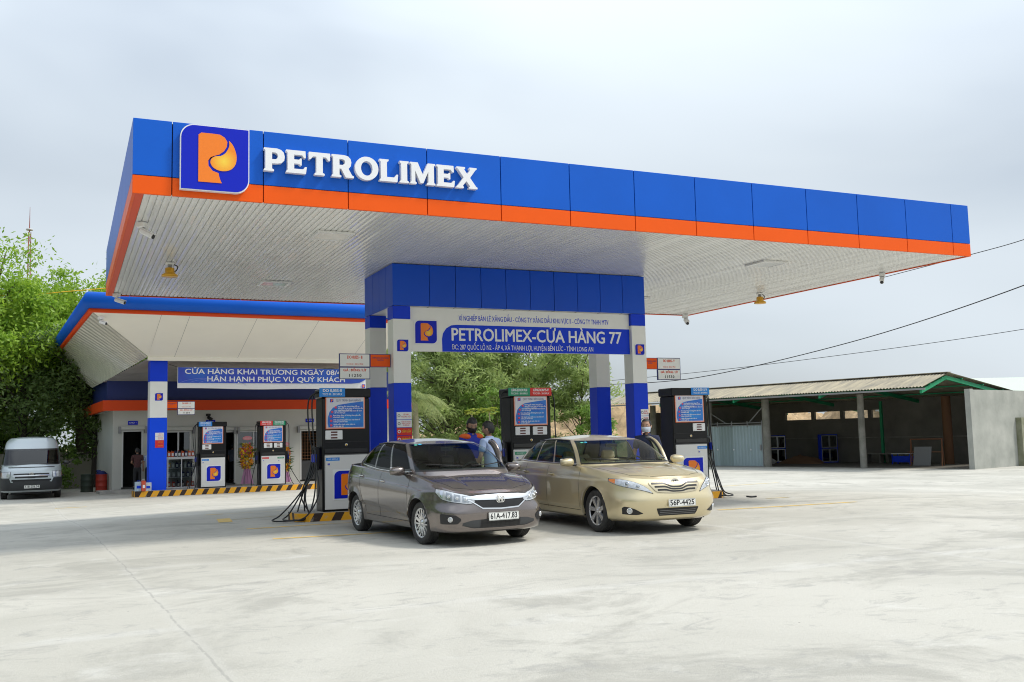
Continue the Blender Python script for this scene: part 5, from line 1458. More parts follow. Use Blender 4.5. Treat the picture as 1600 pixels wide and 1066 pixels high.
for z, ms in ((1.272, (OR3, OR3, NV, BLACKM, OR3, NV, OR3, OR3)), (.817, (YELLOW, SLV, NV, NV, SLV, NV, NV)), (.437, (SLV, SLV, SLV, NV, NV, NV)), (.042, (REDS, REDS, NV, NV, OR3, REDS))):
    nms = {id(OR3): 'red', id(NV): 'navy', id(BLACKM): 'black', id(SLV): 'silver', id(YELLOW): 'yellow', id(REDS): 'dark red'}
    where = {1.272: 'on top of the display case', .817: 'on the top shelf inside the case', .437: 'on the middle shelf inside the case', .042: 'on the bottom of the case'}[z]
    for i, m in enumerate(ms):
        jug('oil_container', -.47 + .94 * i / (len(ms) - 1), -.03, z, m, .26 if z > 1 else .25, .11, .09, nms[id(m)] + ' oil container standing ' + where)

# boxes beside the column
for i, (x, y, z, w_, h, c, l) in enumerate(((.02, .15, -.19, .24, .34, (.45, .58, .70), 'pale blue carton on the rear island, left of the red one'), (.17, .02, -.19, .13, .38, (.62, .08, .03), 'red upright carton leaning among the gift boxes by the column'), (.33, .15, -.19, .24, .30, (.62, .66, .70), 'white and blue gift carton beside the blue column'))):
    r = empty('carton', RL(x, y, z), radians(4 + 5 * i), label=l, cat='carton', group='cartons by the shop canopy column')
    g = MB(); m_ = mat('carton_' + 'abc'[i], c, .6, var=.35, vscale=9); g.box((0, 0, h / 2), (w_, .2, h), m_, bev=.006); g.build('box', r)
    g = MB(); g.tube([(-.05, 0, h), (-.03, 0, h + .05), (.03, 0, h + .05), (.05, 0, h)], .005, BLUE2 if i != 1 else WHITE, 5); g.build('handle', r); g = MB(); g.bx(-w_ * .3, w_ * .3, -.104, -.1005, h * .3, h * .6, BLUE2 if i != 1 else WHITE); g.build('label_sticker', r)

# barrel and bins at the shop's left end
def drum(x, y, m, lab, r_=.23, h=.72, cat='barrel', top=None):
    r = empty('barrel', RL(x, y, -.41), 0, label=lab, cat=cat); g = MB()
    pr = [(0, 0), (r_, 0), (r_, h * .05), (r_ * .98, h * .07), (r_ * .98, h * .32), (r_ * 1.02, h * .335), (r_ * .98, h * .35), (r_ * .98, h * .64), (r_ * 1.02, h * .655), (r_ * .98, h * .67), (r_ * .98, h * .95), (r_, h * .97), (r_, h), (r_ * .96, h), (r_ * .96, h * .97), (0, h * .97)]
    g.lathe(pr, m, 28); g.build('drum', r)
    if top:
        g = MB(); g.blob((0, 0, h * 1.02), (.2, .19, .12), top, 14, 8, .5, 4); g.blob((-.1, .05, h * 1.14), (.1, .1, .09), top, 10, 6, .4, 8); g.build('contents', r)
drum(-.62, 6.3, mat('red_drum', (.36, .03, .015), .5), 'red steel drum filled with blue cloths at the corner of the shop', top=mat('blue_cloth', (.01, .02, .13), .8))
drum(-1.15, 6.6, mat('dark_green_drum', (.03, .045, .03), .6), 'dark green drum standing beside the red drum', .25, .74)

# flower stands
def flower_stand(x, y, z, lab, h=2.05, seed=1):
    r = empty('flower_stand', RL(x, y, z), radians(4), label=lab, cat='flower stand', group='congratulation flower stands'); R_ = random.Random(seed)
    g = MB()
    for a in (0, 2.1, 4.2): g.tube([(.30 * cos(a), .22 * sin(a), 0), (.03 * cos(a), .03 * sin(a), h * .6)], .013, GREY, 6)
    g.build('stand', r)
    for nm, cols, n, zc, rz_ in (('foliage', [(.05, .12, .02)], 70, h * .60, .52), ('blossoms', [(.90, .55, .02), (.92, .66, .04), (.88, .28, .02), (.75, .05, .30)], 420, h * .60, .52)):
        g = MB(); ms = [mat(nm + '_%d' % i, c, .7) for i, c in enumerate(cols)]
        for _ in range(n):
            a = R_.uniform(0, 2 * pi); t = R_.uniform(-1, 1); w_ = .27 * (1 - .45 * t * t) + .05 * R_.random()
            c = Vector((cos(a) * w_ * R_.uniform(.5, 1), sin(a) * .2 * R_.uniform(.5, 1) - .03, zc + t * rz_)); s_ = R_.uniform(.04, .075)
            if nm == 'foliage':
                d = Vector((cos(a), sin(a) * .6, R_.uniform(-.3, .6))).normalized(); sd = d.orthogonal().normalized() * s_ * .5; g.add([c - sd, c + sd, c + d * s_ * 4], [[0, 1, 2]], ms[0])
            else:
                q = Matrix.Rotation(R_.uniform(0, 3), 3, 'X') @ Matrix.Rotation(R_.uniform(0, 3), 3, 'Y'); m_ = ms[R_.choice([0, 0, 1, 1, 2, 2, 3])]
                pts = [c]; 
                for k in range(8): pts.append(c + q @ Vector((cos(k * pi / 4), sin(k * pi / 4), .25)) * s_ * (1 if k % 2 else .6))
                g.add(pts, [[0, 1 + k, 1 + (k + 1) % 8] for k in range(8)], m_)
        g.build(nm, r)
    g = MB(); M = face_M(0, -.14, h * .96); g.prism([(.20 * cos(2 * pi * k / 20), .085 * sin(2 * pi * k / 20)) for k in range(20)], .015, mat('pink_card', (.75, .25, .27), .6), M)
    text_geo(g, 'CHÚC MỪNG', .06, WHITE, M @ Matrix.Translation((0, 0, .017)), .001, width=.28); g.build('greeting_card', r)
    g = MB()
    for s_ in (-1, 0, 1): g.grid([[(s_ * .06 + (x_ - .5) * (.10 + .12 * t) + s_ * .1 * t, -.14 - .03 * sin(x_ * 9 + s_), h * .36 - h * .32 * t) for x_ in frange(0, 1, 6)] for t in frange(0, 1, 6)], mat('pink_ribbon', (.62, .30, .50), .6))
    g.build('ribbon', r)
flower_stand(4.66, 3.2, -.30, 'yellow and orange flower stand with pink ribbon left of the far pump', seed=2)
flower_stand(6.33, 3.5, -.30, 'flower stand mostly behind the far red and green pump, on its right', 1.75, 5)

# ================================================================ OPEN SHED
SO_ = Vector((40.92, 35.0, -.72)); sa = Vector((-.238, .971, 0)).normalized(); sb = Vector((.971, .238, 0)).normalized()
SM_ = Matrix(((sa.x, sb.x, 0, SO_.x), (sa.y, sb.y, 0, SO_.y), (0, 0, 1, SO_.z), (0, 0, 0, 1)))   # local: x along the front, y into the shed
# mirrored handedness is avoided by swapping to (y, x)
SRZ = atan2(sb.y, sb.x)    # local X = into the shed, local Y = along the front
shed = empty('open_shed', SO_, SRZ, label='long open-fronted shed with corrugated roof, green rafters and grey block walls', cat='shed')
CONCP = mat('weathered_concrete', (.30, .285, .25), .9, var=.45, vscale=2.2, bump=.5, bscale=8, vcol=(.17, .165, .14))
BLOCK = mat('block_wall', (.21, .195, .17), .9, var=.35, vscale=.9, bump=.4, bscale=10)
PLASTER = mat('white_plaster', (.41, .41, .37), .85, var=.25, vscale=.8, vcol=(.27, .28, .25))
GRN = mat('green_steel', (.01, .26, .11), .6)
AC = mat('cement_roof_sheet', (.44, .38, .26), .85, var=.5, vscale=1.3, vcol=(.22, .20, .16), stretch=(.35, 2.2, 1))
def corr(name, parent, b0, z0, b1, z1, y0, y1, m, pitch=.18, amp=.028, nb=2):
    g = MB(); n = int((y1 - y0) / pitch * 6); rows = []
    for i in range(n + 1):
        y = y0 + (y1 - y0) * i / n; dz = amp * sin(2 * pi * y / pitch); rows.append([(b0 + (b1 - b0) * k / nb, y, z0 + (z1 - z0) * k / nb + dz) for k in range(nb + 1)])
    g.grid(rows, m, True); return g.build(name, parent)
corr('roof', shed, -2.05, 4.18, .55, 4.92, 1.15, 24.5, AC); corr('roof', shed, .50, 4.93, 11.5, 3.55, 1.15, 24.5, AC)
g = MB(); g.bx(-2.02, -1.96, 1.1, 24.5, 4.02, 4.11, GREY); g.bx(.3, .7, 1.1, 24.5, 4.93, 4.965, AC); g.build('eave_board', shed)
for y in (1.35, 7.2, 13.1, 19.0):
    g = MB()
    for (b0, z0), (b1, z1) in (((-1.95, 3.98), (.5, 4.72)), ((.5, 4.72), (11.3, 3.38))):
        a = Vector((b0, y, z0)); b = Vector((b1, y, z1)); up = Vector((0, 0, .13))
        g.add([a - up + Vector((0, -.06, 0)), b - up + Vector((0, -.06, 0)), b + up * .5 + Vector((0, -.06, 0)), a + up * .5 + Vector((0, -.06, 0)), a - up + Vector((0, .06, 0)), b - up + Vector((0, .06, 0)), b + up * .5 + Vector((0, .06, 0)), a + up * .5 + Vector((0, .06, 0))], [[0, 1, 2, 3], [7, 6, 5, 4], [0, 4, 5, 1], [3, 2, 6, 7], [0, 3, 7, 4], [1, 5, 6, 2]], GRN)
    g.build('rafter', shed)
g = MB()
for b in (-1.2, 0, 2.0, 4.2, 6.4, 8.6, 10.6):
    zz = 4.05 + .285 * (b + 1.95) if b < .5 else 4.77 - .125 * (b - .5)
    g.bx(b - .04, b + .04, 1.2, 24.4, zz + .02, zz + .09, GRN)
g.build('purlin', shed)
for y, r_, m in ((16.6, .15, CONCP), (12.3, .23, CONCP), (5.97, .18, CONCP), (21.5, .2, CONCP)):
    g = MB(); g.lathe([(r_, -.1), (r_ * 1.0, 1.5), (r_ * .97, 4.02)], m, 20, Matrix.Translation((.0, y, 0))); g.build('post', shed)
g = MB(); g.lathe([(.25, 0), (.25, 3.9)], mat('rust_post', (.16, .075, .035), .8), 18, Matrix.Translation((6, 4.3, 0))); g.build('post', shed)
g = MB(); g.bx(6.9, 7.05, 8.9, 9.05, 0, 3.8, GRN); g.build('post', shed)
for a, b in (((0, 16.5, 3.3), (0, 15.3, 2.65)), ((0, 12.4, 3.7), (0, 13.6, 2.65))):
    g = MB(); g.tube([a, b], .035, GREY, 6); g.build('brace', shed)
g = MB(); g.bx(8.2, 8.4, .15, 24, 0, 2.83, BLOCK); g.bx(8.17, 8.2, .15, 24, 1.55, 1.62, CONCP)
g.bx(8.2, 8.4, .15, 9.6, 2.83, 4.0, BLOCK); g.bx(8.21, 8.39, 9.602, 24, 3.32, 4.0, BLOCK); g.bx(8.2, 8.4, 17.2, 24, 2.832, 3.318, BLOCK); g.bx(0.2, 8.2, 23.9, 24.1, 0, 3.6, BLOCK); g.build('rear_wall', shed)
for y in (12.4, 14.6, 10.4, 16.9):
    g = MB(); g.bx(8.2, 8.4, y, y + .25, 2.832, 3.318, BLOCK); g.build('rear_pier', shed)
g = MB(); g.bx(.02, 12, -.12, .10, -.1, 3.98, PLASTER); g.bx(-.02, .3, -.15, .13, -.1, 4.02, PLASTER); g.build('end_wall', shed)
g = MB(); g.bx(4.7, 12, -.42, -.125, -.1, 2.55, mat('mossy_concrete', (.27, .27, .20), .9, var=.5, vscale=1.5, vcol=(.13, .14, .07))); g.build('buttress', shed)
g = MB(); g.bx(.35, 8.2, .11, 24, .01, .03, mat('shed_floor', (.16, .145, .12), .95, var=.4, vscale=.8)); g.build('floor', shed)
gt = empty('sheet_gate', SM_ @ Vector((14.8, -.1, 0)), SRZ, label='pale blue-grey corrugated sheet gate closing the left bay of the shed', cat='gate')
g = MB(); gl = mat('galvanised_sheet', (.36, .45, .48), .5, metal=.2, var=.12, vscale=.8); gd = mat('dull_sheet', (.26, .33, .34), .55, metal=.2)
for y0, y1, m in ((-2.25, -.05, gl), (-.05, 1.0, gd), (1.0, 2.2, gl)):
    rows = []; n = int((y1 - y0) / .04)
    for i in range(n + 1):
        y = y0 + (y1 - y0) * i / n; rows.append([(.015 * (1 if (i // 3) % 2 else -1), y, z) for z in (.02, 2.5)])
    g.grid(rows, m, False)
g.build('sheet', gt)
g = MB()
for z in (.05, 2.52, 2.66): g.tube([(-.04, -2.3, z), (-.04, 2.3, z)], .03, GREY, 6)
for y in (-2.28, 2.28, -1.2, 0, 1.1): g.tube([(-.04, y, 2.4 if abs(y) < 2 else 0), (-.04, y, 2.78)], .028, GREY, 6)
g.bx(-.09, -.05, -2.2, -2.1, 1.0, 1.35, GREY); g.build('gate_frame', gt)
g = MB()
for y in (-1.4, -.1, 1.15): g.lathe([(0, .004), (.06, .004), (.06, 0)], WHITE, 8, Matrix.Translation((-.05, y, 1.05)) @ Matrix.Rotation(-pi / 2, 4, 'Y'))
g.build('marker_plate', gt)
def cabinet(y, b, lab, lit):
    r = empty('steel_cabinet', SM_ @ Vector((y, b, .03)), SRZ + radians(55), label=lab, cat='cabinet', group='blue cabinets inside the shed')
    g = MB(); g.bx(0, .5, -.55, .55, 0, .04, BLUE2); g.bx(0, .5, -.55, .55, 1.76, 1.8, BLUE2); g.bx(0, .5, .51, .55, .04, 1.76, BLUE2); g.bx(0, .5, -.55, -.51, .04, 1.76, BLUE2); g.bx(.46, .5, -.51, .51, .04, 1.76, NAVY); g.bx(.02, .46, -.51, .51, .9, .93, BLUE2); g.build('carcass', r)
    for y0, y1 in ((-.51, 0), (0, .51)):
        for z0, z1 in ((.05, .88), (.95, 1.74)):
            g = MB(); fm = WHITE if lit else GREY
            g.bx(-.03, 0, y0, y0 + .05, z0, z1, fm); g.bx(-.03, 0, y1 - .05, y1, z0, z1, fm); g.bx(-.03, 0, y0 + .05, y1 - .05, z0, z0 + .05, fm); g.bx(-.03, 0, y0 + .05, y1 - .05, z1 - .05, z1, fm)
            g.bx(-.016, -.012, y0 + .05, y1 - .05, z0 + .05, z1 - .05, DGLASS); g.build('glass_door', r)
cabinet(16.4, 6.5, 'blue cabinet with white framed glass doors, left one in the shed', True)
cabinet(12.9, 7.2, 'darker blue cabinet standing to the right of the first, inside the shed', False)
def mound(name, y, b, r1, r2, h, m, lab, cat, seed):
    g = MB(); rows = []
    for i in range(15):
        t = i / 14; rows.append([])
        for k in range(25):
            a = 2 * pi * k / 24; q = 1 + .35 * noise.noise(Vector((cos(a) * 1.5, sin(a) * 1.5, t * 2 + seed)))
            rows[-1].append((r1 * t * cos(a) * q, r2 * t * sin(a) * q, h * (1 - t) ** .8 * (1 + .3 * noise.noise(Vector((t * 4, a, seed))))))
    g.grid(rows, m); g.build(name, loc=SM_ @ Vector((y, b, .0)), rz=SRZ, label=lab, cat=cat)
mound('sand_heap', 13.9, 5.5, .9, 2.0, .55, mat('brown_sand', (.20, .11, .06), .95), 'low heap of brown sand between the blue cabinets', 'sand heap', 2)
SACK = mat('white_sack', (.50, .50, .48), .8)
for i, (y, b, h) in enumerate(((15.6, 3.5, .0), (14.9, 3.6, .0), (15.3, 3.5, .24))):
    g = MB(); g.blob((0, 0, .2), (.3, .42, .22), SACK, 16, 10, .35, i * 3); g.build('cement_sack', loc=SM_ @ Vector((y, b, h)), rz=SRZ + i, label=('white sack at the left of the pile by the blue cabinet', 'white sack at the right of the pile in the shed', 'white sack on top of the pile in the shed')[i], cat='sack', group='white sacks in the shed')
tb = empty('work_table', SM_ @ Vector((6.8, 5.5, 0)), SRZ, label='low blue table with white top inside the shed right of the middle post', cat='table')
g = MB(); g.bx(-.35, .35, -.6, .6, .62, .66, WHITE); g.build('table_top', tb)
for sx in (-.3, .3):
    for sy in (-.55, .55):
        g = MB(); g.bx(sx - .025, sx + .025, sy - .025, sy + .025, 0, .62, BLUE2); g.build('leg', tb)
g = MB(); g.bx(-.3, .3, -.5, .5, .15, .5, BLUE2); g.build('crate_shelf', tb)
RUST = mat('rusty_steel', (.20, .085, .04), .8)
fr_ = empty('trestle', SM_ @ Vector((4.2, 3.4, 0)), SRZ, label='rusty brown steel trestle frame leaning near the end wall of the shed', cat='trestle')
g = MB()
for y in (-.9, .9):
    g.tube([(-.4, y - .15, 0), (0, y, 1.5)], .035, RUST, 6); g.tube([(.4, y + .15, 0), (0, y, 1.5)], .035, RUST, 6)
g.build('leg_pair', fr_)
g = MB(); g.tube([(0, -.95, 1.5), (0, .95, 1.5)], .035, RUST, 6); g.tube([(-.2, -1.0, .8), (-.2, 1.0, .8)], .03, RUST, 6); g.build('crossbar', fr_)
g = MB(); g.box((.0, 0, .55), (.04, 1.0, 1.05), mat('grey_board', (.22, .22, .22), .8), M=Matrix.Rotation(radians(12), 3, 'Y')); g.build('plywood_board', loc=SM_ @ Vector((4.3, 3.1, .02)), rz=SRZ, label='grey board propped against the rusty trestle', cat='board')
for i, (y, b) in enumerate(((8.2, 6.6), (9.3, 7.0))):
    r = empty('bench_stack', SM_ @ Vector((y, b, .02)), SRZ, label=('wooden bench with grey slab, at the shed rear wall', 'second bench beside the green post in the shed')[i], cat='bench'); g = MB()
    g.bx(-.25, .25, -.8, .8, .55, .62, CONCP); g.build('bench_top', r)
    for q in (-.7, .7):
        g = MB(); g.bx(-.2, .2, q - .05, q + .05, 0, .55, BLOCK); g.build('support', r)
# pale roof beyond the shed
wh = empty('warehouse', (78, 66, -1), radians(-20), label='distant pale green-roofed warehouse behind the right end of the shed', cat='warehouse')
g = MB(); g.bx(-6, 22, -9, 9, 0, 5.2, mat('pale_cladding', (.50, .52, .46), .6)); g.build('wall', wh)
g = MB(); g.add([(-6.5, -9.5, 5.1), (22.5, -9.5, 5.1), (22.5, 0, 6.9), (-6.5, 0, 6.9)], [[0, 1, 2, 3]], mat('pale_green_roof', (.52, .58, .48), .5)); g.add([(-6.5, 9.5, 5.1), (22.5, 9.5, 5.1), (22.5, 0, 6.9), (-6.5, 0, 6.9)], [[3, 2, 1, 0]], MATS['pale_green_roof']); g.build('roof', wh)
# boundary wall
bw = empty('boundary_wall', (-14, 52.6, -.5), radians(-1.5), label='long white rendered boundary wall behind the van', cat='wall')
g = MB(); g.bx(-24, 15.3, 0, .2, 0, 1.72, mat('aged_white_wall', (.50, .47, .40), .9, var=.3, vscale=.6)); g.build('wall_panel', bw)
g = MB()
for k in range(11): g.bx(-24 + 3.6 * k, -23.7 + 3.6 * k, -.06, .26, 0, 1.8, MATS['aged_white_wall'])
g.build('pier', bw)

# ================================================================ PLANTS
def leaf_mat(name, c1, c2, trans=.35):
    if name in MATS: return MATS[name]
    m = bpy.data.materials.new(name); m.use_nodes = True; t = m.node_tree; t.nodes.clear(); N = t.nodes.new; L = t.links.new
    o = N('ShaderNodeOutputMaterial'); co = N('ShaderNodeTexCoord'); n = N('ShaderNodeTexNoise'); n.inputs['Scale'].default_value = .9; n.inputs['Detail'].default_value = 4
    n2 = N('ShaderNodeTexNoise'); n2.inputs['Scale'].default_value = 7; L(co.outputs['Object'], n.inputs['Vector']); L(co.outputs['Object'], n2.inputs['Vector'])
    ad = N('ShaderNodeMath'); ad.operation = 'ADD'; L(n.outputs[0], ad.inputs[0]); L(n2.outputs[0], ad.inputs[1])
    r = N('ShaderNodeMapRange'); r.inputs['From Min'].default_value = .75; r.inputs['From Max'].default_value = 1.25; L(ad.outputs[0], r.inputs[0])
    x = N('ShaderNodeMix'); x.data_type = 'RGBA'; x.inputs[6].default_value = (*c1, 1); x.inputs[7].default_value = (*c2, 1); L(r.outputs[0], x.inputs[0])
    d = N('ShaderNodeBsdfPrincipled'); d.inputs['Roughness'].default_value = .5; L(x.outputs[2], d.inputs['Base Color'])
    tr = N('ShaderNodeBsdfTranslucent'); L(x.outputs[2], tr.inputs[0]); mx = N('ShaderNodeMixShader'); mx.inputs[0].default_value = trans
    L(d.outputs[0], mx.inputs[1]); L(tr.outputs[0], mx.inputs[2]); L(mx.outputs[0], o.inputs[0]); MATS[name] = m; return m
LF_BRIGHT = leaf_mat('leaf_bright', (.38, .54, .055), (.18, .34, .035), .5)
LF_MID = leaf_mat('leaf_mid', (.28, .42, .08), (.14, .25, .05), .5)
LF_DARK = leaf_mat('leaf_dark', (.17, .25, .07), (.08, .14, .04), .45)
LF_FEATH = leaf_mat('leaf_feathery', (.47, .56, .20), (.27, .37, .13), .6)
LF_PALM = leaf_mat('leaf_palm', (.36, .40, .14), (.20, .27, .08), .45)
LF_YEL = leaf_mat('leaf_yellowish', (.38, .40, .05), (.22, .30, .04), .4)
BARK = mat('bark', (.13, .105, .08), .95, var=.5, vscale=5, bump=.8, bscale=12)
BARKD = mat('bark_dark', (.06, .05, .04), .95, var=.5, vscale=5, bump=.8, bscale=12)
PALE = mat('pale_stem', (.34, .31, .20), .85, var=.3, vscale=8)

def tree(name, x, y, h, r, crown, leaf, bark, label, cat='tree', group=None, seed=1, n=70, per=80, ls=.13, trunk_r=.16, z0=None, feather=False, zlow=.35, lean=(0, 0), extra=()):
    R_ = random.Random(seed); z0 = gz(x, y) - .1 if z0 is None else z0
    root = empty(name, (x, y, z0), 0, label=label, cat=cat, group=group)
    g = MB(); top = Vector((lean[0], lean[1], h * .80)); fork = Vector((lean[0] * .35, lean[1] * .35, h * zlow))
    tp = [Vector((0, 0, 0)), fork * .5 + Vector((R_.uniform(-.1, .1), R_.uniform(-.1, .1), 0)), fork, (fork + top) / 2 + Vector((R_.uniform(-.3, .3), R_.uniform(-.3, .3), 0)), top]
    g.tube(tp, [trunk_r * 1.2, trunk_r, trunk_r * .85, trunk_r * .5, trunk_r * .15], bark, 10)
    cc = Vector((lean[0], lean[1], h * (zlow + (1 - zlow) * .5))); rz = h * (1 - zlow) * .5
    cl = []
    for k in range(n):
        for _ in range(20):
            d = Vector((R_.gauss(0, 1), R_.gauss(0, 1), R_.gauss(0, 1))).normalized()
            q = R_.random() ** .45
            f = 1 + .42 * noise.noise(d * 1.6 + Vector((seed * 3.1, 0, 0)))
            p = cc + Vector((d.x * r * q * f, d.y * r * q * f, d.z * rz * q * f * crown))
            if p.z > h * .12: break
        cl.append(p)
    cl += [Vector(e) for e in extra]
    for p in cl[::2]:     # limbs out to the clumps
        s = tp[2].lerp(tp[4], max(0, min(.9, (p.z - fork.z) / max(.1, top.z - fork.z) - .25))); mid = (s + p) / 2 + Vector((0, 0, -.12 * (p - s).length * .5))
        g.tube(catm([s, mid, p], 3), [trunk_r * .30 * (1 - k / 7) + .008 for k in range(7)], bark, 5, caps=False)
    g.build('trunk', root)
    V = []; F = []
    for p in cl:
        cr = r * R_.uniform(.17, .34) * (1 if not feather else .95); c_n = int(per * R_.uniform(.6, 1.3)); sq = R_.uniform(.5, .85)
        for _ in range(c_n):
            d = Vector((R_.gauss(0, .5), R_.gauss(0, .5), R_.gauss(0, .5) * sq)); c = p + d * cr
            s = ls * R_.uniform(.6, 1.25)
            if feather:
                a = Vector((R_.gauss(0, .6), R_.gauss(0, .6), -R_.uniform(-.3, 1))).normalized() * s * 1.3; b = a.orthogonal().normalized() * s * .26
                b.rotate(Matrix.Rotation(R_.uniform(0, 6.28), 3, a.normalized()))
            else:
                nn = Vector((R_.gauss(0, .6), R_.gauss(0, .6), R_.gauss(.5, .6))).normalized(); a = nn.orthogonal().normalized(); a.rotate(Matrix.Rotation(R_.uniform(0, 6.28), 3, nn)); b = nn.cross(a) * s * .33; a = a * s * .8
            o = len(V); V += [c - a, c + b - a * .1, c + a, c - b - a * .1]; F.append((o, o + 1, o + 2, o + 3))
    me = bpy.data.meshes.new('crown'); me.from_pydata([tuple(v) for v in V], [], F); me.materials.append(leaf); o = bpy.data.objects.new('crown', me); COL.objects.link(o); o.parent = root
    return root
GL = 'broadleaf trees behind the van'
tree('broadleaf_tree', -3.6, 52.0, 11.2, 3.9, 1.05, LF_BRIGHT, BARK, 'tall bright green tree with the thick trunk rising behind the van', group=GL, seed=11, n=210, per=270, ls=.155, trunk_r=.42, zlow=.30)
tree('broadleaf_tree', .6, 55.0, 11.0, 3.9, 1.05, LF_BRIGHT, BARK, 'bright green tree whose top shows left of the big canopy corner', group=GL, seed=23, n=170, per=250, ls=.155, trunk_r=.3, zlow=.38, extra=[(2.3, -1, 11.5), (2.4, -1, 12.0), (2.6, -.8, 11.2), (2.2, -.8, 10.6)])
tree('broadleaf_tree', -8.5, 53.5, 11.4, 3.8, 1.1, LF_BRIGHT, BARK, 'bright green tree cut off by the left edge of the picture', group=GL, seed=31, n=150, per=230, ls=.155, trunk_r=.3, zlow=.3)
tree('broadleaf_tree', -4.3, 45.2, 9.3, 1.9, 1.0, LF_BRIGHT, BARK, 'nearer leafy tree hanging over the van from the left edge', group=GL, seed=5, n=70, per=240, ls=.14, trunk_r=.16, zlow=.50)
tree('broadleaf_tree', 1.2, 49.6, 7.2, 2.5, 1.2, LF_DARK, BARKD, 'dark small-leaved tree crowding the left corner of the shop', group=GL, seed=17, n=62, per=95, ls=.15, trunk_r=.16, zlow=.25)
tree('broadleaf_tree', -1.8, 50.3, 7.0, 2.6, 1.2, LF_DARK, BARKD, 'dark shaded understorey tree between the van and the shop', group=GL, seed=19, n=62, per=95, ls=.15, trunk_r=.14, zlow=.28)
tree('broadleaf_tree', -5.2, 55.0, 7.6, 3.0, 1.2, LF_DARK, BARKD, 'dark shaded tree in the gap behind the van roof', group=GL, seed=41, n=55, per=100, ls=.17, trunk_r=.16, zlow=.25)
tree('broadleaf_tree', 5.5, 61.0, 9.0, 3.4, 1.1, LF_MID, BARK, 'mid green tree rising behind the shop roof', group=GL, seed=43, n=80, per=100, ls=.2, trunk_r=.2, zlow=.3)
tree('shrub', -.35, 49.0, 2.1, .9, 1.2, LF_MID, BARK, 'leafy shrub against the white wall right of the van', cat='shrub', seed=51, n=26, per=60, ls=.11, trunk_r=.04, zlow=.15)
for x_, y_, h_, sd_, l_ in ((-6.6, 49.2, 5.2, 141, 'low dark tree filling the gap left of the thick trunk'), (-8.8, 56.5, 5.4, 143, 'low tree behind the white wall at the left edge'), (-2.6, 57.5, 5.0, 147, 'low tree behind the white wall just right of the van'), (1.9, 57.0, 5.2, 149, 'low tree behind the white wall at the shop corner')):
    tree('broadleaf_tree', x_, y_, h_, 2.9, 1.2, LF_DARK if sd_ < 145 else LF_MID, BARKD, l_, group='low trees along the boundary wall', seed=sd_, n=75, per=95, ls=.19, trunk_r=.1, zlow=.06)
GC = 'feathery trees behind the pumps'
tree('acacia_tree', 18.6, 49.5, 9.0, 2.9, 1.15, LF_FEATH, BARK, 'feathery tree seen just right of the left columns', group=GC, seed=61, n=92, per=190, ls=.145, trunk_r=.16, zlow=.16, feather=True)
tree('acacia_tree', 21.2, 50.5, 9.3, 2.9, 1.15, LF_FEATH, BARK, 'feathery tree left of centre between the left columns and the middle pump', group=GC, seed=67, n=92, per=190, ls=.145, trunk_r=.18, zlow=.14, feather=True)
tree('acacia_tree', 24.0, 50.0, 9.4, 2.8, 1.15, LF_FEATH, BARK, 'feathery tree directly behind the middle pump', group=GC, seed=71, n=92, per=190, ls=.145, trunk_r=.18, zlow=.14, feather=True)
tree('acacia_tree', 26.6, 49.0, 7.6, 2.0, 1.25, LF_FEATH, BARK, 'feathery tree at the right end of the row with open airy edge', group=GC, seed=73, n=60, per=160, ls=.14, trunk_r=.12, zlow=.14, feather=True)
tree('acacia_tree', 16.6, 55.0, 8.2, 2.8, 1.1, LF_FEATH, BARK, 'feathery tree half hidden behind the left columns', group=GC, seed=79, n=70, per=150, ls=.15, trunk_r=.16, zlow=.16, feather=True)
tree('acacia_tree', 21.6, 57.0, 8.4, 3.4, 1.0, LF_FEATH, BARK, 'paler tree in the second row behind the attendants', group=GC, seed=83, n=70, per=110, ls=.22, trunk_r=.16, zlow=.12)
GS = 'bushes behind the pumps'
tree('bush', 20.4, 47.0, 4.6, 1.5, 1.15, LF_MID, BARK, 'fresh green bushy sapling behind the attendants', cat='bush', group=GS, seed=91, n=46, per=110, ls=.16, trunk_r=.07, zlow=.10)
tree('bush', 25.9, 46.2, 3.5, 1.25, 1.2, LF_MID, BARK, 'rounded green bush right of the middle pump before the earth bank', cat='bush', group=GS, seed=93, n=40, per=110, ls=.15, trunk_r=.06, zlow=.08)
tree('bush', 18.1, 46.6, 2.3, 1.5, 1.1, LF_FEATH, BARK, 'low scrubby bush behind the roof of the grey sedan', cat='bush', group=GS, seed=95, n=36, per=90, ls=.14, trunk_r=.05, zlow=.1)
tree('bush', 22.8, 46.0, 2.0, 1.4, 1.1, LF_FEATH, BARK, 'low scrubby bush left of the middle pump', cat='bush', group=GS, seed=97, n=34, per=90, ls=.14, trunk_r=.05, zlow=.1)
tree('bush', 27.6, 48.0, 1.8, 1.3, 1.0, LF_FEATH, BARK, 'dry low bush at the foot of the earth bank', cat='bush', group=GS, seed=99, n=24, per=80, ls=.13, trunk_r=.05, zlow=.1)

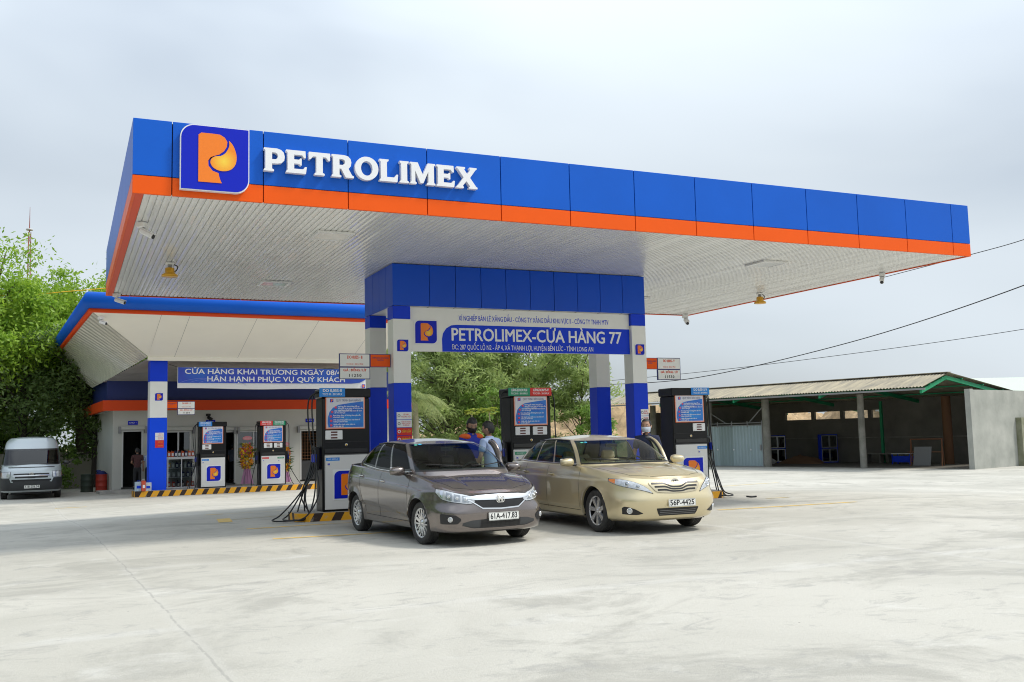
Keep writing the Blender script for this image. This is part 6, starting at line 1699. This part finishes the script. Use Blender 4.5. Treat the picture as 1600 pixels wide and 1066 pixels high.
def palm(x, y, h, fr, label, n=17, seed=1, lm=None, fan=False, name='palm_tree', L0=2.0, tr=.14):
    R_ = random.Random(seed); root = empty(name, (x, y, gz(x, y) - .1), 0, label=label, cat='palm', group='palms behind the pumps'); g = MB(); lm = lm or LF_PALM
    g.tube([(0, 0, 0), (.05, .02, h * .5), (0, 0, h)], [tr * 1.2, tr, tr * .9], PALE, 10); g.build('trunk', root)
    for k in range(n):
        a = 2 * pi * k / n * 2.4 + R_.uniform(-.2, .2); el = R_.uniform(.15, 1.25); Ln = L0 * R_.uniform(.85, 1.15); g = MB(); pts = []
        dx, dy = cos(a), sin(a)
        for i in range(12):
            t = i / 11; pts.append(Vector((dx * Ln * t * cos(el * (1 - .5 * t)), dy * Ln * t * cos(el * (1 - .5 * t)), h + Ln * (sin(el) * t - (.62 + .25 * (1.3 - el)) * t * t * 1.15))))
        g.tube(pts, [.022 * (1 - i / 13) for i in range(12)], lm, 4, caps=False)
        if fan:
            c = pts[6]; d0 = (pts[6] - pts[4]).normalized()
            g = MB(); g.tube(pts[:7], .012, lm, 4)
            for q in range(19):
                b = (q - 9) / 9 * 1.9; sd = d0.cross(Vector((0, 0, 1))).normalized(); dd = (d0 * cos(b) + sd * sin(b)).normalized(); ln = .62 * (1 - .25 * abs(b) / 1.9); w_ = d0.cross(sd) * .0 + dd.cross(d0.cross(sd)).normalized() * .022
                g.add([c, c + dd * ln * .6 + w_, c + dd * ln + Vector((0, 0, -.06)), c + dd * ln * .6 - w_], [[0, 1, 2, 3]], lm)
        else:
            for i in range(1, 12):
                for j in range(3):
                    c = pts[i - 1].lerp(pts[i], j / 3); d = (pts[i] - pts[i - 1]).normalized(); sd = d.cross(Vector((0, 0, 1))).normalized(); ll = .62 * sin(pi * min(1, (i + j / 3) / 12 * .85 + .12)) + .06
                    for q in (-1, 1):
                        e_ = c + sd * q * ll * .75 + d * ll * .45 + Vector((0, 0, -ll * R_.uniform(.35, .75))); w_ = d * .018; g.add([c - w_, c + w_, e_], [[0, 1, 2]], lm)
        g.build('frond', root)
palm(14.25, 41.9, 3.75, 0, 'coconut palm with long drooping fronds beside the left columns', n=16, seed=3, L0=1.75)
palm(15.25, 36.6, 1.35, 0, 'young fan palm behind the blue-shirted man', n=9, seed=7, fan=True, L0=1.0, tr=.05)
palm(14.3, 37.4, 1.25, 0, 'young fan palm behind the attendant at the left', n=9, seed=9, fan=True, L0=1.0, tr=.05)
def papaya(x, y, h, label, seed):
    R_ = random.Random(seed); root = empty('papaya_plant', (x, y, gz(x, y) - .05), 0, label=label, cat='plant', group='papaya plants behind the attendants'); g = MB()
    g.tube([(0, 0, 0), (.03, 0, h * .5), (0, 0, h)], [.06, .045, .03], PALE, 8); g.build('stem', root); g = MB()
    for k in range(16):
        a = k * 2.4; d = Vector((cos(a), sin(a), R_.uniform(-.1, .8))).normalized(); c = Vector((0, 0, h)) + d * R_.uniform(.12, .34); g.tube([(0, 0, h - .03), c], .006, LF_YEL, 3, caps=False)
        for q in range(7):
            b = (q - 3) * .42; sd = d.cross(Vector((0, 0, 1))).normalized(); dd = d * cos(b) + sd * sin(b); w_ = dd.cross(Vector((0, 0, 1))).normalized() * .035; g.add([c, c + dd * .10 + w_, c + dd * .2 - Vector((0, 0, .05)), c + dd * .10 - w_], [[0, 1, 2, 3]], LF_YEL)
    g.build('leaves', root)
papaya(15.75, 36.9, 2.95, 'papaya plant with yellow-green leaves on a pale stem, nearer the pump', 3)
papaya(15.05, 37.1, 2.9, 'papaya plant with yellow-green leaves on a thin stem, left of its twin', 4)
# tall radio mast far behind the trees
ms = empty('radio_mast', (-3.5, 98.6, -.5), 0, label='thin red and white radio mast rising above the trees at far left', cat='mast')
RM = mat('mast_red', (.33, .07, .05), .6); WM = mat('mast_white', (.5, .5, .5), .6); g = MB()
for k in range(16):
    z0, z1 = k * 1.42, (k + 1) * 1.42; w0 = .28 - .010 * k; m = RM if (k // 3) % 2 == 1 else WM if k < 12 else RM
    for a in (0, 2.09, 4.19):
        g.tube([(w0 * cos(a), w0 * sin(a), z0), ((w0 - .01) * cos(a), (w0 - .01) * sin(a), z1)], .035, m, 4); g.tube([(w0 * cos(a), w0 * sin(a), z0), (w0 * cos(a + 2.09), w0 * sin(a + 2.09), z1)], .02, m, 3)
g.build('lattice', ms)
g = MB(); g.tube([(0, 0, 22.7), (0, 0, 25.2)], [.05, .015], RM, 5); g.lathe([(0, 22.9), (.28, 22.9), (.28, 23.05), (0, 23.05)], WM, 10); g.build('antenna', ms); ms.scale = (1, 1, .955)
# cables
def cable(pts, r, m, label, cat='cable', group='overhead cables'):
    g = MB(); g.tube(catm(pts, 10), r, m, 5); g.build('overhead_cable', label=label, cat=cat, group=group)
CB = mat('cable_black', (.02, .02, .022), .6)
cable([(45.0, 43.9, 10.55), (42.01, 35.11, 10.19), (40.03, 30.54, 9.95), (37.5, 24.9, 9.85)], .02, CB, 'black overhead cable leaving the right tip of the canopy')
cable([(40.31, 69.54, 5.5), (41.12, 58.13, 5.35), (43.8, 45.69, 6.75), (40.06, 30.73, 7.85), (38.2, 24.5, 8.9)], .028, CB, 'heavy black overhead cable sagging across the sky to the right edge')
cable([(40.0, 92.0, 6.2), (51.25, 75.44, 6.79), (58.42, 61.04, 7.54), (62.38, 48.12, 8.25), (65, 38, 9.2)], .022, CB, 'thin faint overhead cable below the heavy one at right')
cable([(-9.0, 51.5, 9.1), (-3.13, 50.6, 8.55), (.0, 50.5, 8.85), (4.0, 50.4, 9.4)], .02, YELLOW, 'yellow cable strung through the trees at left')
# palisade of white stakes on the bank
fc = empty('stake_fence', (31.3, 57.8, -.6), radians(-20), label='short run of pale upright stakes before the earth bank', cat='fence')
for k in range(5):
    g = MB(); g.tube([(k * .16, 0, 0), (k * .16, .01, 1.75 - .1 * (k % 2))], .035, mat('pale_stake', (.5, .5, .46), .8), 6); g.build('stake', fc)

# ================================================================ CANOPY FITTINGS
def cctv(x, y, z, rz, label, dn=.35, sc=1.0, m=None):
    r = empty('security_camera', (x, y, z), rz, label=label, cat='security camera', group='security cameras'); r.scale = (sc,) * 3; m = m or WHITE
    g = MB(); g.box((0, 0, -.045), (.13, .13, .09), m, bev=.01); g.tube([(0, 0, -.09), (.03, 0, -.15)], .02, m, 8); g.build('bracket', r)
    R3 = Matrix.Rotation(dn, 3, 'Y'); g = MB(); g.box((.09, 0, -.19), (.26, .085, .085), m, M=R3, bev=.02); g.box((.09, 0, -.135), (.30, .10, .012), m, M=R3); g.build('housing', r)
    g = MB(); g.lathe([(0, .012), (.034, .012), (.038, 0)], BLACK, 14, Matrix.Translation(Vector((.09, 0, -.19)) + R3 @ Vector((.13, 0, 0))) @ Matrix.Rotation(pi / 2 + dn, 4, 'Y')); g.build('lens', r)
cctv(1.02, 16.2, 5.0, radians(-40), 'white security camera under the front left corner of the canopy', .5, .98)
cctv(.98, 24.1, 5.0, radians(-35), 'white security camera under the rear left corner of the canopy', .35, 1.0)
cctv(16.85, 16.5, 5.0, radians(-140), 'white security camera under the right edge of the canopy', .5, .98)
cctv(16.8, 24.25, 5.0, radians(-110), 'white security camera under the rear right corner of the canopy', .5, 1.2)
_q = RL(-1.62, -2.62, 5.87); cctv(_q.x, _q.y, _q.z, radians(-50), 'small security camera in the corner of the shop canopy soffit', .3, 1.2)
_q = RL(3.45, 4.96, 2.75); cctv(_q.x, _q.y, _q.z, radians(-60), 'dark security camera on the shop wall above the window', .4, 1.1, BLACKM)
def bell(x, y, lab):
    r = empty('bay_lamp', (x, y, 4.998), 0, label=lab, cat='lamp', group='yellow lamps under the canopy'); yl = mat('amber_lamp', (.72, .36, .01), .4, coat=.3)
    g = MB(); g.box((0, 0, -.02), (.16, .1, .04), WHITE, bev=.008); g.tube(catm([(.06, 0, -.03), (.14, 0, -.07), (.12, 0, -.15), (.05, 0, -.18)], 5), .012, BLACK, 6); g.tube([(0, 0, -.03), (0, 0, -.12)], .04, GREY, 10); g.build('mount', r)
    g = MB(); g.lathe([(.05, -.10), (.085, -.11), (.09, -.20), (.10, -.21), (.15, -.24), (.15, -.275), (.0, -.275)], yl, 26); g.build('lamp_shade', r)
bell(1.75, 19.7, 'yellow bell lamp under the left part of the canopy'); bell(16.1, 19.9, 'yellow bell lamp under the right edge of the canopy')
def ceil_light(x, y, lab):
    r = empty('ceiling_light', (x, y, 5.003), 0, label=lab, cat='ceiling light', group='square ceiling lights in the canopy')
    g = MB(); 
    for a, b, c, d in ((-.32, .32, -.32, -.27), (-.32, .32, .27, .32), (-.32, -.27, -.27, .27), (.27, .32, -.27, .27)): g.bx(a, b, c, d, -.035, .0, WHITE)
    g.build('frame', r); g = MB(); g.bx(-.27, .27, -.27, .27, -.028, -.018, mat('light_lens', (.70, .70, .68), .15, coat=.6)); g.build('diffuser', r)
for x, y, l in ((4.07, 16.25, 'square ceiling light near the front left of the canopy'), (4.12, 21.65, 'square ceiling light toward the rear left of the canopy'), (13.4, 16.3, 'square ceiling light near the front right of the canopy'), (13.4, 21.65, 'square ceiling light toward the rear right of the canopy')): ceil_light(x, y, l)
g = MB(); g.tube(catm([(13.85, 17.92, .03), (13.93, 17.88, .02), (14.02, 17.9, .015), (14.1, 17.88, .02)], 6), .02, BLACKM, 6); g.build('cut_hose', label='short piece of black hose lying off the island end', cat='hose')

# a row of trees along the left side of the plot (they show in the car's side)
_t0 = tree('roadside_tree', -15.5, 4.0, 8.5, 3.4, 1.2, LF_MID, BARK, 'leafy tree in the row along the left side of the plot, beyond the picture', group='trees along the left side of the plot', seed=201, n=70, per=45, ls=.42, trunk_r=.2, zlow=.18)
for i_, (x_, y_, s_) in enumerate(((-16.5, 11, 1.1), (-15.2, 18, .95), (-16.8, 25, 1.1), (-15.5, 31.5, 1.0), (-16, -3, 1.05), (-15.6, -10, 1.0))):
    c_ = copy_tree(_t0); c_.location = (x_, y_, gz(x_, y_) - .1); c_.rotation_euler = (0, 0, 1.3 * i_ + .7); c_.scale = (s_,) * 3

# ================================================================ PEOPLE
SKIN = mat('skin', (.42, .24, .16), .5, var=.12, vscale=9); HAIR = mat('black_hair', (.010, .009, .009), .5, bump=.6, bscale=60)
EYEW = mat('eye_white', (.6, .58, .55), .3); LIP = mat('lips', (.32, .13, .10), .5)
def skin_geo(mb, pts, edges, rad, m, root=0, sub=2):
    me = bpy.data.meshes.new('s'); bm = bmesh.new(); ly = bm.verts.layers.skin.verify(); vs = []
    for p, r in zip(pts, rad):
        v = bm.verts.new(p); v[ly].radius = (r, r) if not isinstance(r, tuple) else r; vs.append(v)
    vs[root][ly].use_root = True
    for a, b in edges: bm.edges.new((vs[a], vs[b]))
    bm.to_mesh(me); bm.free(); ob = bpy.data.objects.new('s', me); COL.objects.link(ob)
    k = ob.modifiers.new('k', 'SKIN'); k.use_smooth_shade = True; u = ob.modifiers.new('u', 'SUBSURF'); u.levels = sub; u.render_levels = sub
    dg = bpy.context.evaluated_depsgraph_get(); e = bpy.data.meshes.new_from_object(ob.evaluated_get(dg))
    mb.add([tuple(v.co) for v in e.vertices], [list(p.vertices) for p in e.polygons], m, True)
    bpy.data.objects.remove(ob); bpy.data.meshes.remove(me); bpy.data.meshes.remove(e)
def person(x, y, rz, label, shirt, trousers, arms, head=(0, 0), mask=None, lean=0.0, sc=1.0, sleeve='short', collar=None, shoulder=None, z=None, cap=None, bald=0.0, legs=None, hairlong=0):
    """local -Y is the front. arms: ((elbow),(wrist)) for the right then left hand"""
    r = empty('person', (x, y, gz(x, y) if z is None else z), rz, label=label, cat='person', group='people at the station'); r.scale = (sc,) * 3
    ln = lambda p: Vector((p[0], p[1] - lean * max(0, p[2] - .95), p[2] - .25 * lean * lean * max(0, p[2] - .95)))
    hip, waist, chest, ub, neck, hb = [ln(p) for p in ((0, 0, .95), (0, .005, 1.10), (0, -.005, 1.26), (0, .01, 1.40), (0, .0, 1.485), (0, -.01, 1.54))]
    sh = {-1: ln((-.175, .01, 1.405)), 1: ln((.175, .01, 1.405))}
    el = {-1: Vector(arms[0][0]), 1: Vector(arms[1][0])}; wr_ = {-1: Vector(arms[0][1]), 1: Vector(arms[1][1])}
    LG = legs or (((-.10, -.02, .50), (-.11, .02, .09)), ((.10, -.01, .50), (.12, .0, .09)))
    pts = [hip, waist, chest, ub, neck, hb]; ed = [(0, 1), (1, 2), (2, 3), (3, 4), (4, 5)]; rd = [(.115, .085), (.10, .075), (.11, .08), (.085, .06), .052, .056]
    for s in (-1, 1):
        i = len(pts); pts += [sh[s], el[s], wr_[s]]; ed += [(3, i), (i, i + 1), (i + 1, i + 2)]; rd += [.040, .040, .029]
        k, a = [Vector(q) for q in LG[0 if s < 0 else 1]]; i = len(pts); pts += [Vector((s * .085, 0, .90)), k, a]; ed += [(0, i), (i, i + 1), (i + 1, i + 2)]; rd += [.075, .055, .040]
    g = MB(); skin_geo(g, pts, ed, rd, SKIN)
    hc = hb + Vector((0, -.014 - lean * .03, .098)); HR = Matrix.Translation(hc) @ Matrix.Rotation(head[0], 4, 'Z') @ Matrix.Rotation(head[1], 4, 'X') @ Matrix.Diagonal((1.16, 1.10, 1.08, 1))
    # head: skull narrowing to the chin, brow, nose, ears
    n_, k_ = 26, 20; V = []
    for i in range(k_ + 1):
        t = pi * i / k_
        for j in range(n_):
            a = 2 * pi * j / n_; d = Vector((sin(t) * cos(a), sin(t) * sin(a), cos(t))); px, py, pz = d.x * .074, d.y * .093, d.z * .118
            if pz < 0: q = 1 - .38 * (-pz / .118) ** 1.6; px *= q; py = py * (1 - .22 * (-pz / .118)) - .012 * (-pz / .118)
            if d.y < -.3: py -= .022 * math.exp(-((px) / .013) ** 2) * math.exp(-((pz + .022) / .02) ** 2) * 1.0; py += .008 * math.exp(-((abs(px) - .030) / .014) ** 2 - ((pz - .004) / .012) ** 2)
            V.append(HR @ Vector((px, py, pz)))
    g.add(V, [[i * n_ + j, (i + 1) * n_ + j, (i + 1) * n_ + (j + 1) % n_, i * n_ + (j + 1) % n_] for i in range(k_) for j in range(n_)], SKIN, True)
    for s in (-1, 1):
        e_ = MB(); e_.blob((s * .076, .008, -.012), (.010, .018, .030), SKIN, 10, 8); g.add([HR @ Vector(p) for p in e_.v], e_.f, SKIN, True)
        e_ = MB(); e_.blob((s * .030, -.078, .004), (.013, .008, .0065), EYEW, 10, 6); g.add([HR @ Vector(p) for p in e_.v], e_.f, EYEW, True)
        e_ = MB(); e_.blob((s * .030, -.084, .004), (.006, .004, .006), HAIR, 8, 6); g.add([HR @ Vector(p) for p in e_.v], e_.f, HAIR, True)
        e_ = MB(); e_.box((s * .031, -.086, .024), (.034, .008, .006), HAIR, bev=.002); g.add([HR @ Vector(p) for p in e_.v], e_.f, HAIR)
        # hand: palm, four fingers, thumb
        d = (wr_[s] - el[s]).normalized(); sd = d.cross(Vector((0, -1, 0)));  sd = sd.normalized() if sd.length > .1 else Vector((1, 0, 0)); fw = sd.cross(d).normalized(); w_ = wr_[s]
        g.tube([w_ - d * .02, w_ + d * .03, w_ + d * .075, w_ + d * .09], [.026, .031, .034, .024], SKIN, 10)
        for q, l in enumerate((.068, .078, .072, .055)):
            b = w_ + d * .078 + sd * (.024 - .016 * q); g.tube([b, b + d * l * .45, b + d * l * .8 + fw * l * .25, b + d * l * .9 + fw * l * .5], [.0095, .009, .008, .006], SKIN, 7)
        b = w_ + d * .025 + sd * .026; g.tube([b, b + d * .03 + sd * .022, b + d * .06 + sd * .026 + fw * .01], [.012, .010, .007], SKIN, 7)
    if not mask:
        e_ = MB(); e_.blob((0, -.082, -.052), (.022, .008, .007), LIP, 10, 6); g.add([HR @ Vector(p) for p in e_.v], e_.f, LIP, True)
    g.build('body', r)
    # hair as a shell over the skull
    g = MB(); V = []; F = []; n2 = 40; k2 = 26; ids = {}
    for i in range(k2 + 1):
        t = pi * i / k2
        for j in range(n2):
            a = 2 * pi * j / n2; d = Vector((sin(t) * cos(a), sin(t) * sin(a), cos(t))); q = 1 + .09 * noise.noise(d * 9 + Vector((x, 0, 0)))
            V.append(HR @ Vector((d.x * .082 * q, d.y * .103 * q + .003, d.z * .128 * q)))
    for i in range(k2):
        for j in range(n2):
            a = 2 * pi * (j + .5) / n2; t = pi * (i + .5) / k2; d = Vector((sin(t) * cos(a), sin(t) * sin(a), cos(t)))
            lim = .50 + bald if d.y < -.35 else (.05 if d.y < .15 else -.62 - hairlong)
            if abs(d.x) > .75 and -.2 < d.y < .35: lim = -.05
            if d.z > lim and not (bald and d.y < .2 and d.z > .86): F.append([i * n2 + j, (i + 1) * n2 + j, (i + 1) * n2 + (j + 1) % n2, i * n2 + (j + 1) % n2])
    g.add(V, F, HAIR, True); g.build('hair', r)
    if mask:
        g = MB(); rows = []
        for i in range(13):
            a = -pi / 2 + (i - 6) / 6 * 1.28; rows.append([])
            for k in range(8):
                z_ = -.012 - .088 * k / 7; q = 1 - .30 * max(0, (-z_ - .03) / .118) ** 1.3; bul = 1.0 + .16 * sin(pi * k / 7) * math.exp(-((i - 6) / 4) ** 2)
                rows[-1].append(HR @ Vector((cos(a) * .081 * q, sin(a) * .103 * q * bul - .004, z_)))
        g.grid(rows, mask); 
        for s in (-1, 1): g.tube([HR @ Vector(p) for p in ((s * .072, -.035, -.02), (s * .082, .01, .005))], .0025, mask, 4)
        g.build('face_mask', r)
    if cap:
        g = MB(); V = []
        for i in range(9):
            t = pi / 2 * i / 8
            for j in range(24):
                a = 2 * pi * j / 24; V.append(HR @ Vector((sin(t) * cos(a) * .090, sin(t) * sin(a) * .110, .03 + cos(t) * .112)))
        g.add(V, [[i * 24 + j, (i + 1) * 24 + j, (i + 1) * 24 + (j + 1) % 24, i * 24 + (j + 1) % 24] for i in range(8) for j in range(24)], cap[0], True)
        g.prism([(.075 * cos(a), -.09 + .085 * sin(a)) for a in [pi + pi * q / 12 for q in range(13)]], .006, cap[1], M=HR @ Matrix.Translation((0, 0, .028))); g.build('cap', r)
    # shirt
    g = MB(); ed2 = [(0, 1), (1, 2), (2, 3), (3, 4)]; P2 = [Vector((0, 0, .85)), waist, chest, ub, ln((0, .005, 1.475))]; R2 = [(.165, .128), (.152, .118), (.172, .128), (.150, .112), .070]
    for s in (-1, 1):
        i = len(P2); e2 = sh[s].lerp(el[s], .72) if sleeve == 'short' else el[s]; P2 += [sh[s], e2]; ed2 += [(3, i), (i, i + 1)]; R2 += [.078, .064 if sleeve == 'short' else .054]
        if sleeve != 'short': P2.append(wr_[s] - (wr_[s] - el[s]).normalized() * .03); ed2.append((i + 1, i + 2)); R2.append(.040)
    skin_geo(g, P2, ed2, R2, shirt)
    g.build('shirt', r)
    if collar:
        g = MB(); c0 = ln((0, .0, 1.478)); rows = []
        for i in range(17):
            a = -pi / 2 + .35 + (2 * pi - .7) * i / 16; rows.append([c0 + Vector((cos(a) * .066, sin(a) * .066, .030)), c0 + Vector((cos(a) * .085, sin(a) * .085, -.012))])
        g.grid(rows, collar); g.build('collar', r)
    if shoulder:
        g = MB()
        for s in (-1, 1): g.blob(sh[s] + Vector((-s * .05, 0, .030)), (.105, .115, .060), shoulder, 18, 10)
        g.build('shoulder_panel', r)
    g = MB(); P3 = [Vector((0, 0, 1.02)), Vector((0, 0, .90))]; ed3 = [(0, 1)]; R3_ = [(.140, .105), (.142, .112)]
    for s in (-1, 1):
        k, a = [Vector(q) for q in LG[0 if s < 0 else 1]]; i = len(P3); P3 += [Vector((s * .09, 0, .80)), k, a + Vector((0, 0, .02))]; ed3 += [(1, i), (i, i + 1), (i + 1, i + 2)]; R3_ += [.098, .072, .062]
    skin_geo(g, P3, ed3, R3_, trousers); g.build('trousers', r)
    for s in (-1, 1):
        a = Vector(LG[0 if s < 0 else 1][1]); g = MB(); g.tube([a + Vector((0, .06, -.045)), a + Vector((0, .0, -.04)), a + Vector((0, -.10, -.05)), a + Vector((0, -.18, -.065))], [.042, .048, .044, .026], BLACK, 12); g.build('shoe', r)
    return r
def cloth(name, c, v=.15, sc=8): return mat(name, c, .8, var=v, vscale=sc, bump=.4, bscale=25)
DK = cloth('dark_trousers', (.018, .018, .022)); NVY = cloth('navy_shirt', (.012, .018, .055)); LBL = cloth('light_blue_shirt', (.40, .50, .72)); UBL = cloth('uniform_blue', (.02, .035, .36)); UOR = cloth('uniform_orange', (.80, .13, .02))
MBK = mat('black_mask', (.012, .012, .013), .8); MWH = mat('white_mask', (.52, .57, .66), .8)
down = (((-.235, .03, 1.13), (-.25, -.06, .89)), ((.235, .03, 1.13), (.25, -.06, .89)))
person(6.68, 16.5, radians(10), 'attendant in black mask and blue-orange uniform looking down between the sedans', UBL, DK, (((-.24, -.05, 1.14), (-.12, -.28, 1.05)), ((.24, -.03, 1.14), (.14, -.28, 1.02))), head=(-.25, .42), mask=MBK, sc=1.045, collar=UBL, shoulder=UOR)
person(6.76, 15.75, radians(205), 'man in light blue shirt, back turned, beside the open door of the grey sedan', LBL, DK, (((-.26, -.04, 1.14), (-.27, -.20, .92)), ((.26, -.04, 1.14), (.27, -.22, .92))), head=(.35, .15), lean=.10, sc=1.0, collar=LBL)
person(9.62, 15.25, radians(-38), 'man in navy shirt and white mask standing at the open door of the gold saloon', NVY, DK, (((-.24, .02, 1.14), (-.24, -.18, .96)), ((.24, .0, 1.14), (.22, -.2, .96))), head=(-.15, .05), mask=MWH, sc=.99, collar=NVY, bald=.12)
person(9.42, 19.55, radians(60), 'person in a blue and red cap almost hidden behind the middle pump', UBL, DK, down, cap=(mat('cap_blue', (.02, .04, .26), .7), REDS), sc=.955, shoulder=UOR, collar=UOR)
_a = RL(.52, 4.3, 0); person(_a.x, _a.y, radians(184), 'person in a dark red checked shirt with back turned at the shop door', cloth('checked_shirt', (.10, .035, .035), .5, 30), DK, (((-.23, -.05, 1.14), (-.12, -.24, 1.08)), ((.23, -.05, 1.14), (.12, -.24, 1.08))), head=(.2, .2), z=-.30, sc=.95, collar=DK)
_a = RL(.98, 4.35, 0); person(_a.x, _a.y, radians(170), 'person in a pale blue shirt partly hidden by the shop canopy column', LBL, DK, down, head=(0, .1), z=-.30, sc=.93, collar=LBL)
_a = RL(4.72, 6.1, 0); person(_a.x, _a.y, radians(120), 'dim figure in a grey-blue shirt standing inside the shop doorway', cloth('grey_blue_shirt', (.16, .19, .26)), DK, down, z=-.24, sc=.97)
